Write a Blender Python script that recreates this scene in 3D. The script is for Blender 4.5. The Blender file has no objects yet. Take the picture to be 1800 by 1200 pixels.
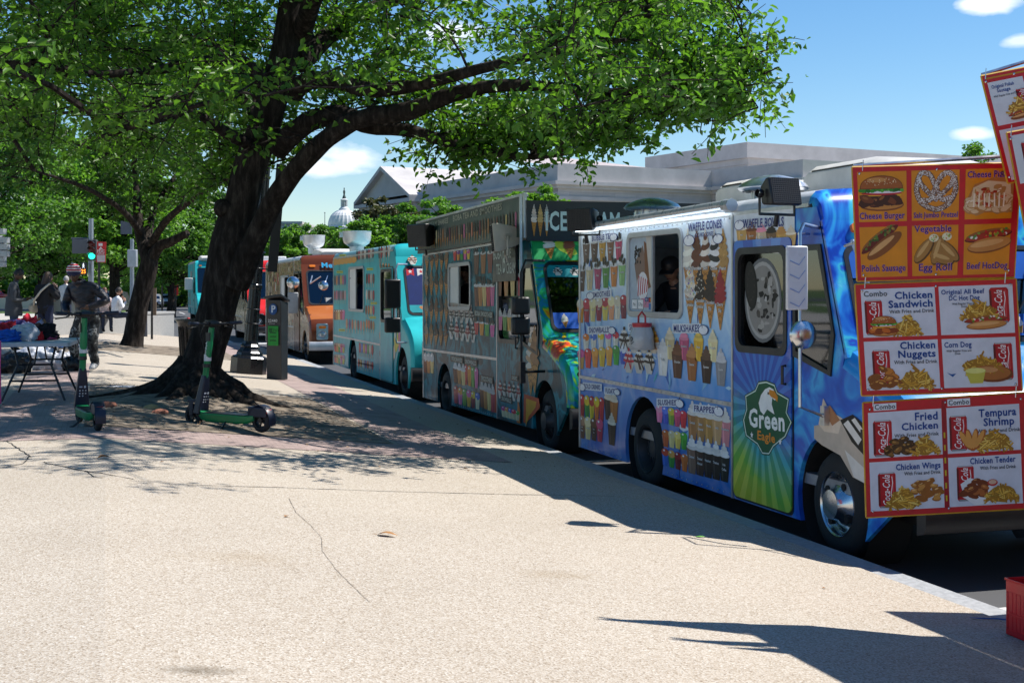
import bpy, bmesh, math, random
import numpy as np
from mathutils import Vector, Matrix, noise
from mathutils.geometry import tessellate_polygon
random.seed(7); RNG = np.random.default_rng(11)
S = bpy.context.scene; COL = S.collection; R = math.radians; PI = math.pi
# ------------------------------------------------------------------ camera, sky, sun
F = 2400.0; TH = math.atan(715 / F); CS, SN = math.cos(TH), math.sin(TH); CAMZ = 1.35
cam = bpy.data.objects.new('camera', bpy.data.cameras.new('camera')); COL.objects.link(cam); S.camera = cam
cam.location = (0, 0, CAMZ); cam.rotation_euler = (R(90), 0, -TH)
cam.data.lens = 48; cam.data.sensor_width = 36; cam.data.shift_y = -92 / 1800
cam.data.clip_end = 6000; cam.data.clip_start = .1
SUN_EL = 57.5; SUN_AZ = 2.0      # degrees of the sun's heading from +x towards +y
W = bpy.data.worlds.new('World'); S.world = W; W.use_nodes = True
wn = W.node_tree; wn.nodes.clear()
wo = wn.nodes.new('ShaderNodeOutputWorld'); bg = wn.nodes.new('ShaderNodeBackground')
sky = wn.nodes.new('ShaderNodeTexSky'); sky.sky_type = 'NISHITA'; sky.sun_disc = False
sky.sun_elevation = R(SUN_EL); sky.sun_rotation = R(90 - SUN_AZ); sky.air_density = 1.0; sky.dust_density = .1; sky.ozone_density = 3.0
bg.inputs[1].default_value = .098
# soft procedural clouds by view direction
tc = wn.nodes.new('ShaderNodeTexCoord'); mp = wn.nodes.new('ShaderNodeMapping'); mp.inputs['Scale'].default_value = (1, 1, 3.2)
mp.inputs['Location'].default_value = (.4, .9, .3)
nz = wn.nodes.new('ShaderNodeTexNoise'); nz.inputs['Scale'].default_value = 4.6; nz.inputs['Detail'].default_value = 8; nz.inputs['Roughness'].default_value = .56
cr = wn.nodes.new('ShaderNodeValToRGB'); cr.color_ramp.elements[0].position = .585; cr.color_ramp.elements[1].position = .70
cr.color_ramp.elements[1].color = (.85, .85, .85, 1)
mx = wn.nodes.new('ShaderNodeMixRGB'); mx.inputs[2].default_value = (9.3, 9.6, 10.1, 1)
wn.links.new(tc.outputs['Generated'], mp.inputs[0]); wn.links.new(mp.outputs[0], nz.inputs[0]); wn.links.new(nz.outputs[0], cr.inputs[0])
hsv = wn.nodes.new('ShaderNodeHueSaturation'); hsv.inputs['Saturation'].default_value = 1.28; wn.links.new(sky.outputs[0], hsv.inputs['Color'])
cr.color_ramp.elements[0].position = .66; cr.color_ramp.elements[1].position = .8; acc = cr.outputs[0]
nz2 = wn.nodes.new('ShaderNodeTexNoise'); nz2.inputs['Scale'].default_value = 26; nz2.inputs['Detail'].default_value = 6; mp2 = wn.nodes.new('ShaderNodeMapping'); mp2.inputs['Scale'].default_value = (1, 1, 2.4); wn.links.new(tc.outputs['Generated'], mp2.inputs[0]); wn.links.new(mp2.outputs[0], nz2.inputs[0])
for cpx, cpy, rad, amp in ((1745, 8, .026, 1.0), (1712, 236, .016, .8), (612, 278, .034, 1.0), (560, 290, .03, .8), (790, 60, .03, .7), (1795, 70, .014, .6)):    # small fair-weather clouds, each in its own direction
    dx, dz = (cpx - 900) / 2400, -(cpy - 508) / 2400; v = Vector((dx * math.cos(math.atan(715 / 2400)) + math.sin(math.atan(715 / 2400)), -dx * math.sin(math.atan(715 / 2400)) + math.cos(math.atan(715 / 2400)), dz)).normalized()
    sb_ = wn.nodes.new('ShaderNodeVectorMath'); sb_.operation = 'SUBTRACT'; sb_.inputs[1].default_value = v; sc_ = wn.nodes.new('ShaderNodeVectorMath'); sc_.operation = 'MULTIPLY'; sc_.inputs[1].default_value = (1, 1, 2.6); ln_ = wn.nodes.new('ShaderNodeVectorMath'); ln_.operation = 'LENGTH'
    mr_ = wn.nodes.new('ShaderNodeMapRange'); mr_.inputs[1].default_value = 0; mr_.inputs[2].default_value = rad * 1.7; mr_.inputs[3].default_value = 1; mr_.inputs[4].default_value = 0
    wn.links.new(tc.outputs['Generated'], sb_.inputs[0]); wn.links.new(sb_.outputs[0], sc_.inputs[0]); wn.links.new(sc_.outputs[0], ln_.inputs[0]); wn.links.new(ln_.outputs['Value'], mr_.inputs[0])
    ad_ = wn.nodes.new('ShaderNodeMath'); ad_.operation = 'ADD'; wn.links.new(mr_.outputs[0], ad_.inputs[0]); wn.links.new(nz2.outputs[0], ad_.inputs[1]); m2_ = wn.nodes.new('ShaderNodeMapRange'); m2_.inputs[1].default_value = .95; m2_.inputs[2].default_value = 1.3; m2_.inputs[4].default_value = amp; wn.links.new(ad_.outputs[0], m2_.inputs[0])
    mxm = wn.nodes.new('ShaderNodeMath'); mxm.operation = 'MAXIMUM'; wn.links.new(acc, mxm.inputs[0]); wn.links.new(m2_.outputs[0], mxm.inputs[1]); acc = mxm.outputs[0]
wn.links.new(acc, mx.inputs[0]); wn.links.new(hsv.outputs[0], mx.inputs[1]); wn.links.new(mx.outputs[0], bg.inputs[0]); wn.links.new(bg.outputs[0], wo.inputs[0])
sl = bpy.data.lights.new('sun', 'SUN'); sl.energy = 5.0; sl.angle = R(.5); sl.color = (1, .955, .89)
so = bpy.data.objects.new('sun', sl); COL.objects.link(so)
sd = Vector((math.cos(R(SUN_AZ)) * math.cos(R(SUN_EL)), math.sin(R(SUN_AZ)) * math.cos(R(SUN_EL)), math.sin(R(SUN_EL))))
so.rotation_euler = sd.to_track_quat('Z', 'Y').to_euler()
S.view_settings.view_transform = 'Standard'; S.view_settings.look = 'None'; S.view_settings.exposure = .5; S.view_settings.gamma = 1
S.cycles.max_bounces = 8; S.cycles.transparent_max_bounces = 12; S.cycles.transmission_bounces = 6
# ------------------------------------------------------------------ geometry helpers
ROAD = -.60; KV = 4.86; TV = 5.05
def pt(px, py, Z):
    X = (px - 900) / F * Z
    return Vector((X * CS + Z * SN, -X * SN + Z * CS, CAMZ - (py - 508) / F * Z))
def gz(x): return -.094 * min(max(x, 0), KV)
def gp(px, py):      # pixel on the pavement -> world point
    H = CAMZ
    for _ in range(12):
        Z = H * F / max(py - 508, 4); p = pt(px, py, Z); H = CAMZ - gz(p.x)
    return Vector((p.x, p.y, gz(p.x)))
def side(px, py, v=TV):  # pixel on a vertical plane x=v -> (y, z)
    t = (px - 900) / F; u = v * (CS - t * SN) / (t * CS + SN); Z = v * SN + u * CS
    return u, CAMZ - (py - 508) / F * Z
def srgb(h):
    h = h.lstrip('#'); h = h if len(h) == 6 else ''.join(q * 2 for q in h); c = [int(h[i:i + 2], 16) / 255 for i in (0, 2, 4)]
    return tuple((x / 12.92 if x < .04045 else ((x + .055) / 1.055) ** 2.4) for x in c)
def arr(c): return tuple(srgb(c)) if isinstance(c, str) else tuple(c)
def rr(x0, y0, x1, y1, r, n=5):
    P = []
    for cx, cy, a in ((x1 - r, y1 - r, 0), (x0 + r, y1 - r, 90), (x0 + r, y0 + r, 180), (x1 - r, y0 + r, 270)):
        for i in range(n + 1):
            t = R(a + 90 * i / n); P.append((cx + r * math.cos(t), cy + r * math.sin(t)))
    return P
class MB:
    def __init__(s): s.v = []; s.f = []; s.m = []; s.c = []; s.M = Matrix()
    def add(s, vs, fs, mi=0, col=None):
        b = len(s.v); M = s.M
        s.v += [M @ Vector(p) for p in vs]; s.f += [tuple(i + b for i in f) for f in fs]; s.m += [mi] * len(fs)
        s.c += [col or (1, 1, 1)] * len(fs); return s
    def box(s, x0, y0, z0, x1, y1, z1, mi=0, rot=None, col=None):
        vs = [(x, y, z) for x in (x0, x1) for y in (y0, y1) for z in (z0, z1)]
        if rot:
            c = Vector(((x0 + x1) / 2, (y0 + y1) / 2, (z0 + z1) / 2)); vs = [c + rot @ (Vector(p) - c) for p in vs]
        return s.add(vs, [(0, 1, 3, 2), (4, 6, 7, 5), (0, 4, 5, 1), (2, 3, 7, 6), (0, 2, 6, 4), (1, 5, 7, 3)], mi, col)
    def tube(s, pts, rad, n=10, mi=0, cap=True, sq=None, col=None):
        pts = [Vector(p) for p in pts]; rad = rad if hasattr(rad, '__len__') else [rad] * len(pts)
        vs = []; fs = []; pn = None
        for i, p in enumerate(pts):
            d = (pts[min(i + 1, len(pts) - 1)] - pts[max(i - 1, 0)]); d = d.normalized() if d.length > 1e-9 else Vector((0, 0, 1))
            if pn is None:
                pn = d.orthogonal().normalized()
                if abs(d.z) < .9: pn = d.cross(Vector((0, 0, 1))).normalized()
            pn = (pn - d * pn.dot(d)).normalized(); b = d.cross(pn)
            for k in range(n):
                a = 2 * PI * k / n + (PI / n if sq else 0); vs.append(p + (pn * math.cos(a) + b * math.sin(a)) * rad[i])
        for i in range(len(pts) - 1):
            for k in range(n):
                a = i * n + k; b2 = i * n + (k + 1) % n; fs.append((a, b2, b2 + n, a + n))
        if cap: fs.append(tuple(range(n))[::-1]); fs.append(tuple(range((len(pts) - 1) * n, len(pts) * n)))
        return s.add(vs, fs, mi, col)
    def lathe(s, prof, o=(0, 0, 0), axis='z', n=24, mi=0, arc=1.0, col=None):   # prof: (r, h)
        vs = []; fs = []; m = len(prof)
        for k in range(n):
            a = 2 * PI * k / n
            for r, h in prof:
                c, d = r * math.cos(a), r * math.sin(a)
                p = {'z': (c, d, h), 'x': (h, c, d), 'y': (c, h, -d)}[axis]; vs.append((p[0] + o[0], p[1] + o[1], p[2] + o[2]))
        for k in range(n):
            for j in range(m - 1):
                a = k * m + j; b = ((k + 1) % n) * m + j; fs.append((a, b, b + 1, a + 1))
        return s.add(vs, fs, mi, col)
    def sphere(s, c, r, n=12, mi=0, col=None, f=None):
        r = r if hasattr(r, '__len__') else (r, r, r); vs = []; fs = []; h = n // 2 + 1
        for j in range(h + 1):
            t = PI * j / h
            for k in range(n):
                a = 2 * PI * k / n; d = Vector((math.sin(t) * math.cos(a), math.sin(t) * math.sin(a), math.cos(t)))
                g = f(d) if f else 1
                vs.append((c[0] + d.x * r[0] * g, c[1] + d.y * r[1] * g, c[2] + d.z * r[2] * g))
        for j in range(h):
            for k in range(n):
                a = j * n + k; b = j * n + (k + 1) % n; fs.append((a, a + n, b + n, b))
        return s.add(vs, fs, mi, col)
    def plate(s, outer, holes, fn, t, mi=0, mie=None, col=None):   # 2D outline (+holes) -> fn(a,b,depth) with thickness t
        loops = [outer] + list(holes); flat = [p for l in loops for p in l]
        tris = tessellate_polygon([[Vector((p[0], p[1], 0)) for p in l] for l in loops]); n = len(flat)
        vs = [fn(p[0], p[1], 0) for p in flat] + [fn(p[0], p[1], t) for p in flat]
        fs = [tuple(x) for x in tris] + [tuple(i + n for i in x[::-1]) for x in tris]; s.add(vs, fs, mi, col)
        vs2 = list(vs); fs2 = []; b = 0
        for l in loops:
            k = len(l)
            for i in range(k):
                a, c = b + i, b + (i + 1) % k; fs2.append((a, c, c + n, a + n))
            b += k
        s.add(vs2, fs2, mi if mie is None else mie, col); return s
    def sweep(s, secs, mi=0, close=False, cap=False):   # list of equal length sections
        n = len(secs[0]); vs = [p for q in secs for p in q]; fs = []
        for i in range(len(secs) - 1):
            for k in range(n if close else n - 1):
                a = i * n + k; b = i * n + (k + 1) % n; fs.append((a, b, b + n, a + n))
        if cap: fs += [tuple(range(n))[::-1], tuple(range((len(secs) - 1) * n, len(secs) * n))]
        return s.add(vs, fs, mi)
    def build(s, name, mats, parent=None, smooth=35, bev=0, fix=True):
        me = bpy.data.meshes.new(name); me.from_pydata([tuple(p) for p in s.v], [], s.f)
        if not isinstance(mats, (list, tuple)): mats = [mats]
        for m in mats: me.materials.append(m)
        me.polygons.foreach_set('material_index', s.m)
        if any(c != (1, 1, 1) for c in s.c):
            ca = me.attributes.new('Col', 'FLOAT_COLOR', 'FACE'); ca.data.foreach_set('color', np.array([(c[0], c[1], c[2], 1) for c in s.c], dtype=np.float32).ravel())
        if fix and len(s.f) < 60000:
            b = bmesh.new(); b.from_mesh(me); bmesh.ops.remove_doubles(b, verts=b.verts, dist=1e-5); bmesh.ops.recalc_face_normals(b, faces=b.faces); b.to_mesh(me); b.free()
        if smooth:
            me.polygons.foreach_set('use_smooth', [True] * len(me.polygons)); me.set_sharp_from_angle(angle=R(smooth))
        me.update(); o = bpy.data.objects.new(name, me); COL.objects.link(o)
        if parent: o.parent = parent
        if bev:
            md = o.modifiers.new('bevel', 'BEVEL'); md.width = bev; md.segments = 2; md.limit_method = 'ANGLE'; md.angle_limit = R(40)
        return o
def empty(name, loc, rz=0, label=None, cat=None, group=None):
    o = bpy.data.objects.new(name, None); COL.objects.link(o); o.location = loc; o.rotation_euler = (0, 0, rz); o.empty_display_size = .1
    if label: tag(o, label, cat, group)
    return o
def tag(o, label, cat, group=None):
    o['label'] = label; o['category'] = cat
    if group: o['group'] = group
    return o
def struct(o, label=None):
    o['kind'] = 'structure'
    if label: o['label'] = label
    return o
def copy_tree(o, parent=None):
    c = o.copy(); COL.objects.link(c)
    if parent: c.parent = parent
    for ch in list(o.children): copy_tree(ch, c)
    return c
# ------------------------------------------------------------------ materials
MC = {}
def newmat(name):
    m = bpy.data.materials.new(name); m.use_nodes = True; nt = m.node_tree; return m, nt, nt.nodes['Principled BSDF'], nt.nodes['Material Output']
def nd(nt, t, **k):
    n = nt.nodes.new(t)
    for a, b in k.items():
        if isinstance(a, str) and a.startswith('i'): n.inputs[int(a[1:])].default_value = b
        else: setattr(n, a, b)
    return n
def noise_n(nt, scale, detail=4, rough=.5, coord='Object', map_scale=None):
    t = nd(nt, 'ShaderNodeTexCoord'); n = nd(nt, 'ShaderNodeTexNoise'); n.inputs['Scale'].default_value = scale; n.inputs['Detail'].default_value = detail; n.inputs['Roughness'].default_value = rough
    if map_scale:
        mpn = nd(nt, 'ShaderNodeMapping'); mpn.inputs['Scale'].default_value = map_scale; nt.links.new(t.outputs[coord], mpn.inputs[0]); nt.links.new(mpn.outputs[0], n.inputs['Vector'])
    else: nt.links.new(t.outputs[coord], n.inputs['Vector'])
    return n
def ramp(nt, src, stops):
    r = nd(nt, 'ShaderNodeValToRGB'); e = r.color_ramp.elements
    while len(e) < len(stops): e.new(.5)
    for i, (p, c) in enumerate(stops): e[i].position = p; e[i].color = (*arr(c), 1)
    nt.links.new(src, r.inputs[0]); return r
def bump(nt, src, strength, dist, bsdf):
    b = nd(nt, 'ShaderNodeBump'); b.inputs['Strength'].default_value = strength; b.inputs['Distance'].default_value = dist
    nt.links.new(src, b.inputs['Height']); nt.links.new(b.outputs[0], bsdf.inputs['Normal']); return b
def mat(name, col, rough=.5, metal=0, var=.12, scale=6, bmp=0, bscale=40, coat=0, emit=None, estr=1, bdist=.01):
    if name in MC: return MC[name]
    m, nt, b, o = newmat(name); c = arr(col); lo = tuple(x * (1 - var) for x in c); hi = tuple(min(x * (1 + var), 1) for x in c)
    n = noise_n(nt, scale, 5, .6); r = ramp(nt, n.outputs[0], [(.3, lo), (.7, hi)]); nt.links.new(r.outputs[0], b.inputs['Base Color'])
    rn = ramp(nt, n.outputs[0], [(.3, (max(rough - .08, .02),) * 3), (.7, (min(rough + .08, 1),) * 3)]); nt.links.new(rn.outputs[0], b.inputs['Roughness'])
    b.inputs['Metallic'].default_value = metal; b.inputs['Coat Weight'].default_value = coat
    if bmp: bump(nt, noise_n(nt, bscale, 6, .6).outputs[0], bmp, bdist, b)
    if emit: b.inputs['Emission Color'].default_value = (*arr(emit), 1); b.inputs['Emission Strength'].default_value = estr
    MC[name] = m; return m
def ramp_mat(name, stops, scale, rough=.5, detail=5, nrough=.5, bmp=0, bdist=.01, map_scale=None, distort=0, metal=0, coat=0, bscale=None, spec=.5):
    if name in MC: return MC[name]
    m, nt, b, o = newmat(name); n = noise_n(nt, scale, detail, nrough, map_scale=map_scale); n.inputs['Distortion'].default_value = distort
    r = ramp(nt, n.outputs[0], stops); nt.links.new(r.outputs[0], b.inputs['Base Color']); b.inputs['Roughness'].default_value = rough
    b.inputs['Metallic'].default_value = metal; b.inputs['Coat Weight'].default_value = coat; b.inputs['Specular IOR Level'].default_value = spec
    if bmp: bump(nt, (noise_n(nt, bscale, 6, .6, map_scale=map_scale) if bscale else n).outputs[0], bmp, bdist, b)
    MC[name] = m; return m
def print_mat(name='print_vinyl', rough=.42, coat=.06, tint=1.0):
    if name in MC: return MC[name]
    m, nt, b, o = newmat(name); a = nd(nt, 'ShaderNodeAttribute', attribute_name='Col'); n = noise_n(nt, 9, 5, .6)
    r = ramp(nt, n.outputs[0], [(.3, (tint * .82,) * 3), (.7, (tint,) * 3)]); x = nd(nt, 'ShaderNodeMixRGB', blend_type='MULTIPLY'); x.inputs[0].default_value = 1
    nt.links.new(a.outputs['Color'], x.inputs[1]); nt.links.new(r.outputs[0], x.inputs[2]); nt.links.new(x.outputs[0], b.inputs['Base Color'])
    b.inputs['Roughness'].default_value = rough; b.inputs['Specular IOR Level'].default_value = .3; b.inputs['Coat Weight'].default_value = coat; b.inputs['Coat Roughness'].default_value = .12; MC[name] = m; return m
def glass(name, tint=(.35, .42, .42), alpha=.55, rough=.03):
    if name in MC: return MC[name]
    m, nt, b, o = newmat(name); nt.nodes.remove(b); tr = nd(nt, 'ShaderNodeBsdfTransparent'); tr.inputs[0].default_value = (*tint, 1)
    gl = nd(nt, 'ShaderNodeBsdfGlossy'); gl.inputs['Roughness'].default_value = rough; gl.inputs[0].default_value = (.9, .95, 1, 1)
    fr = nd(nt, 'ShaderNodeFresnel'); fr.inputs[0].default_value = 1.5; ad = nd(nt, 'ShaderNodeMath', operation='MULTIPLY_ADD'); ad.inputs[1].default_value = 1.0; ad.inputs[2].default_value = .06 * alpha / .55
    mxs = nd(nt, 'ShaderNodeMixShader'); nt.links.new(fr.outputs[0], ad.inputs[0]); nt.links.new(ad.outputs[0], mxs.inputs[0]); nt.links.new(tr.outputs[0], mxs.inputs[1]); nt.links.new(gl.outputs[0], mxs.inputs[2]); nt.links.new(mxs.outputs[0], o.inputs[0])
    MC[name] = m; return m
BLK = mat('black_plastic', (.012, .012, .014), .4); RUB = mat('rubber', (.018, .018, .019), .8, bmp=.3, bscale=60)
CHR = mat('chrome', (.62, .63, .65), .2, 1, var=.1); STEEL = mat('brushed_steel', (.62, .64, .66), .33, 1, var=.15, scale=10)
ALU = mat('aluminium_trim', (.55, .56, .58), .38, .9, var=.2); DARK = mat('dark_interior', (.02, .021, .024), .7)
WHITE = mat('white_paint', (.74, .74, .72), .4, var=.06, scale=3); UNDER = mat('chassis_black', (.012, .012, .012), .85)
AMB = mat('amber_lens', (.75, .2, .02), .25, var=.1); REDL = mat('red_lens', (.6, .02, .02), .25); GLS = glass('clear_glass', (.5, .56, .55)); DGL = glass('dark_glass', (.16, .2, .2))
PRN = print_mat(); MPRN = print_mat('print_matte', .5, 0)
# ------------------------------------------------------------------ lettering and flat artwork
TXC = {}
def glyphs(s, off, shear):
    k = (s, off, shear)
    if k not in TXC:
        c = bpy.data.curves.new('t', 'FONT'); c.body = s; c.offset = off * .6; c.shear = shear; c.resolution_u = 2; c.fill_mode = 'FRONT'; c.space_character = 1.02 + off * 1.2
        o = bpy.data.objects.new('t', c); COL.objects.link(o); bpy.context.view_layer.update()
        me = o.to_mesh(); vs = [(v.co.x, v.co.y) for v in me.vertices]; fs = [tuple(p.vertices) for p in me.polygons]
        o.to_mesh_clear(); bpy.data.objects.remove(o); bpy.data.curves.remove(c)
        if not vs: vs = [(0, 0)]
        TXC[k] = (vs, fs, min(v[0] for v in vs), max(v[0] for v in vs))
    return TXC[k]
CAP = max(v[1] for v in glyphs('H', 0, 0)[0])
class Print:
    """flat artwork on a plane; place(a,b,l) gives the point, l = layer"""
    def __init__(s, place, ydown=False): s.mb = MB(); s.lo = 0; s.place0 = place; s.place = lambda a, b, l: place(a, b, l + s.lo); s.sg = -1 if ydown else 1
    def poly(s, P, col, l=1): l += random.random() * .25; s.mb.add([s.place0(a, b, l + s.lo) for a, b in P], [tuple(range(len(P)))], 0, arr(col)); return s
    def rect(s, a0, b0, a1, b1, col, l=1): return s.poly([(a0, b0), (a1, b0), (a1, b1), (a0, b1)], col, l)
    def ell(s, a, b, ra, rb, col, l=1, n=14, rot=0, j=0):
        c, d = math.cos(rot), math.sin(rot); P = []
        for i in range(n):
            t = 2 * PI * i / n; g = 1 + random.uniform(-j, j); x, y = ra * math.cos(t) * g, rb * math.sin(t) * g; P.append((a + x * c - y * d, b + x * d + y * c))
        return s.poly(P, col, l)
    def line(s, P, w, col, l=1):
        for (a0, b0), (a1, b1) in zip(P, P[1:]):
            d = math.hypot(a1 - a0, b1 - b0) or 1; nx, ny = -(b1 - b0) / d * w / 2, (a1 - a0) / d * w / 2
            s.poly([(a0 + nx, b0 + ny), (a0 - nx, b0 - ny), (a1 - nx, b1 - ny), (a1 + nx, b1 + ny)], col, l)
        return s
    def text(s, t, a, b, h, col, l=2, w=None, al='l', rot=0, shear=0, off=.02, out=None, outw=.07):
        if out is not None: s.text(t, a, b, h, out, l - 1, w, al, rot, shear, off + outw)
        vs, fs, x0, x1 = glyphs(t, off, shear); k = h / CAP; kx = k if w is None else w / max(x1 - x0, 1e-6)
        sh = {'l': -x0, 'c': -(x0 + x1) / 2, 'r': -x1}[al]; c, d = math.cos(rot), math.sin(rot); P = []
        for x, y in vs:
            x = (x + sh) * kx; y = y * k * s.sg; P.append(s.place(a + x * c - y * d, b + x * d + y * c, l))
        s.mb.add(P, fs, 0, arr(col)); return s
    def build(s, name, parent, m=None): return s.mb.build(name, m or PRN, parent, smooth=0, fix=False)
def jit(c, j=.12):
    c = arr(c); g = 1 + random.uniform(-j, j); return tuple(min(max(x * g, 0), 1) for x in c)
def cup(P, a, b, w, h, body, top, l=3, kind='dome', label=None):     # (a,b) = base centre
    P.poly([(a - w * .32, b), (a + w * .32, b), (a + w * .5, b + h * .68), (a - w * .5, b + h * .68)], jit(body), l)
    P.poly([(a - w * .2, b + h * .03), (a - w * .08, b + h * .03), (a - w * .14, b + h * .6), (a - w * .3, b + h * .6)], tuple(min(1, x * 1.35 + .03) for x in arr(body)), l + 1)
    if kind == 'boba':
        P.ell(a, b + h * .72, w * .55, h * .06, '#ddd', l + 1); 
        for i in range(7): P.ell(a + random.uniform(-.4, .4) * w, b + h * random.uniform(.76, .98), w * .13, w * .13, '#1a120e', l + 2, 7)
    elif kind == 'whip':
        for i, (k, q) in enumerate(((.52, .7), (.42, .79), (.28, .88), (.12, .97))): P.ell(a, b + h * q, w * k, h * .07, jit(top, .15), l + 1 + i * .5, 10)
    else:
        P.ell(a, b + h * .7, w * .52, h * .2, jit(top), l + 1); P.ell(a - w * .15, b + h * .78, w * .14, h * .05, '#ffffff', l + 2, 8)
    if label:
        for i, q in enumerate(label.split('\n')): P.text(q, a, b + h * (.42 - .13 * i), h * .065, '#ffffff', l + 4, al='c', out='#3a3a3a', outw=.05)
def cone(P, a, b, w, h, top, l=3, stripe=None, dots=None, label=None):
    P.poly([(a - w * .04, b), (a + w * .04, b), (a + w * .42, b + h * .5), (a - w * .42, b + h * .5)], '#c98a3e', l)
    for i in range(1, 5):
        q = i / 5; P.line([(a - w * .42 * q, b + h * .5 * q), (a + w * .3 * q, b + h * .5 * min(1, q + .12))], w * .035, '#8f5a20', l + .6)
        P.line([(a + w * .42 * q, b + h * .5 * q), (a - w * .3 * q, b + h * .5 * min(1, q + .12))], w * .035, '#8f5a20', l + .6)
    for i, (k, q) in enumerate(((.5, .5), (.5, .58), (.46, .67), (.38, .76), (.28, .84), (.17, .91), (.07, .98))):
        c = arr(stripe) if (stripe and i % 2) else arr(top); P.ell(a, b + h * q, w * k, h * .06, jit(c, .2), l + 1 + i * .3, 12, rot=.15 * random.choice((-1, 1)))
    if dots:
        for i in range(26):
            q = random.random(); r = w * .42 * (1 - q * .85); P.ell(a + random.uniform(-1, 1) * r, b + h * (.5 + .42 * q), w * .035, w * .035, random.choice(dots), l + 4, 5)
    if label:
        for i, q in enumerate(label.split('\n')): P.text(q, a, b + h * (.4 - .1 * i), h * .055, '#ffffff', l + 5, al='c', out='#333333', outw=.05)
def sundae(P, a, b, w, h, c1, c2, l=3):
    P.poly([(a - w * .22, b), (a + w * .22, b), (a + w * .5, b + h * .45), (a - w * .5, b + h * .45)], '#d9d4cc', l)
    for i, (k, q) in enumerate(((.5, .48), (.45, .58), (.36, .68), (.25, .79), (.1, .92))): P.ell(a, b + h * q, w * k, h * .075, jit(c1 if i % 2 else c2, .2), l + 1 + i * .4, 10)
    for i in range(3): P.line([(a + random.uniform(-.3, .3) * w, b + h * .75), (a + random.uniform(-.45, .45) * w, b + h * .15)], w * .07, c2, l + 3)
def popsicle(P, a, b, w, h, c, l=3):
    P.rect(a - w * .07, b, a + w * .07, b + h * .3, '#d9b98a', l); P.poly([(a + x, b + y) for x, y in rr(-w * .35, h * .25, w * .35, h, w * .3, 3)], jit(c), l + 1)
    P.rect(a - w * .2, b + h * .4, a - w * .08, b + h * .9, tuple(min(1, x * 1.4 + .05) for x in arr(c)), l + 2)
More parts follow.
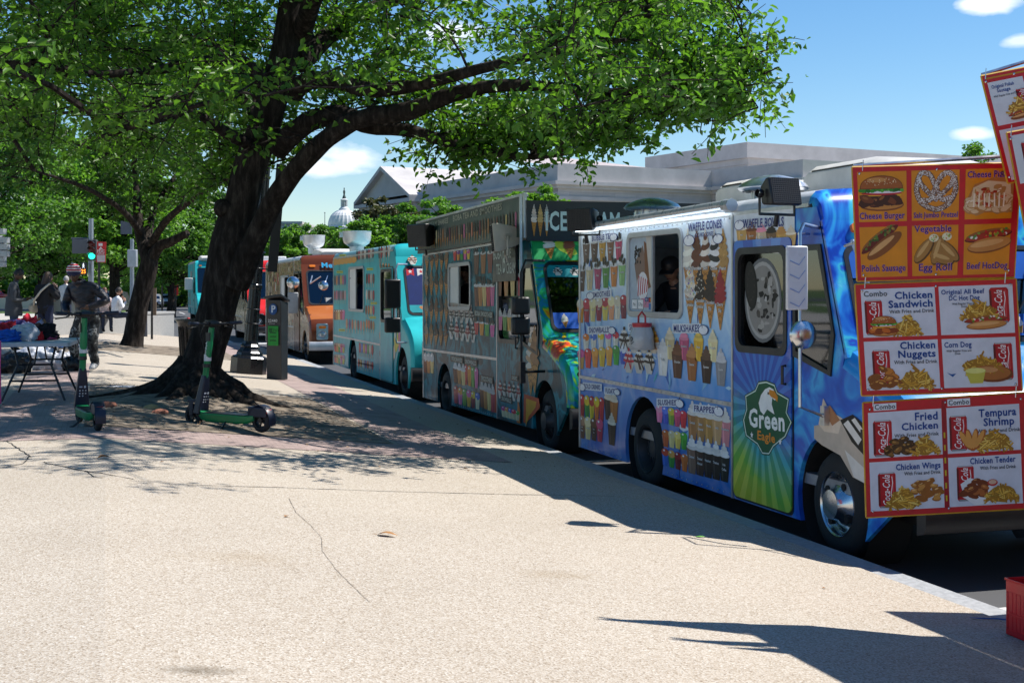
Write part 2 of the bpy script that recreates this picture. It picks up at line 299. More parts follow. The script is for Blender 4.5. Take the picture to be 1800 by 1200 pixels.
# ------------------------------------------------------------------ the setting
def aggregate():
    m, nt, b, o = newmat('exposed_aggregate'); n = noise_n(nt, 110, 3, .7); v = nd(nt, 'ShaderNodeTexVoronoi'); v.inputs['Scale'].default_value = 120
    t = nd(nt, 'ShaderNodeTexCoord'); nt.links.new(t.outputs['Object'], v.inputs['Vector'])
    r = ramp(nt, v.outputs['Color'], [(.0, (.22, .165, .115)), (.2, (.40, .33, .25)), (.5, (.51, .445, .36)), (.85, (.61, .56, .485)), (1, (.73, .70, .64))])
    big = noise_n(nt, .55, 6, .6); rb = ramp(nt, big.outputs[0], [(.25, (.86, .85, .84)), (.75, (1.0, 1.0, 1.0))])
    fin = ramp(nt, n.outputs[0], [(.3, (.78, .77, .76)), (.7, (1.0, 1.0, 1.0))])
    x = nd(nt, 'ShaderNodeMixRGB', blend_type='MULTIPLY'); x.inputs[0].default_value = 1; y = nd(nt, 'ShaderNodeMixRGB', blend_type='MULTIPLY'); y.inputs[0].default_value = 1
    nt.links.new(r.outputs[0], x.inputs[1]); nt.links.new(rb.outputs[0], x.inputs[2]); nt.links.new(x.outputs[0], y.inputs[1]); nt.links.new(fin.outputs[0], y.inputs[2])
    # darker sparse grains and stains
    sp = noise_n(nt, 38, 2, .5); rs = ramp(nt, sp.outputs[0], [(.66, (1, 1, 1)), (.72, (.55, .52, .5))]); z = nd(nt, 'ShaderNodeMixRGB', blend_type='MULTIPLY'); z.inputs[0].default_value = .7
    nt.links.new(y.outputs[0], z.inputs[1]); nt.links.new(rs.outputs[0], z.inputs[2])
    st = noise_n(nt, .9, 3, .55); rst = ramp(nt, st.outputs[0], [(.70, (1, 1, 1)), (.78, (.72, .66, .6))]); q = nd(nt, 'ShaderNodeMixRGB', blend_type='MULTIPLY'); q.inputs[0].default_value = .8
    nt.links.new(z.outputs[0], q.inputs[1]); nt.links.new(rst.outputs[0], q.inputs[2]); acc = q.outputs[0]
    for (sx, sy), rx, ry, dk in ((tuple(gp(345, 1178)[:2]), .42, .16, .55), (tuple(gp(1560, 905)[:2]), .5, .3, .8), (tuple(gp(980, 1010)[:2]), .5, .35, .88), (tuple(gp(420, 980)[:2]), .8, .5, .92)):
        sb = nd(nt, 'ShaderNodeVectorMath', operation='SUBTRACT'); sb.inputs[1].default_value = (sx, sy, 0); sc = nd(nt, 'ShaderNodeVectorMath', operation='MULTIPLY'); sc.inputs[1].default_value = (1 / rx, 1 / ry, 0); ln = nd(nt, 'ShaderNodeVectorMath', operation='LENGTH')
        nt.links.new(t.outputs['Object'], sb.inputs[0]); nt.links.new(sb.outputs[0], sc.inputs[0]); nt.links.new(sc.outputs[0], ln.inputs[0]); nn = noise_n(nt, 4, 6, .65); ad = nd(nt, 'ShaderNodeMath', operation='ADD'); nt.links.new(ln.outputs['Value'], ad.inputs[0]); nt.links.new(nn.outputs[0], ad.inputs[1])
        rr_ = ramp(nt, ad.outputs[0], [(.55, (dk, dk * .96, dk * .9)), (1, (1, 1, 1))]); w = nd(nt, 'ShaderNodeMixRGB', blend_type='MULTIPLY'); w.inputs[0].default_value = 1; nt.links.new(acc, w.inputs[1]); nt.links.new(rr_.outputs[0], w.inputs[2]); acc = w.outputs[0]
    # gum spots and small dark flecks
    gv = nd(nt, 'ShaderNodeTexVoronoi', feature='F1'); gv.inputs['Scale'].default_value = 1.7; nt.links.new(t.outputs['Object'], gv.inputs['Vector']); gr = ramp(nt, gv.outputs['Distance'], [(.025, (.45, .43, .42)), (.04, (1, 1, 1))]); w = nd(nt, 'ShaderNodeMixRGB', blend_type='MULTIPLY'); w.inputs[0].default_value = .8; nt.links.new(acc, w.inputs[1]); nt.links.new(gr.outputs[0], w.inputs[2]); acc = w.outputs[0]
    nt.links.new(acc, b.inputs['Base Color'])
    b.inputs['Roughness'].default_value = .85; bump(nt, v.outputs['Distance'], .5, .004, b); return m
AGG = aggregate()
def asphalt():
    m, nt, b, o = newmat('asphalt'); n = noise_n(nt, 160, 3, .7); r = ramp(nt, n.outputs[0], [(.3, (.045, .046, .05)), (.7, (.11, .112, .118))]); big = noise_n(nt, .4, 5, .6); rb = ramp(nt, big.outputs[0], [(.3, (.75,) * 3), (.7, (1,) * 3)])
    x = nd(nt, 'ShaderNodeMixRGB', blend_type='MULTIPLY'); x.inputs[0].default_value = 1; nt.links.new(r.outputs[0], x.inputs[1]); nt.links.new(rb.outputs[0], x.inputs[2]); nt.links.new(x.outputs[0], b.inputs['Base Color'])
    b.inputs['Roughness'].default_value = .8; bump(nt, n.outputs[0], .3, .004, b); return m
ASP = asphalt(); GRAN = mat('granite_kerb', (.33, .34, .35), .75, var=.2, scale=30, bmp=.2, bscale=80); CONC = mat('concrete_wall', (.36, .36, .35), .85, var=.14, scale=25, bmp=.25, bscale=90)
PATHM = mat('pale_concrete', (.42, .39, .35), .85, var=.1, scale=3, bmp=.2, bscale=60); GRS = ramp_mat('lawn', [(.3, (.035, .07, .015)), (.7, (.09, .15, .03))], 3, .9)
DIRT = ramp_mat('dirt', [(.25, (.08, .06, .045)), (.48, (.19, .15, .11)), (.7, (.34, .29, .23))], 7, .95, detail=8, nrough=.65, bmp=.9, bdist=.04)
LINE = mat('road_paint', (.6, .6, .58), .6, var=.2, scale=12); CRK = mat('crack_filler', (.04, .036, .032), .9)
def brick():
    m, nt, b, o = newmat('brick_paving'); t = nd(nt, 'ShaderNodeTexCoord'); k = nd(nt, 'ShaderNodeTexBrick'); k.inputs['Scale'].default_value = 4.9; k.inputs['Mortar Size'].default_value = .012
    k.inputs['Color1'].default_value = (.40, .30, .27, 1); k.inputs['Color2'].default_value = (.34, .25, .23, 1); k.inputs['Mortar'].default_value = (.16, .13, .11, 1)
    n = noise_n(nt, 2.5, 5, .6); r = ramp(nt, n.outputs[0], [(.3, (.7,) * 3), (.7, (1.1,) * 3)]); x = nd(nt, 'ShaderNodeMixRGB', blend_type='MULTIPLY'); x.inputs[0].default_value = 1
    nt.links.new(t.outputs['Object'], k.inputs[0]); nt.links.new(k.outputs[0], x.inputs[1]); nt.links.new(r.outputs[0], x.inputs[2]); nt.links.new(x.outputs[0], b.inputs['Base Color']); b.inputs['Roughness'].default_value = .8
    bump(nt, k.outputs['Fac'], -.4, .01, b); return m
BRK = brick()
def sheet(name, P, z, m, skirt=0):      # polygon sheet draped on the pavement slope (z offset) or flat when z is ('abs', value)
    mb = MB(); f = (lambda x, y: z[1]) if isinstance(z, tuple) else (lambda x, y: gz(x) + z)
    xs = [p[0] for p in P]
    mb.add([(x, y, f(x, y)) for x, y in P], [tuple(range(len(P)))])
    return mb.build(name, m, smooth=0, fix=False)
def strip(name, x0, x1, y0, y1, z, m):
    mb = MB(); cuts = sorted({x0, x1} | {c for c in (0.0, KV) if x0 < c < x1})
    for a, b in zip(cuts, cuts[1:]): mb.add([(a, y0, gz(a) + z), (b, y0, gz(b) + z), (b, y1, gz(b) + z), (a, y1, gz(a) + z)], [(0, 1, 2, 3)])
    return mb.build(name, m, smooth=0)
# ground: one great sheet to the horizon, then asphalt, pavement and kerb
mb = MB(); mb.add([(-1500, -300, -.9), (2500, -300, -.9), (2500, 4000, -.9), (-1500, 4000, -.9)], [(0, 1, 2, 3)]); struct(mb.build('ground', GRS, smooth=0))
mb = MB()
mb.add([(KV, -15, ROAD), (24, -15, ROAD), (24, 400, ROAD), (KV, 400, ROAD)], [(0, 1, 2, 3)]); mb.add([(-90, 44, ROAD - .004), (KV + .1, 44, ROAD - .004), (KV + .1, 66, ROAD - .004), (-90, 66, ROAD - .004)], [(0, 1, 2, 3)])
mb.add([(2.6, 64, ROAD - .008), (KV + .1, 64, ROAD - .008), (KV + .1, 400, ROAD - .008), (1.2, 400, ROAD - .008)], [(0, 1, 2, 3)])
struct(mb.build('road', ASP, smooth=0))
PK = 42.5
mb = MB(); arc = [(KV - 4 + 4 * math.cos(t), PK + 4 * math.sin(t)) for t in [i * PI / 16 for i in range(9)]]
top = [(-60, -15), (0, -15), (0, PK + 4), (-60, PK + 4)]
mb.add([(x, y, 0) for x, y in top], [(0, 1, 2, 3)])
fan = [(0, -15), (KV - .22, -15)] + [(x - .22, y) for x, y in arc] + [(0, PK + 4)]
mb.add([(x, y, gz(x) if y < 30 else gz(x)) for x, y in fan], [tuple(range(len(fan)))])
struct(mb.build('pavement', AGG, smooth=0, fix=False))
mb = MB()
for i in range(38):     # granite kerb stones with fine joints
    y0 = -15 + i * 1.52; y1 = y0 + 1.512
    if y1 > PK: break
    mb.box(KV - .22, y0, ROAD - .1, KV, y1, gz(KV) + .004)
ap = [(KV - 4 + 4 * math.cos(i * PI / 16), PK + 4 * math.sin(i * PI / 16)) for i in range(9)] + [(-60, PK + 4)]
for (xa, ya), (xb, yb) in zip(ap, ap[1:]):
    mb.add([(xa, ya, gz(xa) + .005), (xb, yb, gz(xb) + .005), (xb, yb, ROAD - .1), (xa, ya, ROAD - .1)], [(0, 1, 2, 3)])
    mb.add([(xa, ya, gz(xa) + .005), (xb, yb, gz(xb) + .005), (xb - .15, yb - .15, gz(xb - .15) + .005), (xa - .16, ya, gz(xa - .16) + .005)], [(0, 1, 2, 3)])
struct(mb.build('kerb', GRAN, bev=.012))
struct(strip('brick_band', 2.95, 3.85, 12.9, 42, .004, BRK)); struct(strip('brick_band', -1.15, 2.95, 12.9, 14.0, .004, BRK)); struct(strip('brick_band', -1.15, -.25, 14.0, 26, .004, BRK))
mb = MB(); N = 26
V = []; Fs = []
for j in range(N + 1):
    for i in range(N + 1):
        x = -.2 + 3.1 * i / N; y = 14.05 + 6.2 * j / N; e = min(i, N - i, j, N - j) / (N / 2)
        d = math.hypot(x - 1.1, y - 17.6); V.append((x, y, gz(x) + .006 + min(e * 3, 1) * (.03 + .03 * noise.noise((x * 3, y * 3, 0)) + .16 * math.exp(-d * d / .9))))
for j in range(N):
    for i in range(N): a = j * (N + 1) + i; Fs.append((a, a + 1, a + N + 2, a + N + 1))
mb.add(V, Fs); struct(mb.build('tree_pit_dirt', DIRT))
mb = MB(); V = []; Fs = []
c2 = gp(228, 612)
for j in range(13):
    for i in range(13):
        x = c2.x - 2.0 + 4.4 * i / 12; y = c2.y - 2.2 + 5 * j / 12; e = min(i, 12 - i, j, 12 - j) / 6; V.append((x, y, gz(x) + .006 + min(2 * e, 1) * (.05 + .05 * noise.noise((x * 2, y * 2, 3)))))
for j in range(12):
    for i in range(12): a = j * 13 + i; Fs.append((a, a + 1, a + 14, a + 13))
mb.add(V, Fs); struct(mb.build('tree_pit_dirt', DIRT))
# joints and cracks in the pavement, traced where they run
CRK2 = mat('hairline_crack', (.17, .14, .11), .9)
def crack(name, pix, w, m=CRK):
    mb = MB(); pts = [gp(*p) for p in pix]; q = []
    for a, b in zip(pts, pts[1:]):
        n = max(2, int((b - a).length / .08))
        for i in range(n): t = i / n; p = a.lerp(b, t); p += Vector((random.uniform(-1, 1), random.uniform(-1, 1), 0)) * w * .8; q.append(p)
    q.append(pts[-1])
    for i in range(len(q) - 1):
        d = (q[i + 1] - q[i]); d.z = 0; d.normalize(); n = Vector((-d.y, d.x, 0)) * w * random.uniform(.35, .75)
        mb.add([(p.x, p.y, gz(p.x) + .003) for p in (q[i] + n, q[i] - n, q[i + 1] - n, q[i + 1] + n)], [(0, 1, 2, 3)])
    return struct(mb.build(name, m, smooth=0))
crack('pavement_joint', [(330, 852), (500, 857), (700, 864), (900, 869), (1080, 872)], .011)
crack('pavement_crack', [(0, 768), (25, 783), (52, 802), (40, 815), (15, 820), (0, 822)], .010)
crack('pavement_crack', [(75, 812), (110, 820), (160, 830), (235, 842)], .012); crack('pavement_crack', [(150, 827), (165, 838), (180, 840)], .008)
crack('pavement_crack', [(508, 876), (520, 900), (545, 922), (565, 945), (567, 968), (590, 1000), (620, 1030), (650, 1058)], .0025, CRK2)
mb = MB()
for y in (20.0, 26.0, 32.0): mb.box(KV - 1.0, y, gz(4.4) - .05, KV - .17, y + .012, gz(4.0) + .02)
# road markings
mb = MB()
for x0, y0, x1, y1 in ((8.35, 6.5, 8.47, 14), (7.9, 8.6, 8.02, 9.0), (11.2, -10, 11.32, 42), (2.2, 70, 2.35, 200), (5.9, 90, 6.05, 98), (5.9, 110, 6.05, 118)): mb.add([(x0, y0, ROAD + .004), (x1, y0, ROAD + .004), (x1, y1, ROAD + .004), (x0, y1, ROAD + .004)], [(0, 1, 2, 3)])
for i in range(12): x = -8 + i * 1.2; mb.add([(x, 49, ROAD + .004), (x + .5, 49, ROAD + .004), (x + .5, 52.4, ROAD + .004), (x, 52.4, ROAD + .004)], [(0, 1, 2, 3)])
for a in ((5.0, 7.05), (5.0, 14.5)): mb.add([(a[0], a[1], ROAD + .004), (7.4, a[1], ROAD + .004), (7.4, a[1] + .1, ROAD + .004), (a[0], a[1] + .1, ROAD + .004)], [(0, 1, 2, 3)])
struct(mb.build('road_markings', LINE, smooth=0))
# park on the far side of the cross street, rising gently, with a path; far pavement over the road
def rise(x, y): return ROAD + .13 + max(0, min(1, (-x) / 40)) * min(max(y - 66, 0) / 60, 1) * .9
def terr(name, x0, x1, y0, y1, nx, ny, dz, m):
    mb = MB(); V = [(x0 + (x1 - x0) * i / nx, y0 + (y1 - y0) * j / ny, 0) for j in range(ny + 1) for i in range(nx + 1)]; V = [(x, y, rise(x, y) + dz) for x, y, _ in V]
    mb.add(V, [(j * (nx + 1) + i, j * (nx + 1) + i + 1, (j + 1) * (nx + 1) + i + 1, (j + 1) * (nx + 1) + i) for j in range(ny) for i in range(nx)]); return struct(mb.build(name, m))
terr('lawn', -160, 1.0, 66, 330, 16, 16, 0, GRS); terr('path', -160, .6, 66.2, 102, 10, 6, .012, PATHM); terr('path', -1.5, .6, 71, 330, 2, 16, .012, PATHM)
terr('side_street', -160, -4, 112, 124, 10, 3, .015, ASP)
mb = MB(); mb.box(24, -15, ROAD - .2, 44, 400, ROAD + .14); struct(mb.build('far_pavement', PATHM)); 
# low concrete planter walls on the plaza
def wall(px0, px1, py, pytop, depth, label, dx=0):
    a = gp(px0, py); b = gp(px1, py); h = (py - pytop) / F * ((a.x * SN + a.y * CS))
    mb = MB(); d = (b - a); d.z = 0; L = d.length; d.normalize(); n = Vector((-d.y, d.x, 0)); z0 = min(a.z, b.z) - .05
    def f(s, t, z): p = a + d * s + n * t; return (p.x, p.y, z)
    H = h + max(a.z, b.z)
    mb.add([f(0, 0, z0), f(L, 0, z0), f(L, depth, z0), f(0, depth, z0), f(0, 0, H - .09), f(L, 0, H - .09), f(L, depth, H - .09), f(0, depth, H - .09)], [(0, 1, 5, 4), (1, 2, 6, 5), (2, 3, 7, 6), (3, 0, 4, 7), (4, 5, 6, 7)])
    o = mb.build('low_wall', CONC, smooth=0); mb2 = MB(); e = .02
    mb2.add([f(-e, -e, H - .088), f(L + e, -e, H - .088), f(L + e, depth + e, H - .088), f(-e, depth + e, H - .088), f(-e, -e, H), f(L + e, -e, H), f(L + e, depth + e, H), f(-e, depth + e, H)], [(0, 3, 2, 1), (0, 1, 5, 4), (1, 2, 6, 5), (2, 3, 7, 6), (3, 0, 4, 7), (4, 5, 6, 7)])
    tag(o, label, 'wall'); mb2.build('coping', CONC, o, smooth=0, bev=.012); return o
wall(88, 306, 590, 553, .45, 'long grey concrete low wall behind the striped-hat man and second tree')
wall(92, 150, 551, 521, .4, 'short grey concrete wall farther back, beside the white-shirted person')
wall(-60, 62, 541, 524, .5, 'long dark stone ledge at the far left behind the two people on their phones')
# ------------------------------------------------------------------ leaf and branch tools
def leafmat(name, c0, c1, tr=.45, trc=None):
    m, nt, b, o = newmat(name); n = noise_n(nt, 1.1, 4, .7); r = ramp(nt, n.outputs[0], [(.25, c0), (.75, c1)]); oi = nd(nt, 'ShaderNodeNewGeometry'); 
    b.inputs['Roughness'].default_value = .42; b.inputs['Specular IOR Level'].default_value = .45; tl = nd(nt, 'ShaderNodeBsdfTranslucent'); ms = nd(nt, 'ShaderNodeMixShader'); ms.inputs[0].default_value = tr
    hs = nd(nt, 'ShaderNodeHueSaturation'); rp = ramp(nt, oi.outputs['Random Per Island'], [(0, (.62,) * 3), (1, (1.0,) * 3)]); mul = nd(nt, 'ShaderNodeMath', operation='MULTIPLY'); mul.inputs[1].default_value = 1.35
    nt.links.new(rp.outputs[0], mul.inputs[0]); nt.links.new(mul.outputs[0], hs.inputs['Value']); nt.links.new(r.outputs[0], hs.inputs['Color']); nt.links.new(hs.outputs[0], b.inputs['Base Color'])
    g = nd(nt, 'ShaderNodeMixRGB', blend_type='MULTIPLY'); g.inputs[0].default_value = 1; g.inputs[2].default_value = (*(trc or (1.25, 1.4, .45)), 1); nt.links.new(hs.outputs[0], g.inputs[1]); nt.links.new(g.outputs[0], tl.inputs[0])
    nt.links.new(b.outputs[0], ms.inputs[1]); nt.links.new(tl.outputs[0], ms.inputs[2]); nt.links.new(ms.outputs[0], o.inputs[0]); return m
BARK = ramp_mat('bark', [(.3, (.009, .007, .006)), (.5, (.028, .023, .02)), (.62, (.06, .05, .043)), (.75, (.10, .085, .07))], 13, .95, detail=9, nrough=.7, bmp=1.0, bdist=.035, map_scale=(1, 1, .22), spec=.1)
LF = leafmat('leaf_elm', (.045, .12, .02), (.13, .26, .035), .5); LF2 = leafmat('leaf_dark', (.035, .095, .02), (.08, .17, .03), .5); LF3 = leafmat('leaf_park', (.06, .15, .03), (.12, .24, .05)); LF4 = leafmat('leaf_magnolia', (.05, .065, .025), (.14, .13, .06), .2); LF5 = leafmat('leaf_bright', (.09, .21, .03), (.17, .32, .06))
def leaves(name, C, size, m, parent, droop=.35, upb=.5, asp=.55):
    n = len(C); C = np.asarray(C, dtype=np.float32); L = size * RNG.uniform(.65, 1.3, (n, 1)); a = RNG.uniform(0, 2 * PI, n); t = RNG.normal(-droop, .45, n)
    d = np.stack([np.cos(a) * np.cos(t), np.sin(a) * np.cos(t), np.sin(t)], 1); up = np.stack([RNG.normal(0, .55, n), RNG.normal(0, .55, n), np.full(n, upb) + RNG.normal(0, .3, n)], 1)
    s = np.cross(d, up); s /= np.linalg.norm(s, axis=1, keepdims=True) + 1e-6; nn = np.cross(s, d); w = L * asp
    V = np.empty((n, 6, 3), np.float32); f = nn * L * .12
    V[:, 0] = C; V[:, 1] = C + d * L * .35 + s * w * .5 + f; V[:, 2] = C + d * L * .72 + s * w * .33 + f * .6; V[:, 3] = C + d * L - f * 1.2; V[:, 4] = C + d * L * .72 - s * w * .33 + f * .6; V[:, 5] = C + d * L * .35 - s * w * .5 + f
    me = bpy.data.meshes.new(name); me.vertices.add(n * 6); me.vertices.foreach_set('co', V.ravel()); me.loops.add(n * 8); me.polygons.add(n * 2)
    base = np.arange(n)[:, None] * 6; li = np.concatenate([base + np.array([0, 1, 2, 3]), base + np.array([0, 3, 4, 5])], 1); me.loops.foreach_set('vertex_index', li.ravel().astype(np.int32))
    me.polygons.foreach_set('loop_start', (np.arange(n * 2) * 4).astype(np.int32)); me.polygons.foreach_set('loop_total', np.full(n * 2, 4, np.int32)); me.materials.append(m); me.update(calc_edges=True); me.validate()
    o = bpy.data.objects.new(name, me); COL.objects.link(o); o.parent = parent; return o
def curve(a, b, n=5, sag=.12, up=.0):
    a = Vector(a); b = Vector(b); d = b - a; L = d.length; o = Vector((random.uniform(-1, 1), random.uniform(-1, 1), random.uniform(-.3, 1))) * L * sag + Vector((0, 0, up * L))
    return [a.lerp(b, i / n) + o * math.sin(PI * i / n) + Vector((random.uniform(-1, 1), random.uniform(-1, 1), random.uniform(-1, 1))) * L * .018 * (0 < i < n) for i in range(n + 1)]
def smoothline(P, k=4):
    P = [Vector(p) for p in P]; out = []
    for i in range(len(P) - 1):
        p0 = P[max(i - 1, 0)]; p1 = P[i]; p2 = P[i + 1]; p3 = P[min(i + 2, len(P) - 1)]
        for j in range(k):
            t = j / k; out.append(.5 * ((2 * p1) + (p2 - p0) * t + (2 * p0 - 5 * p1 + 4 * p2 - p3) * t * t + (3 * p1 - p0 - 3 * p2 + p3) * t ** 3))
    out.append(P[-1]); return out
def proj(p):
    X = p[0] * CS - p[1] * SN; Z = p[0] * SN + p[1] * CS; return 900 + F * X / Z, 508 - F * (p[2] - CAMZ) / Z
def grow(mb, nodes, targets, keep, n2, lpt, rad0=.035, twl=.75, lsz=.09):
    """secondary boughs to targets, then twigs with leaves; returns leaf centres"""
    C = []; nodes = [Vector(n) for n in nodes]; seg = []
    for t in targets:
        t = Vector(t); near = min(nodes, key=lambda q: (q - t).length * (1.3 if q.z > t.z else 1)); d = (near - t).length
        P = curve(near, t, 6, .10, .06); mb.tube(P, [max(rad0 * (1 - i / 6.5) * min(d / 2.5, 1.4), .007) for i in range(7)], 5, cap=False)
        nodes += [P[3], P[5]] if d > .8 else []; seg += P[2:]
        for _ in range(n2):
            s = random.choice(P[2:]); e = s + Vector((random.gauss(0, 1), random.gauss(0, 1), random.gauss(-.05, .55))).normalized() * twl * random.uniform(.5, 1.2)
            if not keep(e): continue
            Q = curve(s, e, 4, .12, .03); mb.tube(Q, [.010, .008, .006, .004, .003], 4, cap=False)
            for _ in range(lpt):
                q = random.random() ** .7; i = min(int(q * 4), 3); c = Q[i].lerp(Q[i + 1], q * 4 - i) + Vector((random.gauss(0, .07), random.gauss(0, .07), random.gauss(-.02, .06)))
                C.append(tuple(c))
    return C
# ------------------------------------------------------------------ the great shade tree
def cl(v, a, b): return max(a, min(b, v))
LOWB = [(-400, 350), (0, 345), (200, 330), (400, 345), (440, 300), (490, 262), (520, 300), (545, 270), (560, 215), (610, 205), (650, 235), (700, 290), (760, 325), (800, 335), (840, 285), (880, 300), (940, 250), (1000, 285), (1040, 300), (1080, 262), (1130, 232), (1200, 240), (1260, 275), (1300, 230), (1340, 195), (1400, 185)]
RGT = [(-900, 1330), (0, 1350), (60, 1388), (110, 1365), (190, 1385), (240, 1315), (300, 1270)]
def itp(T, x):
    if x <= T[0][0]: return T[0][1]
    for (a, p), (b, q) in zip(T, T[1:]):
        if x <= b: return p + (q - p) * (x - a) / (b - a)
    return T[-1][1]
TRK = [(-400, 535), (-60, 520), (50, 510), (130, 494), (210, 470), (300, 442), (450, 405)]; LMB = [(440, 440), (500, 325), (545, 272), (600, 225), (650, 205), (720, 195), (800, 165)]
def keep1(p):
    if (p[0] * SN + p[1] * CS) < 4: return False
    x, y = proj(p); w = 34 * noise.noise((x / 48, y / 48, 1.3)) + 16 * noise.noise((x / 17, y / 17, 5)); Z = p[0] * SN + p[1] * CS
    if Z < 17.6 and y > -60 and abs(x - itp(TRK, y)) < 34 and random.random() < .9: return False
    if Z < 16.9 and 430 < x < 800 and abs(y - itp(LMB, x)) < 22 and random.random() < .85: return False
    if noise.noise((p[0] * 1.0, p[1] * 1.0, p[2] * 1.5 + 9)) < -.17: return False
    return y < itp(LOWB, x) - 6 + w and x < itp(RGT, y) - 10 + w
tr = empty('shade_tree', (1.1, 17.6, -.1), label='massive leaning elm with dark furrowed bark and flared roots beside the right-hand scooter', cat='tree')
def inv(o, pts): return [Vector(p) - o.location for p in pts]
mb = MB(); nodes = []
limbs = [   # traced limbs: (px, py, depth), radii
 ([(343, 712, 17.2), (350, 660, 17.2), (368, 600, 17.2), (388, 520, 17.2), (402, 450, 17.2), (418, 380, 17.25), (440, 300, 17.3), (468, 210, 17.3), (492, 130, 17.3), (508, 50, 17.3), (520, -60, 17.4), (530, -200, 17.6), (540, -380, 17.8)], [.36, .27, .235, .245, .26, .225, .21, .20, .19, .18, .16, .12, .06]),
 ([(415, 500, 17.1), (440, 440, 16.95), (468, 380, 16.8), (500, 325, 16.6), (545, 272, 16.4), (600, 225, 16.2), (650, 205, 16.0), (720, 195, 15.8), (800, 165, 15.5), (900, 150, 15.2), (1050, 160, 15), (1180, 168, 14.8), (1290, 150, 14.6), (1370, 118, 14.5)], [.18, .165, .135, .125, .12, .115, .105, .11, .09, .07, .045, .03, .015, .006]),
 ([(488, 262, 17.2), (515, 235, 17), (550, 212, 16.8), (600, 202, 16.6), (650, 222, 16.4), (720, 230, 16.3), (820, 258, 16), (920, 275, 15.8), (1000, 270, 15.6)], [.15, .14, .13, .125, .1, .08, .06, .04, .02]),
 ([(512, 165, 17.3), (545, 142, 17), (590, 143, 16.6), (650, 158, 16.2), (730, 150, 15.6), (850, 120, 14.8), (980, 90, 14.2), (1100, 70, 13.8)], [.14, .12, .11, .09, .075, .06, .04, .02]),
 ([(478, 170, 17.3), (452, 130, 17.1), (410, 104, 16.8), (340, 112, 16.3), (260, 125, 15.8), (160, 130, 15.2), (60, 110, 14.6)], [.12, .1, .085, .07, .055, .04, .02]),
 ([(460, 220, 17.3), (436, 180, 17.8), (400, 150, 18.6), (330, 170, 19.6), (220, 190, 20.8), (90, 200, 22)], [.12, .1, .08, .065, .045, .02]),
 ([(450, 260, 17.3), (400, 235, 16.6), (340, 200, 15.6), (260, 215, 14.8), (180, 240, 14.2)], [.09, .07, .055, .04, .02]),
 ([(525, 110, 17.4), (580, 60, 18), (640, 20, 18.8), (760, -20, 19.8), (900, -40, 20.6), (1100, -50, 21)], [.15, .13, .1, .08, .05, .02]),
 ([(530, 60, 17.3), (560, -20, 16.4), (640, -110, 15.2), (760, -200, 14), (900, -260, 13)], [.14, .11, .09, .06, .03]),
 ([(510, 0, 17.4), (440, -70, 17.8), (330, -130, 18.4), (180, -180, 19), (20, -200, 19.4)], [.12, .1, .08, .05, .02]),
 ([(520, -40, 17.4), (480, -150, 16), (440, -260, 14.8), (420, -380, 13.8)], [.11, .08, .06, .03]),
 ([(525, -80, 17.5), (600, -190, 18.5), (700, -300, 19.8), (820, -380, 21)], [.11, .08, .06, .03])]
for P, rad in limbs:
    W_ = [pt(*p) for p in P]; Q = smoothline(inv(tr, W_), 5); r2 = [rad[min(i // 5, len(rad) - 1)] + (rad[min(i // 5 + 1, len(rad) - 1)] - rad[min(i // 5, len(rad) - 1)]) * (i % 5) / 5 for i in range(len(Q))]
    n = 22 if rad[0] > .2 else 10; b0 = len(mb.v); mb.tube(Q, r2, n)
    for k in range(b0, len(mb.v)):    # furrowed, knobbly surface
        v = mb.v[k]; i = min((k - b0) // n, len(Q) - 1); d = (v - Q[i]); mb.v[k] = v + d * (.13 * noise.noise((v.x * 3, v.y * 3, v.z * 1.3)) + .05 * noise.noise((v.x * 11, v.y * 11, v.z * 3)))
    nodes += [q for i, q in enumerate(Q) if i % 3 == 0 and r2[min(i, len(r2) - 1)] < .24]
mb.tube(inv(tr, [pt(405, 372, 17.2), pt(388, 366, 17.1), pt(383, 372, 17.0)]), [.16, .12, .05], 10)      # old pruning knob
for a, L, h in ((200, 1.5, .45), (235, 1.5, .42), (265, 1.2, .45), (300, 1.3, .4), (335, 1.8, .42), (10, 1.6, .35), (50, 1.2, .35), (90, 1.1, .3), (130, 1.2, .35), (165, 1.4, .4), (182, 1.7, .3), (218, 1.4, .35), (250, 1.6, .3), (318, 1.9, .3), (283, 1.0, .5)):
    c, s = math.cos(R(a)), math.sin(R(a)); w = random.uniform(-.3, .3); P = []
    for t in (0, .25, .5, .75, 1): L_ = L * .72; x = c * (.12 + L_ * t) - s * w * t * t; y = s * (.12 + L_ * t) + c * w * t * t; P.append((x, y, max(h * .9 * (1 - t) ** 2.2, 0) + .1 * (1 - t) + gz(x + 1.1) + .1 - .015))
    b0 = len(mb.v); mb.tube(smoothline(P, 4), [.165 - .13 * (i / 16) ** .7 for i in range(17)], 10)
    for k in range(b0, len(mb.v)): v = mb.v[k]; mb.v[k] = v + Vector((1, 1, .6)) * .035 * noise.noise((v.x * 5, v.y * 5, v.z * 5))
mb.build('trunk', BARK, tr, smooth=70, fix=False)
T = []
cen = Vector((1.9, 16.7, 6.6)); rad = (8.6, 7.0, 5.2); tries = 0
while len(T) < 440 and tries < 80000:
    tries += 1; d = Vector((random.gauss(0, 1), random.gauss(0, 1), random.gauss(0, 1))).normalized() * random.random() ** .45; p = Vector((cen.x + d.x * rad[0], cen.y + d.y * rad[1], cen.z + d.z * rad[2]))
    if p.z < 2.3 or not keep1(p): continue
    x, y = proj(p)
    if len(T) > 400 and not (x > 1050 and y > -80): continue
    if y < -60 and random.random() < .55: continue
    if any((p - q).length < .42 for q in T[-60:]): continue
    T.append(p)
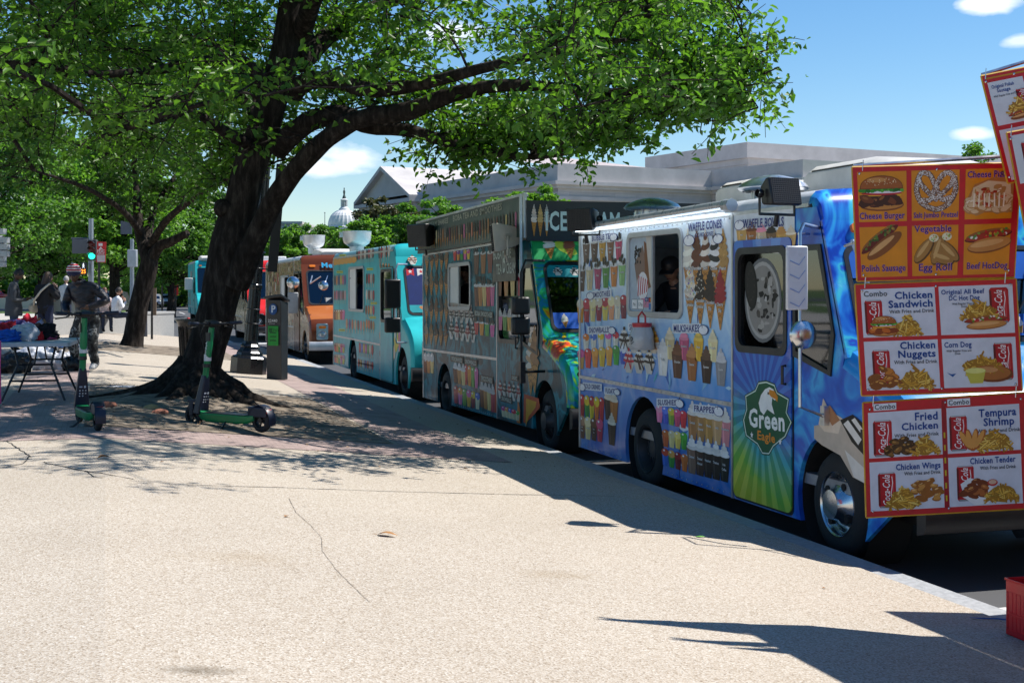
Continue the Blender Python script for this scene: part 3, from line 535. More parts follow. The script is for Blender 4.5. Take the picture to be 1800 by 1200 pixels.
for n_, x0, x1, y0, y1, z0, z1 in ((24, 670, 830, 235, 322, 15.6, 16.8), (16, 840, 1050, 215, 285, 15, 16.4), (12, 1040, 1260, 190, 255, 14.4, 15.6), (10, 1240, 1385, 60, 190, 14.2, 15.4), (8, 420, 560, 180, 290, 17.4, 18.4)):
    for _ in range(n_):
        q = pt(random.uniform(x0, x1), random.uniform(y0, y1), random.uniform(z0, z1))
        if keep1(q): T.append(q)
bm = MB(); C = grow(bm, nodes, inv(tr, T), lambda e: keep1(e + tr.location + Vector((random.gauss(0, .22), 0, random.gauss(0, .22)))), 12, 24, twl=.95)
bm.build('branches', BARK, tr, smooth=60, fix=False); leaves('crown', C, .098, LF, tr); print('main leaves', len(C))
# second tree, farther left, under the same green
t2 = gp(232, 612); Z2 = t2.x * SN + t2.y * CS
tr2 = empty('shade_tree', t2, label='slimmer dark elm forking low, between the striped-hat man and the long concrete wall', cat='tree')
mb = MB(); nodes = []
for P, rad in (([(230, 616, 0), (236, 590, 0), (246, 530, 0), (258, 480, 0), (262, 455, 0), (250, 425, .2), (244, 395, .3), (240, 340, .6), (235, 250, 1)], [.30, .25, .22, .23, .2, .14, .12, .09, .04]), ([(262, 462, 0), (278, 435, -.1), (300, 425, -.3), (330, 410, -.5)], [.17, .13, .11, .08]),
               ([(258, 440, .1), (262, 400, .6), (280, 350, 1.5), (330, 280, 3)], [.12, .1, .07, .03]), ([(248, 410, .2), (215, 370, -1), (150, 330, -2.5), (60, 300, -4)], [.09, .07, .05, .02]), ([(264, 430, 0), (300, 380, -1), (370, 330, -2.5), (430, 300, -4)], [.1, .08, .05, .03])):
    Q = smoothline(inv(tr2, [pt(a, b, Z2 + c) for a, b, c in P]), 4); r2 = [rad[i // 4] + (rad[min(i // 4 + 1, len(rad) - 1)] - rad[i // 4]) * (i % 4) / 4 for i in range(len(Q))]; b0 = len(mb.v); mb.tube(Q, r2, 14)
    for k in range(b0, len(mb.v)): v = mb.v[k]; i = min((k - b0) // 14, len(Q) - 1); mb.v[k] = v + (v - Q[i]) * .15 * noise.noise((v.x * 4, v.y * 4, v.z * 2))
    nodes += Q[8:] if rad[0] > .25 else Q
mb.build('trunk', BARK, tr2, smooth=70, fix=False)
def keep2(p):
    x, y = proj(p); w = 22 * noise.noise((x / 30, y / 30, 7)); return y < itp([(-400, 400), (0, 330), (110, 350), (170, 385), (215, 415), (300, 400), (330, 385), (420, 370), (470, 300), (520, 200)], x) + w and x < 515 + w
T = []; cen = t2 + Vector((-1.0, 0, 6.6))
while len(T) < 190:
    d = Vector((random.gauss(0, 1), random.gauss(0, 1), random.gauss(0, 1))).normalized() * random.random() ** .45; p = Vector((cen.x + d.x * 6.8, cen.y + d.y * 6.5, cen.z + d.z * 4.8))
    if p.z > 2.2 and keep2(p): T.append(p)
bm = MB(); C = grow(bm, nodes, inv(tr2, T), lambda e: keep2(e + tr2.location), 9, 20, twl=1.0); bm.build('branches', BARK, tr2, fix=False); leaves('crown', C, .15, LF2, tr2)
# park and street trees beyond: (px, depth, py of top, py of crown base, half width px, leaf material, leaf size, label)
def far_tree(px, Z, yt, yb, hw, m, ls, label, n=70, per=75, base=None, group='trees beyond the plaza'):
    g = pt(px, 508, Z); g.z = rise(g.x, g.y) if g.x < 1 else ROAD; t = empty('park_tree' if px < 420 else 'street_tree', g, label=label, cat='tree', group=group)
    zt = pt(px, yt, Z).z - g.z; zb = pt(px, yb, Z).z - g.z; rw = hw / F * Z; zc = (zt + zb) / 2; rz = (zt - zb) / 2; mb = MB(); rt = max(.12, zt * .028)
    mb.tube([(0, 0, -.1), (.05, 0, zb * .6), (.0, .1, zc), (.1, 0, zt * .9)], [rt * 1.5, rt, rt * .7, .03], 9); C = []
    for i in range(n):
        while 1:
            d = Vector((random.gauss(0, 1), random.gauss(0, 1), random.gauss(0, 1))).normalized() * random.random() ** .4
            if True: break
        q = 1.0 + .4 * noise.noise((d.x * 1.7 + px, d.y * 1.7, d.z * 1.7)); c = Vector((d.x * rw * q, d.y * rw * q, zc + d.z * rz * q)); st = Vector((0, 0, zb + (c.z - zb) * .45)); mb.tube(curve(st, c, 3, .06), [rt * .35, rt * .2, rt * .1, .02], 4, cap=False)
        r = min(rw, rz) * random.uniform(.16, .3)
        k = int(per * 1.8 * random.uniform(.6, 1.3)); A = RNG.normal(0, 1, (k, 3)); A /= np.linalg.norm(A, axis=1, keepdims=True); A *= (RNG.random((k, 1)) ** .4) * r; A[:, 2] *= .6; C.append(A + np.array(c))
    mb.build('trunk', BARK, t, smooth=60, fix=False); leaves('crown', np.concatenate(C), ls * .7, m, t, droop=.15, upb=.7, asp=.7); return t
LB = 'tall park tree, '
for a in ((-60, 62, 170, 500, 190, LF3, .30, 'broad green park tree at the left edge, above the grey traffic signals', 120, 90), (75, 75, 180, 492, 150, LF3, .34, 'large round green park tree above the two people on their phones', 120, 90), (200, 70, 215, 500, 120, LF5, .30, 'bright green park tree behind the traffic signal and red banner', 110, 90),
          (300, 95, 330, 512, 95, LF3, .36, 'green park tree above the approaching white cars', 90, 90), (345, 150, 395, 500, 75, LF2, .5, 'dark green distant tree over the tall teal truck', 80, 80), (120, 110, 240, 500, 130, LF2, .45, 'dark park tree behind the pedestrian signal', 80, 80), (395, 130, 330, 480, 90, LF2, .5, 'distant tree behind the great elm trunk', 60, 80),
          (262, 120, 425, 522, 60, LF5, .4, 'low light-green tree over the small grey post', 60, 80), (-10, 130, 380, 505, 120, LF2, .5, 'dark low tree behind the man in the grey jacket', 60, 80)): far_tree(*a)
for a in ((496, 80, 404, 470, 42, LF5, .26, 'bright green street tree between the lamp post and the orange truck'), (556, 82, 392, 470, 62, LF3, .28, 'green street tree below the white dome'), (645, 66, 385, 470, 52, LF5, .24, 'bright green street tree behind the turquoise truck roof', 60), (715, 70, 362, 470, 66, LF3, .25, 'rounded green street tree left of the dark dessert truck'),
          (688, 96, 352, 430, 62, LF4, .32, 'olive brown magnolia in front of the stone portico', 70, 90), (800, 76, 348, 440, 74, LF5, .25, 'pale green tree rising behind the dark dessert truck'), (930, 62, 330, 430, 78, LF5, .24, 'bright bushy tree right in front of the corner of the stone building', 80, 90), (335, 260, 440, 520, 60, LF3, .8, 'hazy green tree far along the road', 50, 60), (1712, 70, 268, 420, 62, LF3, .25, 'tree whose top twigs show above the orange food board', 50, 70)):
    far_tree(*a, group='street trees across the road')
# ------------------------------------------------------------------ buildings beyond
def cw(X, Z, z=0): return Vector((X * CS + Z * SN, -X * SN + Z * CS, z))
def stone(name, a, b, sc=.35):
    m, nt, bb, o = newmat(name); t = nd(nt, 'ShaderNodeTexCoord'); k = nd(nt, 'ShaderNodeTexBrick'); k.inputs['Scale'].default_value = .6; k.inputs['Mortar Size'].default_value = .006; k.inputs['Brick Width'].default_value = 1.3; k.inputs['Row Height'].default_value = .42
    k.inputs['Color1'].default_value = (*a, 1); k.inputs['Color2'].default_value = (*b, 1); k.inputs['Mortar'].default_value = (*[x * .75 for x in a], 1); mpn = nd(nt, 'ShaderNodeMapping'); mpn.inputs['Rotation'].default_value = (R(90), 0, 0)
    nt.links.new(t.outputs['Object'], mpn.inputs[0]); nt.links.new(mpn.outputs[0], k.inputs[0]); n = noise_n(nt, sc, 6, .7, map_scale=(1, 1, .3)); r = ramp(nt, n.outputs[0], [(.3, (.78,) * 3), (.7, (1.05,) * 3)]); x = nd(nt, 'ShaderNodeMixRGB', blend_type='MULTIPLY'); x.inputs[0].default_value = 1
    nt.links.new(k.outputs[0], x.inputs[1]); nt.links.new(r.outputs[0], x.inputs[2]); nt.links.new(x.outputs[0], bb.inputs['Base Color']); bb.inputs['Roughness'].default_value = .85; return m
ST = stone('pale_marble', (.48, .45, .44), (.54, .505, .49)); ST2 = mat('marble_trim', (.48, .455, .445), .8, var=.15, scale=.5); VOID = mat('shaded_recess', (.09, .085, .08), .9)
A_ = R(28.4); av = Vector((-math.sin(A_), math.cos(A_))); bv = Vector((math.cos(A_), math.sin(A_)))
A0 = Vector((3.71, 110)); 
def P2(q, r=0): return A0 + av * q + bv * r
g = cw(A0.x, A0.y, ROAD); nga = empty('museum_building', g, math.atan2((cw(*bv) - cw(0, 0)).y, (cw(*bv) - cw(0, 0)).x), 'huge windowless pale marble museum with stepped parapets and a columned gable, behind the trees', 'building')
# local axes: x = along bv, y = along av
H = 11.48 + .6
def foot(o): return [(-o, 50), (-o, -o), (15.3 + o * 0 - o, -o), (15.3 - o, -11.8 - o), (100, -11.8 - o), (100, 50)]
def extr(mbx, P, z0, z1, mi=0): mbx.plate(P, [], lambda a, b, d: (a, b, d), 0) if False else mbx.add([(x, y, z0) for x, y in P] + [(x, y, z1) for x, y in P], [tuple(range(len(P)))[::-1], tuple(range(len(P), 2 * len(P)))] + [(i, (i + 1) % len(P), (i + 1) % len(P) + len(P), i + len(P)) for i in range(len(P))], mi)
mb = MB(); extr(mb, [(0, 26), (0, 0), (15.3, 0), (15.3, -11.8), (100, -11.8), (100, 39), (0, 39), ], 0, H - 2.0); mb.build('wall', ST, nga, smooth=0)
mb = MB()
for o, z0, z1 in ((.12, H - 2.9, H - 2.62), (.25, H - 2.0, H - 1.72), (.55, H - 1.72, H - 1.42), (.10, H - 1.42, H)): extr(mb, [(-o, 26.3), (-o, -o), (15.3 - o, -o), (15.3 - o, -11.8 - o), (100, -11.8 - o), (100, 38.5), (10, 38.5), (10, 26.3)], z0, z1)
mb.build('cornice', ST2, nga, smooth=0)
mb = MB()  # upper block
D0 = Vector((23.34, 135)) - A0; dx, dy = D0.dot(bv), D0.dot(av); HU = 14.46 + 1.95
extr(mb, [(dx, dy), (dx + 60, dy), (dx + 60, dy + 16), (dx, dy + 16)], H - 1, HU - 2.1, 0); mb.build('attic_storey', ST, nga, smooth=0)
mb = MB(); extr(mb, [(dx - .1, dy - .1), (dx + 61, dy - .1), (dx + 61, dy + 17), (dx - .1, dy + 17)], HU - 2.1, HU - 1.5, 0); extr(mb, [(dx - .5, dy - .5), (dx + 61, dy - .5), (dx + 61, dy + 17.4), (dx - .5, dy + 17.4)], HU - 1.5, HU, 0); mb.build('parapet', ST2, nga, smooth=0)
# gabled portico at the far end of the left face
q0, q1 = 26.2, 39.6; ph = H - .9; mb = MB()
extr(mb, [(-1.2, q0), (6, q0), (6, q1), (-1.2, q1)], 9.1, ph - .3); 
for i in range(5):
    y = q0 + .9 + i * (q1 - q0 - 1.8) / 4; mb.lathe([(.62, 0), (.58, .3), (.5, .5), (.44, 8.4), (.6, 8.6), (.66, 9.1)], (-.5, y, 0), n=14)
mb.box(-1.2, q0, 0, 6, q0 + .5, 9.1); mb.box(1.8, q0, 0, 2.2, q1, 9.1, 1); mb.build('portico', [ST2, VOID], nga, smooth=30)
mb = MB(); mid = (q0 + q1) / 2; rz = ph + 3.2
for x0, x1, e, dz in ((-1.0, -.9, -.25, 0), ): mb.add([(x0, q0 + .3, ph), (x0, q1 - .3, ph), (x0, mid, rz - .35)], [(0, 1, 2)])
for s, e in ((1, q0 - .5), (-1, q1 + .5)):
    mb.add([(-1.6, e, ph - .1), (-1.6, mid, rz), (26, mid, rz), (26, e, ph - .1), (-1.6, e, ph - .45), (-1.6, mid, rz - .4), (26, mid, rz - .4), (26, e, ph - .45)], [(0, 1, 2, 3), (0, 4, 5, 1), (4, 7, 6, 5), (0, 3, 7, 4), (3, 2, 6, 7)])
mb.box(-1.6, q0 - .5, ph - .75, 6, q1 + .5, ph - .42); mb.build('gable_roof', ST2, nga, smooth=0)
mb = MB()
mb.add([(.5, 2, H), (14, 2, H), (14, 24, H + 3.2), (.5, 24, H + 3.2)], [(0, 1, 2, 3)])
mb.build('tiled_roof', mat('roof_tile', (.42, .36, .35), .8, var=.2, scale=2), nga, smooth=0)
# low building at far left of the dome
b0 = cw((475 - 900) / F * 190, 190, ROAD); lb = empty('low_building', b0, -TH, 'long low grey stone building between the lamp post and the white dome', 'building')
mb = MB(); mb.box(0, 0, 0, 4.8, 12, 10.4); mb.box(0, 0, 0, 4.2, 12, 11); mb.build('wall', ST, lb, smooth=0); mb = MB(); mb.box(-.4, -.4, 9.6, 5.2, 12, 10.1); mb.box(-.3, -.3, 11.0, 4.5, 12, 11.35); mb.build('cornice', ST2, lb, smooth=0)
# domed capitol
ZC = 1200; k = ZC / F; cc = cw((605 - 900) * k, ZC, 0); dome = empty('domed_capitol', cc, 0, 'white ribbed dome with lantern and bronze statue on the skyline', 'building')
def hz(y): return CAMZ + (508 - y) * k
CW = mat('dome_white', (.62, .63, .64), .6, var=.05, scale=.1); BRZ = mat('bronze_statue', (.05, .07, .065), .5)
mb = MB(); n = 72; prof = [(28.2, 396), (27.6, 391), (26.2, 386), (23.6, 380), (20, 375.5), (16, 372.5), (12, 370.4), (9.4, 369.5)]; vs = []
for j, (r, y) in enumerate(prof):
    for i in range(n): q = 1 + (.028 if i % 3 == 0 else 0); a = 2 * PI * i / n; vs.append((r * k * q * math.cos(a), r * k * q * math.sin(a), hz(y)))
mb.add(vs, [(j * n + i, j * n + (i + 1) % n, (j + 1) * n + (i + 1) % n, (j + 1) * n + i) for j in range(len(prof) - 1) for i in range(n)]); mb.build('dome', CW, dome, smooth=0)
mb = MB(); mb.lathe([(31 * k, -.5), (31 * k, hz(425)), (30 * k, hz(402)), (30.5 * k, hz(400)), (28 * k, hz(396))], n=48)
for i in range(36): a = 2 * PI * i / 36; mb.box(30.2 * k * math.cos(a) - .5, 30.2 * k * math.sin(a) - .5, hz(425), 30.2 * k * math.cos(a) + .5, 30.2 * k * math.sin(a) + .5, hz(402))
mb.box(-70, -20, -1, 70, 20, hz(438)); mb.build('drum', CW, dome, smooth=30)
mb = MB(); mb.lathe([(9.6 * k, hz(370)), (9 * k, hz(367)), (6.6 * k, hz(365)), (6 * k, hz(363.5))], n=24); mb.lathe([(3.8 * k, hz(364)), (3.8 * k, hz(353))], n=12, mi=1)
for i in range(12): a = 2 * PI * i / 12; mb.tube([(5.3 * k * math.cos(a), 5.3 * k * math.sin(a), hz(364)), (5.3 * k * math.cos(a), 5.3 * k * math.sin(a), hz(353))], .42, 6)
mb.lathe([(6.3 * k, hz(353)), (6.4 * k, hz(351)), (4 * k, hz(349.5)), (0, hz(349))], n=20); mb.build('lantern', [CW, VOID], dome, smooth=30)
mb = MB(); mb.lathe([(3.6 * k, hz(350)), (3.2 * k, hz(347)), (2 * k, hz(344)), (1.4 * k, hz(342)), (1.7 * k, hz(340)), (2.1 * k, hz(337.5)), (1.6 * k, hz(335)), (.7 * k, hz(333.5)), (1.0 * k, hz(332.3)), (.9 * k, hz(331)), (.2 * k, hz(329.5))], n=10); mb.build('statue', BRZ, dome)
fp = cw((571 - 900) * 300 / F, 300, ROAD); o = MB().tube([(0, 0, 0), (0, 0, 18.6)], [.14, .07], 8).sphere((0, 0, 18.7), .16, 8).build('flagpole', mat('grey_metal', (.25, .26, .27), .5, .6)); o.location = fp; tag(o, 'thin bare flagpole left of the white dome', 'flagpole')
# ------------------------------------------------------------------ trucks
def wrap(name, stops, sc, dist=1.5, rough=.32, zgrad=None, coat=.12, mscale=None, vor=0, ysw=None, spec=.4):
    m, nt, b, o = newmat(name); n = noise_n(nt, sc, 3, .5, map_scale=mscale); n.inputs['Distortion'].default_value = dist; r = ramp(nt, n.outputs[0], stops); r.color_ramp.interpolation = 'LINEAR'; out = r.outputs[0]
    if vor:   # sharp shard pattern
        t = nd(nt, 'ShaderNodeTexCoord'); v = nd(nt, 'ShaderNodeTexVoronoi', feature='F1'); v.inputs['Scale'].default_value = vor; mpn = nd(nt, 'ShaderNodeMapping'); mpn.inputs['Scale'].default_value = (1, 1, .45); mpn.inputs['Rotation'].default_value = (R(35), 0, 0)
        nt.links.new(t.outputs['Object'], mpn.inputs[0]); nt.links.new(mpn.outputs[0], v.inputs['Vector']); rv = ramp(nt, v.outputs['Color'], stops); mxx = nd(nt, 'ShaderNodeMixRGB'); mxx.inputs[0].default_value = .45; nt.links.new(out, mxx.inputs[1]); nt.links.new(rv.outputs[0], mxx.inputs[2]); out = mxx.outputs[0]
    if zgrad:
        t = nd(nt, 'ShaderNodeTexCoord'); s = nd(nt, 'ShaderNodeSeparateXYZ'); nt.links.new(t.outputs['Object'], s.inputs[0]); mr = nd(nt, 'ShaderNodeMapRange'); mr.inputs[1].default_value = zgrad[0]; mr.inputs[2].default_value = zgrad[1]; nt.links.new(s.outputs[2], mr.inputs[0])
        rg = ramp(nt, mr.outputs[0], zgrad[2]); x = nd(nt, 'ShaderNodeMixRGB', blend_type=zgrad[4] if len(zgrad) > 4 else 'MIX'); x.inputs[0].default_value = zgrad[3]; nt.links.new(out, x.inputs[1]); nt.links.new(rg.outputs[0], x.inputs[2]); out = x.outputs[0]
    if ysw:
        t = nd(nt, 'ShaderNodeTexCoord'); s2 = nd(nt, 'ShaderNodeSeparateXYZ'); nt.links.new(t.outputs['Object'], s2.inputs[0]); lt = nd(nt, 'ShaderNodeMath', operation='LESS_THAN'); lt.inputs[1].default_value = ysw[0]; nt.links.new(s2.outputs[1], lt.inputs[0])
        n2 = noise_n(nt, 1.9, 3, .5); n2.inputs['Distortion'].default_value = 1.6; r2 = ramp(nt, n2.outputs[0], ysw[1]); x2 = nd(nt, 'ShaderNodeMixRGB'); nt.links.new(lt.outputs[0], x2.inputs[0]); nt.links.new(out, x2.inputs[1]); nt.links.new(r2.outputs[0], x2.inputs[2]); out = x2.outputs[0]
    nt.links.new(out, b.inputs['Base Color']); b.inputs['Roughness'].default_value = rough; b.inputs['Coat Weight'].default_value = coat; b.inputs['Coat Roughness'].default_value = .05
    b.inputs['Specular IOR Level'].default_value = spec; bump(nt, noise_n(nt, 2.2, 2, .5).outputs[0], .12, .02, b); return m
def grow_poly(P, k):
    cx = sum(p[0] for p in P) / len(P); cy = sum(p[1] for p in P) / len(P)
    return [(p[0] + (k if p[0] > cx else -k), p[1] + (k if p[1] > cy else -k)) for p in P]
class Van: pass
def wheel(mb_t, mb_r, c, r, w, s, front=True):     # s=-1: outer face towards -x
    x, y, z = c
    tp = [(r * .56, -w / 2), (r * .75, -w / 2 - .012), (r * .93, -w / 2 + .01), (r, -w / 2 + .05), (r, w / 2 - .05), (r * .93, w / 2 - .01), (r * .75, w / 2 + .012), (r * .56, w / 2)]
    mb_t.lathe(tp, (x, y, z), 'x', 36)
    for k in range(4): mb_t.lathe([(r + .002, -w / 2 + .065 + k * (w - .13) / 3 - .006), (r + .006, -w / 2 + .065 + k * (w - .13) / 3), (r + .002, -w / 2 + .071 + k * (w - .13) / 3)], (x, y, z), 'x', 36)
    o = s * w / 2
    if front: rp = [(r * .61, .0), (r * .6, -.012), (r * .56, .004), (r * .54, .06), (r * .47, .05), (r * .36, -.0), (r * .3, -.02), (r * .27, -.065), (r * .1, -.075), (0, -.075)]
    else: rp = [(r * .61, .0), (r * .6, -.012), (r * .56, .01), (r * .53, .12), (r * .3, .14), (r * .27, .06), (0, .05)]
    mb_r.lathe([(a, o + (b if s < 0 else -b)) for a, b in rp], (x, y, z), 'x', 36)
    for k in range(10):
        a = 2 * PI * k / 10; q = r * .25; d = o + (-.03 if front else .1) * (-s) * -1
        d = o + s * (.045 if front else -.05); mb_r.tube([(x + d - s * .06, y + q * math.cos(a), z + q * math.sin(a)), (x + d, y + q * math.cos(a), z + q * math.sin(a))], [.018, .012], 8)
    if front:
        for k in range(4): a = 2 * PI * k / 4 + .6; mb_r.tube([(x + o + s * -.03, y + r * .42 * math.cos(a), z + r * .42 * math.sin(a)), (x + o + s * .012, y + r * .42 * math.cos(a), z + r * .42 * math.sin(a))], r * .068, 12, mi=1)
def van(label, u0, L, zr, zs, yf, yw, yr, yb, zb, sm, fm, door=None, win=None, W=2.15, pitch=0, arch=.47, wr=.39, roofm=None, hood_m=None, rimm=None, quarter=True, wtop=.42, name='ice_cream_truck', cat='truck', headlights=True, doorm=None, bump_m=None, grille=True, x0=TV, rail=.87):
    V = Van(); root = empty(name, (x0, u0, ROAD), 0, label, cat, 'food trucks parked along the kerb'); root.rotation_euler.x = pitch; V.root = root; V.u0 = u0; V.x0 = x0
    Rm = Matrix.Rotation(-pitch, 3, 'X')
    def Lc(px, py): u, z = side(px, py, x0); p = Rm @ Vector((0, u - u0, z - ROAD)); return p.y, p.z
    V.L = Lc; V.zs = zs; Wx = W; WX = wr
    path = [(yb, zb), (yb - .25 * yb, zb - .08), (yb * .42, zb - .2), (.15, zb - .33), (.05, zb - .47), (.0, zb - .68), (0, .60)]
    nrm = []
    for i in range(len(path)):
        a = path[max(i - 1, 0)]; b = path[min(i + 1, len(path) - 1)]; d = Vector((b[0] - a[0], b[1] - a[1])).normalized(); nrm.append((d.y, -d.x))
    nrm = [(-abs(a), abs(b)) for a, b in nrm]
    yt, zt = yr - .08, zr - .24
    low = [(p[0] - n[0] * .14, p[1] - n[1] * .14) for p, n in zip(path, nrm)]
    def arc(c, r, z0=.40): a0 = math.asin(max(-1, min(1, (zs - z0) / r))); return [(c + r * math.cos(a0 + (PI - 2 * a0) * i / 18), z0 + r * math.sin(a0 + (PI - 2 * a0) * i / 18)) for i in range(19)]
    P = [(L, zs)] + arc(yw, arch) + arc(yf, arch) + [(.14, .56)] + low[::-1][1:] + [(yb + .02, zb - .02), (yt + .02, zt - .02), (yr, zr - .14), (L, zr - .12)]
    wins = []
    if win: wins.append(rr(win[0], win[1], win[2], win[3], .07))
    dw = None
    if door: dw = rr(door[0] + .09, door[2] if len(door) > 2 else zb - .02, door[1] - .07, door[3] if len(door) > 3 else zr - .4, .09); wins.append(dw)
    qw = None
    if quarter and door:
        f = lambda z: yb + (yt - yb) * (z - zb) / (zt - zb)
        z0, z1 = (door[2] if len(door) > 2 else zb) - .12, (door[3] if len(door) > 3 else zr - .4); e = door[0] - .04
        qw = [(e, z0 + .12), (e, z1), (f(z1) + .10, z1), (max(f(zb + .1), .2) + .13, zb + .12), (yb + .22, z0)]; wins.append(qw)
    mb = MB(); mb.plate(P, wins, lambda a, b, d: (d, a, b), .035, 0); mb.plate(P, [w for w in wins[1 if win else 0:]], lambda a, b, d: (Wx - d, a, b), .035, 0)
    secs = []
    prof = [(0, -.12), (.015, -.06), (.06, -.015), (.14, 0), (Wx * .3, .03), (Wx / 2, .04), (Wx * .7, .03), (Wx - .14, 0), (Wx - .06, -.015), (Wx - .015, -.06), (Wx, -.12)]
    for y, dz, q in ((yt, zt - zr, 0), (yr - .045, -.12, .15), (yr + .02, -.04, .6), (yr + .12, 0, 1), (L * .6, 0, 1), (L, 0, 1)): secs.append([(x, y + (.12 if y < yr + .1 else 0) * (1 - q) * (1 if x in (0, Wx) else 0) * 1.0, zr + max(z * q, -.12) + dz * (1 if q > 0 else 1)) for x, z in prof])
    mb.sweep(secs[:4], 3); mb.sweep(secs[3:], 1)
    pr2 = [(0, -.14), (.012, -.06), (.05, -.015), (.14, 0), (Wx / 2, .03), (Wx - .14, 0), (Wx - .05, -.015), (Wx - .012, -.06), (Wx, -.14)]
    ns = [[(x, p[0] + n[0] * d, p[1] + n[1] * d) for x, d in pr2] for p, n in zip(path, nrm)]; mb.sweep(ns[:4], 2); mb.sweep(ns[3:], 3)
    # screen frame from roof brow to cowl
    fl = Vector((yb - yt, zb - zt)).length; dy, dz = (yb - yt) / fl, (zb - zt) / fl; wt = wtop * .5
    fr = [(0.0, 0), (Wx, 0), (Wx, fl + .06), (0, fl + .06)]; h = rr(.14, wt, Wx - .14, fl - .06, .1)
    nx = Vector((dz, -dy)); nx = nx if nx.x < 0 else -nx
    fn = lambda a, b, d: (a, yt + dy * b - nx.x * d, zt + dz * b - nx.y * d)
    mb.plate(fr, [h], fn, .04, 3)
    mb.add([(.03, L - .01, .5), (Wx - .03, L - .01, .5), (Wx - .03, L - .01, zr - .05), (.03, L - .01, zr - .05)], [(0, 1, 2, 3)], 0); mb.box(.0, L - .03, zs + .1, Wx, L, zr - .1, 0)
    body = mb.build('body', [sm, roofm or WHITE, hood_m or fm, fm], root); V.body = body; V.fn = fn; V.fl = fl
    mb = MB(); mb.box(.05, yb, .48, Wx - .05, L - .04, .56); mb.box(Wx - .5, yr + .9, .5, Wx - .06, L - .1, zr - .9); mb.box(.05, yb + .05, 1.0, Wx - .05, yb + .25, zb - .08); mb.box(.05, L - .5, .5, Wx - .1, L - .06, zr - .3)
    for k in range(7): mb.box(Wx - .45, yr + 1.0 + k * .5, zr - .9, Wx - .12, yr + 1.3 + k * .5, zr - .9 + random.uniform(.1, .35))
    mb.box(.45, yr - .15, .55, 1.0, yr + .3, 1.15); mb.box(.45, yr + .25, 1.1, 1.0, yr + .36, 1.85); mb.build('interior', mat('galley_steel', (.30, .31, .33), .35, .5, var=.3, scale=5), root)
    mb = MB(); mb.box(.25, .3, .34, Wx - .25, L - .3, .5); mb.box(.55, yf - .1, .3, Wx - .55, yf + .1, .45); mb.box(.3, yw - .12, .3, Wx - .3, yw + .12, .46)
    for yy in (yf, yw):
        for xx in (.035, Wx - .065):
            mb.plate(arc(yy, arch + .0)[::-1] + [(yy + arch - .0, .4)], [], lambda a, b, d: (a * 0 + (.36 if xx < 1 else Wx - .36) + d * 0, a, b), .001)
        mb.lathe([(arch, 0), (arch, .32)], (.037, yy, .40), 'x', 30); mb.lathe([(arch, 0), (arch, -.32)], (Wx - .037, yy, .40), 'x', 30)
    mb.build('chassis', UNDER, root, fix=False)
    for j, (yy, xx, s) in enumerate(((yf, .17, -1), (yf, Wx - .17, 1), (yw, .15, -1), (yw, Wx - .15, 1))):
        t = MB(); r = MB(); wheel(t, r, (xx, yy, wr), wr, .24, s, j < 2); w = empty('wheel', (0, 0, 0)); w.parent = root; t.build('tyre', RUB, w, smooth=50); r.build('rim', [(rimm or CHR) if j < 2 else mat('dark_steel_rim', (.05, .05, .055), .5, .5), UNDER], w, smooth=40)
        if j > 1: t = MB(); r = MB(); wheel(t, r, (xx - s * .27, yy, wr), wr, .22, s, False); t.build('tyre', RUB, w, smooth=50)
    mb = MB(); mb.plate(rr(.12, wt - .02, Wx - .12, fl - .04, .11), [rr(.155, wt + .015, Wx - .155, fl - .075, .1)], lambda a, b, d: fn(a, b, -.008 + d), .02); mb.build('windscreen_seal', BLK, body)
    mb = MB(); mb.plate(rr(.15, wt + .01, Wx - .15, fl - .07, .1), [], lambda a, b, d: fn(a, b, .012 + d), .004); ws = mb.build('windscreen', glass('screen_glass', (.20, .26, .27)), root)
    for a in (.6, 1.3):
        mb = MB(); q = [fn(a, fl - .02, -.03), fn(a + .28, fl - .38, -.025)]; mb.tube(q, .007, 6); q2 = [fn(a + .2, fl - .1, -.028), fn(a + .37, fl - .62, -.022)]; mb.tube(q2, .011, 6); mb.build('wiper', BLK, ws)
    if grille:
        mb = MB(); mb.plate(rr(.62, .68, Wx - .62, .98, .03), [], lambda a, b, d: (a, -.03 + d, b), .03)
        for k in range(7): mb.box(.64, -.042, .70 + k * .038, Wx - .64, -.028, .716 + k * .038)
        mb.build('grille', BLK, root)
    if headlights:
        for xx in (.32, Wx - .32):
            hl = MB().plate(rr(xx - .15, .64, xx + .15, 1.06, .04), [], lambda a, b, d: (a, -.035 + d, b), .05).build('headlight', STEEL, root, bev=.008)
            m = MB(); m.lathe([(.095, -.012), (.1, -.03), (.085, -.02)], (xx, -.03, .78), 'y', 20); m.sphere((xx, -.035, .78), (.085, .03, .085), 16); m.build('lens', mat('lamp_glass', (.45, .47, .48), .12, .6), hl)
            m = MB(); m.plate(rr(xx - .09, .93, xx + .09, 1.0, .02), [], lambda a, b, d: (a, -.05 + d, b), .02); m.build('indicator', AMB, hl)
    mb = MB(); mb.sweep([[(x, y, z) for y, z in ((-.05, .36), (-.13, .38), (-.15, .42), (-.15, .54), (-.13, .58), (-.05, .60))] for x in (-.03, .0, .15, Wx - .15, Wx, Wx + .03)], close=True, cap=True); mb.box(.5, -.08, .4, .65, .15, .5); mb.box(Wx - .65, -.08, .4, Wx - .5, .15, .5); mb.build('bumper', bump_m or BLK, root)
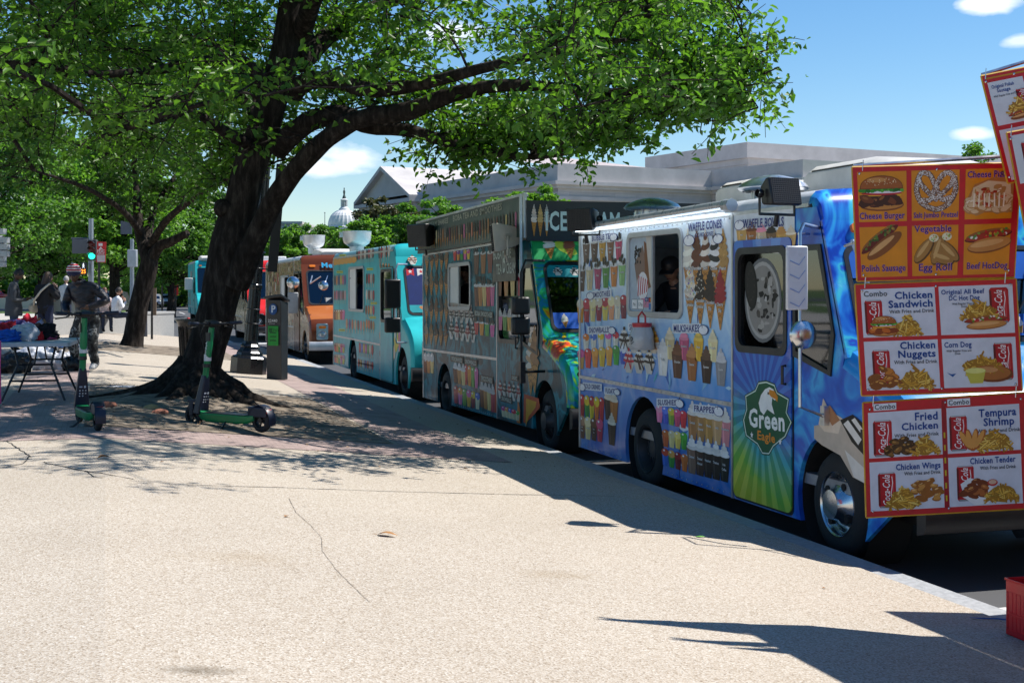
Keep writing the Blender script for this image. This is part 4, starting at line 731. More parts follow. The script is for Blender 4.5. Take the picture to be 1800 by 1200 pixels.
    if win:
        y0, z0, y1, z1 = win; wf = MB(); wf.plate(rr(y0 - .045, z0 - .045, y1 + .045, z1 + .045, .1), [rr(y0 + .012, z0 + .012, y1 - .012, z1 - .012, .06)], lambda a, b, d: (-.022 + d, a, b), .04); ym = (y0 + y1) / 2; wf.box(-.012, ym + .03, z0, .02, ym + .065, z1); sw = wf.build('service_window', mat('window_frame_grey', (.42, .43, .44), .4, .5, var=.15), root, bev=.005); V.sw = sw
        MB().box(.004, ym + .04, z0, .01, y1, z1).build('pane', MPRN if False else WHITE, sw)
    if door:
        d0, d1 = door[0], door[1]; db = MB(); zt_ = min(zr - .28, 2.35)
        outer = rr(d0, zs + .03, d1, zt_, .06); hole = grow_poly(dw, -.008); db.plate(outer, [hole], lambda a, b, d: (-.018 + d, a, b), .016); dd = db.build('door', doorm or sm, root); V.door = dd
        g = MB(); g.plate(grow_poly(outer, .018), [grow_poly(outer, -.004)], lambda a, b, d: (-.006 + d, a, b), .004); g.build('door_seal', BLK, dd)
        g = MB(); g.plate(grow_poly(dw, .03), [grow_poly(dw, -.025)], lambda a, b, d: (-.026 + d, a, b), .03); g.build('window_frame', BLK, dd)
        MB().plate(dw, [], lambda a, b, d: (.004 + d, a, b), .004).build('window', DGL, dd)
        g = MB(); g.tube([(-.03, d0 + .06, 1.22), (-.06, d0 + .06, 1.22), (-.06, d0 + .06, 1.36), (-.03, d0 + .06, 1.36)], .012, 6); g.build('handle', BLK, dd)
        if qw:
            g = MB(); g.plate(grow_poly(qw, .022), [grow_poly(qw, -.02)], lambda a, b, d: (-.014 + d, a, b), .016); q = g.build('quarter_window', BLK, root); MB().plate(qw, [], lambda a, b, d: (.004 + d, a, b), .004).build('pane', DGL, q)
    mb = MB(); mb.box(-.012, yr + .1, zr - .135, .004, L, zr - .105); mb.box(-.02, (door[1] if door else yr) + .03, rail, .0, L - .02, rail + .035)
    if door: mb.box(-.016, door[1] + .02, zs, .0, door[1] + .05, zr - .12)
    mb.box(-.014, L - .035, zs, .004, L + .01, zr - .12)
    yy = (door[1] if door else yr) + .1
    while yy < L - .05:
        for z in (rail + .018, zr - .155, zs + .03):
            if z > zs + .1 or abs(yy - yw) > arch + .05: mb.sphere((-.006 if z != rail + .018 else -.02, yy, z), .007, 6)
        yy += .11
    mb.build('trim_rail', ALU, body)
    mb = MB(); yy = (door[1] if door else yr) + 1.15
    while yy < L - .4:
        if not (win and win[0] - .06 < yy < win[2] + .06): mb.box(-.0042, yy, rail + .04, -.002, yy + .005, zr - .15)
        if abs(yy - yw) > arch + .05: mb.box(-.0042, yy, zs + .02, -.002, yy + .005, rail)
        yy += 1.22
    if mb.v: mb.build('panel_seam', mat('seam_dark_grey', (.05, .055, .06), .6), body)  # panel seams drawn as thin dark grey strips
    for xx in (.22, Wx - .36): m = MB(); m.plate(rr(xx, .035, xx + .16, .10, .02), [], lambda a, b, d: fn(a, b, -.03 + d), .03); m.build('marker_light', AMB, body)
    V.Wd = Wx; V.yr = yr; V.zr = zr; V.Len = L; V.yb = yb; V.zb = zb; V.dw = dw
    return V
def pr_side(V, off=.003):
    V.kx = getattr(V, 'kx', 1); V.ky = getattr(V, 'ky', 1)
    P = Print(lambda a, b, l: (-off - l * .0006, -a, b)); P.at = lambda px, py: (-V.L(px, py)[0], V.L(px, py)[1])
    def sc(px, py): a = P.at(px, py); b = P.at(px + 4, py); c = P.at(px, py - 4); return (b[0] - a[0]) / 4, (c[1] - a[1]) / 4
    P.sc = sc
    def T(t, x0, y0, x1, y1, hpx, col, l=6, **k):
        A = P.at(x0, y0); B = P.at(x1, y1); w = math.hypot(B[0] - A[0], B[1] - A[1]); P.text(t, A[0], A[1], hpx * sc((x0 + x1) / 2, y0)[1], col, l, w=w, rot=math.atan2(B[1] - A[1], B[0] - A[0]), **k)
    P.T = T
    def prow(f, n, x0, y0, x1, y1, wpx, hpx, items):
        for i in range(n):
            t = i / max(n - 1, 1); x = x0 + (x1 - x0) * t; y = y0 + (y1 - y0) * t; A = P.at(x, y); s = sc(x, y); it = items[i % len(items)]; H_ = hpx * s[1] * V.ky; P.lo = (i % 4) * .35; zlo = V.zs + .05
            if A[1] + H_ < zlo + .12: continue
            bb = max(A[1], zlo); f(A[0], bb, wpx * s[0] * V.kx, H_ - (bb - A[1]), it)
        P.lo = 0
    P.row = prow
    def circ(px, py, r): A = P.at(px, py); s = sc(px, py); P.ell(A[0], A[1], r * s[0] * 1.0, r * s[1], '#1d2c7a', 13, 18); P.ell(A[0], A[1], (r - 1.1) * s[0], (r - 1.1) * s[1], '#f4f6fa', 14, 18); P.text('$', A[0] - .25 * r * s[0], A[1] + .02, r * .5 * s[1], '#1d2c7a', 15)
    P.circ = circ
    def poly(pts, col, l): P.poly([P.at(*p) for p in pts], col, l)
    P.pp = poly; return P
def vent_mushroom(root, x, y, z, r, h=.16):
    m = MB(); m.lathe([(r * .55, 0), (r * .55, h * .75)], (x, y, z), n=24); m.lathe([(r * .9, h * .5), (r, h * .62), (r * 1.02, h * .7), (r * .92, h * .95), (r * .6, h * 1.25), (r * .25, h * 1.42), (0, h * 1.45)], (x, y, z), n=32)
    for k in range(12): a = 2 * PI * k / 12; m.box(x + r * .58 * math.cos(a) - .012, y + r * .58 * math.sin(a) - .012, z, x + r * .58 * math.cos(a) + .012, y + r * .58 * math.sin(a) + .012, z + h * .6)
    m.build('roof_vent', STEEL, root)
def vent_bowl(root, x, y, z, r, h):
    m = MB(); m.lathe([(r * .5, 0), (r * .5, h * .3), (r * .62, h * .34), (r * .86, h * .45), (r * .95, h * .6), (r, h * .98), (r * 1.03, h), (r * .97, h), (r * .9, h * .6), (r * .5, h * .4)], (x, y, z), n=32); m.box(x - r * 1.2, y - .06, z + h * .72, x - r * .9, y + .06, z + h * .95); m.build('exhaust_hood', mat('galvanised', (.62, .66, .70), .35, .55, var=.2, scale=3), root)
def vent_ac(root, x0, y0, x1, y1, z, h):
    m = MB(); Wd = x1 - x0; secs = []
    for y, q, s in ((y0, .55, .1), (y0 + .12, .8, .04), (y0 + .4, 1, 0), (y1 - .15, 1, 0), (y1, .85, .03)): secs.append([(x0 + s, y, z), (x0 + s, y, z + h * q * .8), (x0 + s + .08, y, z + h * q), (x1 - s - .08, y, z + h * q), (x1 - s, y, z + h * q * .8), (x1 - s, y, z)])
    m.sweep(secs, 0, close=True, cap=True); o = m.build('air_conditioner', mat('ac_plastic', (.62, .60, .56), .5, var=.12, scale=4), root, bev=.01)
    m = MB()
    for k in range(5):
        m.box(x0 - .004 + .01, y0 + .5, z + .06 + k * h * .15, x0 + .02, y1 - .2, z + .06 + k * h * .15 + h * .06)
        for j in range(3): m.box(x0 + .12 + j * .22, y1 - .003, z + .05 + k * h * .16, x0 + .29 + j * .22, y1 + .004, z + .05 + k * h * .16 + h * .05)
    m.build('louvre', BLK, o)
def speaker(loc, rz, tilt, label, col='black', s=1.0):
    o = empty('floodlight_speaker', loc, rz, label, 'speaker'); m = MB(); M2 = BLK if col == 'black' else mat('worn_beige', (.5, .46, .4), .5)
    w, h, d = .17 * s, .12 * s, .12 * s; m.M = Matrix.Rotation(tilt, 4, 'X')
    m.sweep([[(-w * q, y, -h * q), (w * q, y, -h * q), (w * q, y, h * q), (-w * q, y, h * q)] for y, q in ((-d, 1), (-d * .6, 1.0), (d * .5, .72), (d, .5))], close=True, cap=True); m.build('housing', M2, o, bev=.012)
    g = MB(); g.M = m.M
    for k in range(13): g.box(-w * .9, -d - .004, -h * .9 + k * h * .15, w * .9, -d + .002, -h * .9 + k * h * .15 + .005)
    for k in range(15): g.box(-w * .9 + k * w * .128, -d - .004, -h * .9, -w * .9 + k * w * .128 + .004, -d + .002, h * .9)
    g.build('grille', mat('speaker_mesh', (.03, .03, .032), .6), o); b = MB(); b.tube([(-w - .02, 0, 0), (-w - .02, .0, -h - .05), (w + .02, 0, -h - .05), (w + .02, 0, 0)], .012, 6); b.lathe([(.03, -.02), (.035, 0), (.03, .02)], (w + .02, 0, 0), 'x', 14); b.lathe([(.03, -.02), (.035, 0), (.03, .02)], (-w - .02, 0, 0), 'x', 14); b.tube([(0, 0, -h - .05), (0, 0.02, -h - .14)], .02, 6); b.build('bracket', M2, o); return o
COLS = ['#7a3d1c', '#c7803b', '#e3c27a', '#c72c4a', '#e06aa0', '#5b9a3a', '#d9a132', '#8a1f38', '#e9d9b0', '#3d2417', '#ef8f6b', '#9dcf8a']
FRU = ['#d81e2c', '#f0921e', '#3aa53a', '#e85aa5', '#f2c928', '#2b6fc9', '#7a2a91', '#e5442a']
# ---- nearest truck: pale blue dessert van with the green badge door
ICE = wrap('ice_blue_wrap', [(.25, '#1f5fc0'), (.42, '#4aa6e6'), (.5, '#a8dcf4'), (.56, '#f0f6fa'), (.66, '#58b4ea'), (.8, '#2a6ecc')], 1.6, 1.6, zgrad=(.5, 2.2, [(0, '#1450b4'), (.35, '#2f8ade'), (.7, '#c4e2f6'), (1, '#fafcfd')], .68), vor=2.6, ysw=(1.66, [(.25, '#15399c'), (.42, '#1a5cc4'), (.52, '#2a86d8'), (.6, '#3aa8e4'), (.68, '#2260c4'), (.8, '#5a3aa4')]))
def door_wrap():
    m, nt, b, o = newmat('sunburst_door'); t = nd(nt, 'ShaderNodeTexCoord'); s = nd(nt, 'ShaderNodeSeparateXYZ'); nt.links.new(t.outputs['Object'], s.inputs[0])
    def M(op, a, b2, c=None):
        n = nd(nt, 'ShaderNodeMath', operation=op)
        for i, v in enumerate((a, b2, c)):
            if v is None: continue
            if isinstance(v, (int, float)): n.inputs[i].default_value = v
            else: nt.links.new(v, n.inputs[i])
        return n.outputs[0]
    ang = M('ARCTAN2', M('SUBTRACT', s.outputs[2], 1.0), M('SUBTRACT', s.outputs[1], 2.15)); ray = M('SINE', M('MULTIPLY', ang, 26), None); ray = M('GREATER_THAN', ray, 0.1)
    n = noise_n(nt, 1.7, 4, .6); hgt = M('ADD', M('MULTIPLY', s.outputs[2], .62), M('MULTIPLY', n.outputs[0], .55)); hgt = M('SUBTRACT', hgt, M('MULTIPLY', s.outputs[1], -.0))
    hgt = M('ADD', hgt, M('MULTIPLY', M('SUBTRACT', 2.1, s.outputs[1]), .22)); r = ramp(nt, hgt, [(.34, '#c8c528'), (.5, '#6fb53a'), (.72, '#1f8f8a'), (.9, '#1f63b5'), (1, '#1850b4')])
    r2 = ramp(nt, hgt, [(.34, '#e6d84a'), (.5, '#a9cf4a'), (.72, '#3fb0b8'), (.9, '#3b86cf'), (1, '#2a74cc')]); x = nd(nt, 'ShaderNodeMixRGB'); nt.links.new(ray, x.inputs[0]); nt.links.new(r.outputs[0], x.inputs[1]); nt.links.new(r2.outputs[0], x.inputs[2])
    nt.links.new(x.outputs[0], b.inputs['Base Color']); b.inputs['Roughness'].default_value = .28; b.inputs['Coat Weight'].default_value = .4; return m
DW = door_wrap()
SPL = wrap('blue_splash_wrap', [(.2, '#121f7d'), (.42, '#1747b5'), (.52, '#2f8fe0'), (.6, '#43c3d9'), (.66, '#2456c4'), (.72, '#8a2a9c'), (.78, '#1fb0a8'), (.86, '#b8d838')], 1.9, 1.6, rough=.22)
HOODB = wrap('azure_hood', [(.3, '#1570c4'), (.7, '#2b9be0')], .8, .5, rough=.2)
u0 = 7.75
def l1(px, py): u, z = side(px, py); return u - u0, z - ROAD
V1 = van('nearest truck, pale blue with dessert pictures and a green badge on its door', u0, 14.3 - u0, 2.70, .2, 1.08, 4.68, 1.3, .88, 1.52, ICE, SPL, rail=.965, door=(1.66, 2.66, 1.46, 2.26), win=(l1(1198, 500)[0], 1.72, l1(1107, 500)[0], 2.47), doorm=DW, hood_m=HOODB, roofm=mat('roof_white', (.6, .62, .64), .45, .1, var=.15), arch=.50)
V1.kx = 1.35; V1.ky = 1.06; P = pr_side(V1)
WC = ['#efe9dc', '#6b3418', '#f1e6da', '#e9e6e6', '#c79a58']
def HD(t, x0, y0, x1, y1, h):
    A = P.at(x0, y0); B = P.at(x1, y1); m = P.sc(x0, y0); e = 2.5
    P.pp([(x0 - e, y0 + e), (x1 + e, y1 + e), (x1 + e, y1 - h - e), (x0 - e, y0 - h - e)], '#e9eef5', 10); P.T(t, x0, y0, x1, y1, h, '#1b2a7c', 12, off=.045)
# background shards, waves and flakes
for i in range(120):
    x = random.uniform(1024, 1284); y = random.uniform(430, 860); A = P.at(x, y); s = P.sc(x, y)
    if y > 735 and x < 1175: y -= 300; A = P.at(x, y)
    r = random.uniform(6, 30) * s[1]; t = random.uniform(0, PI); q = r * random.uniform(.12, .3)
    z = A[1]
    if not (.3 < z < 2.3) or (z > 1.5 and 3.55 < -A[0] < 5.35) or (abs(-A[0] - 4.68) < .75 and z < 1.05): continue
    P.poly([(A[0] + r * math.cos(t), z + r * math.sin(t)), (A[0] - q * math.sin(t), z + q * math.cos(t)), (A[0] - r * math.cos(t), z - r * math.sin(t)), (A[0] + q * math.sin(t), z - q * math.cos(t))], random.choice(['#bfe2f4', '#8fc7ea', '#2f6fc4', '#e6f2f9', '#3fc0d0', '#1f4ea6', '#5aa9e0']), 1 + (i % 5) * .2)
def R_(x0, y0, x1, y1, n, w, h, f): P.row(f, n, x0, y0, x1, y1, w, h, list(range(n)))
lab = lambda L_: (lambda i: L_[i % len(L_)])
def fcup(cols, tops, kind, labs=None): return lambda a, b, w, h, i: cup(P, a, b, w, h, cols[i % len(cols)], tops[i % len(tops)], 3, kind, labs[i % len(labs)] if labs else None)
def fcone(cols, labs=None, str_=None, dots=None): return lambda a, b, w, h, i: cone(P, a, b, w, h, cols[i % len(cols)], 3, (str_ or [None] * 9)[i], (dots or [None] * 9)[i], labs[i] if labs else None)
HD('BUBBLE TEA', 1042, 424, 1078, 419, 9); P.circ(1080, 417, 7)
R_(1031, 462, 1088, 457, 5, 9, 46, fcup(['#6d5244', '#5b3a28', '#c2912f', '#8a5a3c', '#c23a66'], ['#222'], 'boba', ['Milk\nTea', 'Thai\nTea', 'Mango\nTea', 'Brown\nSugar', 'Strawberry']))
R_(1023, 512, 1094, 502, 6, 9.5, 50, fcup(['#5a3a2a', '#d9c8a0', '#b03066', '#4f8f3a', '#d07f3a', '#8fc07a'], ['#222'], 'boba', ['Iced\nCoffee', 'Pina\nColada', 'Grape', 'Matcha', 'Peach', 'Honeydew']))
HD('SMOOTHIES', 1044, 523, 1074, 520, 9); P.circ(1039, 520, 7)
R_(1021, 567, 1097, 560, 8, 9, 44, fcup(['#d9922a', '#b5303c', '#e6d28a', '#8f1838', '#e8cf5e', '#e39a70', '#ece4cf', '#7a1838'], ['#e9dcc0', '#c83a4a', '#f0e2b0'], 'dome', ['Mango', 'Strawberry', 'Banana', 'Berry', 'Lemonade', 'Peach', 'Colada', 'Mix']))
HD('SNOWBALLS', 1037, 585, 1071, 584, 9); P.circ(1077, 581, 7)
R_(1031, 615, 1083, 611, 5, 8, 30, fcup(['#e9e2d2'], ['#f0801e', '#2f6fd0', '#f2d22a', '#e858b0', '#e0203a'], 'dome')); R_(1022, 648, 1096, 640, 7, 9, 36, fcup(['#d9a04a', '#e02030', '#f0902a', '#f2c22a', '#f5a63a', '#2fb03a', '#2a58c0'], ['#e858a0', '#d81e2c', '#f5a63a', '#f2c94a', '#f5b04a', '#3aa53a', '#e0e6f0'], 'dome'))
HD('SUNDAES', 1108, 580, 1137, 579, 10); P.circ(1142, 578, 7)
def fs(cs): return lambda a, b, w, h, i: sundae(P, a, b, w, h, *cs[i % len(cs)])
R_(1098, 620, 1150, 621, 4, 15, 44, fs([('#efeae4', '#2a1a12'), ('#d9a860', '#7a4a20'), ('#f0ece8', '#1a1a20'), ('#e8b048', '#c9842a')])); R_(1106, 655, 1142, 657, 3, 15, 42, fs([('#f2dcdc', '#c8202e'), ('#efe9e2', '#4a2a1a'), ('#e9e4dd', '#241812')]))
HD('MILKSHAKES', 1186, 583, 1231, 583, 12); P.circ(1238, 580, 9)
R_(1178, 632, 1254, 636, 4, 13, 52, fcup(['#e6ce9a', '#d05a80', '#e8b430', '#ead9a4'], ['#f2e2c0', '#e88aa8', '#f2cc5a', '#f0e4bc'], 'whip', ['Banana', 'Strawberry', 'Mango', 'Pineapple']))
R_(1166, 660, 1268, 678, 5, 15, 60, fcup(['#e9e6df', '#5a2f1a', '#a0602a', '#3a2014', '#8f8f92'], ['#f4f2ee', '#7a4a2c', '#c88a50', '#6a4a36', '#d0d0d4'], 'whip', ['Vanilla', 'Chocolate', 'Caramel', 'Espresso', 'Cookie']))
P.T('WAFFLE CONES', 1211, 407, 1270, 400, 14, '#1b2a7c', 12, off=.05, out='#eef3f8', outw=.06); P.T('& CAKE CONES', 1224, 417, 1256, 414, 7, '#1b2a7c', 12, off=.04, out='#eef3f8', outw=.06); P.circ(1213, 423, 10); P.circ(1264, 420, 9)
R_(1210, 520, 1272, 520, 5, 15, 108, fcone(WC, ['Vanilla', 'Chocolate', 'Swirl', 'Cookie\nDip', 'Peanut'], [None, None, '#6b3418', '#222228', None], [None, None, None, None, ['#a8783a', '#e0b878', '#7a4a1c']]))
R_(1214, 570, 1267, 580, 4, 16, 100, fcone(['#e8dccc', '#2a1a14', '#2c1c16', '#a01f2e'], ['Rainbow\nSprinkles', 'Chocolate\nSprinkles', 'Chocolate\nDip', 'Cherry\nDip'], None, [['#e03a5a', '#3a7ad0', '#f2d22a', '#2fa03a', '#ffffff', '#a040b0'], ['#e8e0d0', '#d8cfc0', '#3a2418'], None, None]))
HD('COLD DRINKS', 1028, 682, 1057, 685, 8); P.circ(1024, 680, 7); HD('FLOATS', 1066, 690, 1083, 692, 8); P.circ(1086, 689, 6)
R_(1024, 735, 1058, 740, 5, 7, 44, fcup(['#a02020', '#2f8f3a', '#d9c42a', '#e07020', '#c02030'], ['#c8282e', '#f2d22a'], 'dome')); R_(1024, 770, 1055, 776, 4, 9, 42, fcup(['#7a5238', '#e0c98a', '#4a2a1a', '#c01848'], ['#b08868', '#f0dca8', '#7a4a2c', '#e05080'], 'dome', ['Iced\nCoffee', 'Lemonade', 'Iced\nTea', 'Hibiscus'])); R_(1070, 738, 1080, 742, 2, 11, 52, fcup(['#3a2014', '#b06a2a'], ['#e8d8c0'], 'whip')); R_(1076, 782, 1076, 782, 1, 11, 52, fcup(['#2a1810'], ['#e8dcc8'], 'whip'))
HD('SLUSHIES', 1158, 711, 1190, 712, 9); P.circ(1196, 709, 8); HD('FRAPPES', 1222, 722, 1257, 726, 10); P.circ(1265, 723, 9)
R_(1160, 742, 1202, 752, 5, 9, 32, fcup(['#e87aa8', '#3a5ad0', '#8ab03a', '#e04a7a', '#d82a3a'], ['#f0a0c0', '#5a80e8', '#e8d040', '#f05a90', '#e83a4a'], 'dome')); R_(1171, 785, 1203, 790, 4, 9, 32, fcup(['#c0501e', '#e0cf8a', '#e8c85a', '#3aa02f'], ['#d8702a', '#f0e2b0', '#f2da7a', '#4fc03f'], 'dome')); R_(1170, 818, 1204, 828, 4, 9, 32, fcup(['#3a70d0', '#3a9a3a', '#7a1420', '#d8702a'], ['#e04a2a', '#e8a850', '#a01828', '#e8803a'], 'dome'))
R_(1218, 772, 1276, 784, 5, 14, 62, fcup(['#b07a48', '#b88850', '#c0904a', '#c8a070', '#e09098'], ['#f2efe8'], 'whip', ['Caramel', 'Salted\nCaramel', 'Mocha', 'Latte', 'Strawberry']))
R_(1217, 832, 1274, 846, 5, 14, 62, fcup(['#8a6a58', '#4a2f22', '#2a1a14', '#2c201a', '#1f2018'], ['#f2efea'], 'whip', ['Caramel', 'Toasted\nAlmond', 'Hazelnut', 'Tiramisu', 'Irish\nCoffee']))
P.build('menu_artwork', V1.body)
# waffle bowls strip above the door, badge on the door, cookie poster in the door window
P = pr_side(V1, .006); P.pp([(1293, 441), (1398, 447), (1398, 366), (1293, 378)], '#dfe8f0', 0); P.T('WAFFLE BOWLS', 1308, 401, 1380, 397, 15, '#1b2a7c', 12, off=.05, out='#f4f7fa', outw=.05); P.circ(1302, 396, 9)
R_(1305, 432, 1392, 440, 6, 14, 40, fcup(['#caa05a', '#a86a34', '#d8c0a0', '#7a5a3a', '#d0a050', '#d8b070'], ['#efe8da', '#7a4020', '#e890a8', '#241812', '#c89048', '#f0e4d0'], 'whip', ['Vanilla', 'Chocolate', 'Rainbow', 'Cookie', 'Peanut', 'Swirl'])); P.build('waffle_bowl_sign', V1.body)
P = pr_side(V1, .0195); G1 = '#0f5a3a'
def badge(k): return [(1351 + (x - 1351) * k, 735 + (y - 735) * k) for x, y in ((1351, 668), (1366, 674), (1371, 688), (1392, 700), (1388, 724), (1397, 742), (1386, 768), (1364, 786), (1356, 800), (1344, 799), (1335, 782), (1314, 766), (1309, 738), (1315, 718), (1313, 694), (1331, 684), (1337, 670))]
P.pp(badge(1.0), '#0b4a30', 1); P.pp(badge(.965), '#d9efe2', 2); P.pp(badge(.93), G1, 3)
P.pp([(1341, 722), (1338, 708), (1342, 694), (1349, 684), (1357, 680), (1364, 684), (1369, 694), (1371, 702), (1366, 703), (1362, 699), (1361, 710), (1366, 728), (1353, 719), (1347, 729)], '#f4f6f4', 5); P.pp([(1357, 684), (1366, 687), (1372, 697), (1371, 706), (1367, 701), (1360, 697), (1356, 692)], '#d98a1e', 6); A = P.at(1355, 691); P.ell(A[0], A[1], .012, .012, '#111', 7)
P.T('Green', 1321, 748, 1384, 757, 31, '#f6faf6', 6, off=.05); P.T('Eagle', 1336, 771, 1367, 778, 15, '#e8902a', 6, off=.04)
for px, py in ((1326, 764), (1376, 776)):
    A = P.at(px, py); P.poly([(A[0] + (.03 if i % 2 == 0 else .013) * math.sin(PI * i / 5), A[1] + (.03 if i % 2 == 0 else .013) * math.cos(PI * i / 5)) for i in range(10)], '#f4f6f4', 6)
P.build('badge', V1.door)
P = Print(lambda a, b, l: (.003 - l * .0005, -a, b)); d = V1.dw; ys = [p[0] for p in d]; zs_ = [p[1] for p in d]; yc, zc = (min(ys) + max(ys)) / 2, (min(zs_) + max(zs_)) / 2
P.ell(-yc, zc, .32, .34, '#8c8f92', 1, 28); P.ell(-yc, zc, .29, .31, '#e2e0dc', 2, 28); P.ell(-yc, zc, .26, .28, '#b8b4ae', 3, 24)
for i in range(46): t, q = random.uniform(0, 2 * PI), random.random() ** .5 * .24; P.ell(-yc + q * math.cos(t), zc + q * math.sin(t), random.uniform(.012, .05), random.uniform(.01, .035), random.choice(['#16120f', '#f3f1ee', '#2a2420', '#ded9d2', '#6a625a']), 3.5 + i * .03, 7, j=.3)
P.ell(-yc - .2, zc + .12, .11, .2, '#151311', 6, 20, rot=.2); P.ell(-yc - .2, zc + .12, .085, .17, '#2a2522', 7, 20, rot=.2)
for i in range(14): t = 2 * PI * i / 14; P.ell(-yc - .2 + .06 * math.cos(t), zc + .12 + .12 * math.sin(t), .008, .012, '#4a433c', 8, 6)
P.build('cookie_poster', V1.door, print_mat('poster_print', .5, 0, tint=.55))  # tint darkens the print in place of the dark window glass
P = Print(lambda a, b, l: (.002 - l * .0004, -a, b)); y0, z0, y1, z1 = V1.win if hasattr(V1, 'win') else (l1(1198, 500)[0], 1.72, l1(1107, 500)[0], 2.47); ym = (y0 + y1) / 2; c = -(ym + y1) / 2
P.rect(-y1, z0, -ym - .04, z1, '#b9c6d2', 1); P.poly([(c - .2, z0 + .48), (c + .02, z0 + .66), (c + .2, z0 + .3), (c + .12, z0 + .14), (c - .1, z0 + .2)], '#8f7466', 2)
for i in range(24): P.ell(c - .16 + random.uniform(-.05, .13), z0 + .53 + random.uniform(-.05, .12), .02, .018, '#231a18', 3, 7)
P.poly([(c + .05, z0 + .7), (c + .26, z0 + .62), (c + .24, z0 + .25), (c + .1, z0 + .22)], '#8a5a38', 3); P.poly([(c + .1, z0 + .74), (c + .28, z0 + .74), (c + .28, z0 + .2), (c + .2, z0 + .3)], '#d5cdc4', 4)
P.ell(c + .02, z0 + .26, .14, .14, '#f2eef0', 5)
for k in range(5): P.line([(c - .1 + k * .055, z0 + .16 + .01 * k), (c - .07 + k * .055, z0 + .36 - .01 * k)], .022, '#c22234', 6)
P.rect(c - .02, z0 + .05, c + .2, z0 + .14, '#d58aa8', 6)
for k, (t, cc_) in enumerate((('Pay', '#f4f4f4'), ('G Pay', '#f4f4f4'))): P.rect(c - .26 + k * .16, z0 + .03, c - .12 + k * .16, z0 + .13, '#222222', 7); P.rect(c - .256 + k * .16, z0 + .034, c - .124 + k * .16, z0 + .126, cc_, 8); P.text(t, c - .19 + k * .16, z0 + .065, .03, '#333333', 9, al='c')
P.rect(c + .08, z0 + .11, c + .17, z0 + .15, '#1a3a8a', 8); P.text('VISA', c + .125, z0 + .12, .02, '#f4f4f4', 9, al='c'); P.rect(c + .18, z0 + .1, c + .27, z0 + .15, '#4a3a3a', 8); P.ell(c + .21, z0 + .125, .02, .02, '#d82a22', 9); P.ell(c + .24, z0 + .125, .02, .02, '#f0a020', 10); P.rect(c + .18, z0 + .03, c + .26, z0 + .09, '#3a7ac0', 8)
P.build('window_poster', V1.sw, MPRN)
# awning light rail, roof gear, mirrors
m = MB(); m.tube([(-.05, 2.75, 2.66), (-.05, 6.6, 2.62)], .04, 10); m.tube([(-.05, 2.62, 2.65), (-.05, 2.75, 2.65)], .055, 8); m.box(-.02, 2.7, 2.62, .1, 6.5, 2.65); m.build('rolled_awning', mat('awning_grey', (.5, .53, .56), .3, .4, var=.15), V1.root)
m = MB(); m.box(-.075, 2.8, 2.578, -.03, 6.5, 2.592); m.build('led_strip', mat('led_strip', (.8, .85, .95), .3, emit=(.75, .88, 1), estr=2.2), V1.root)
vent_mushroom(V1.root, .55, 5.8, 2.72, .30, .14); vent_mushroom(V1.root, .5, 2.95, 2.72, .30, .15); vent_ac(V1.root, .72, 3.55, 1.5, 4.65, 2.72, .27); vent_ac(V1.root, .95, 1.75, 1.95, 3.3, 2.74, .30)
m = MB(); yy = side(1404, 600, TV - .24)[0] - V1.u0; m.tube([(-.01, yy + .12, 2.40), (-.2, yy, 2.42), (-.24, yy - .02, 2.36), (-.24, yy - .02, 1.1), (-.02, yy, 1.02)], .014, 8); m.box(-.05, yy - .03, .96, -.0, yy + .03, 1.1); m.tube([(-.24, yy, 2.35), (-.02, yy + .25, 2.36)], .01, 6); arm = m.build('mirror_arm', STEEL, V1.root)
m = MB(); m.box(-.36, yy - .05, 1.80, -.19, yy - .02, 2.26); mm = m.build('mirror', mat('mirror_white_back', (.66, .67, .68), .3, var=.05), V1.root, bev=.01)
m = MB()
for k in range(4): m.plate([(-.40, 1.85 + k * .1), (-.31, 1.82 + k * .1), (-.25, 1.88 + k * .1), (-.25, 1.888 + k * .1), (-.31, 1.828 + k * .1), (-.40, 1.858 + k * .1)], [], lambda a, b, d: (a * .8 - .018, yy - .054 + d, b), .002)
m.build('marking', mat('blue_tape', (.25, .34, .55), .5), mm)
m = MB(); m.lathe([(.105, 0), (.10, -.025), (.07, -.045), (.04, -.054), (0, -.058)], (-.22, yy - .02, 1.62), 'y', 24, 0); m = m.build('convex_mirror', CHR, V1.root)
m = MB(); p = V1.L(1463, 420); m.tube([(.05, .98, 2.26), (.05, .70, 2.3), (1.0, .5, 2.3)], .012, 6); m.tube([(.12, 1.0, 2.3), (.1, .75, 1.98), (.08, .70, 1.74)], [.016, .014, .02], 8); m.tube([(-.01, .6, 1.5), (.1, .35, 1.42)], .01, 6); m.build('grab_bar', STEEL, V1.root)
m = MB(); m.box(-.04, .5, .92, .0, .62, .98); m.box(-.04, .3, .9, .0, .42, .96); m.tube([(-.03, .58, .95), (-.03, .3, .93)], .02, 6); m.build('bonnet_latch', BLK, V1.root)
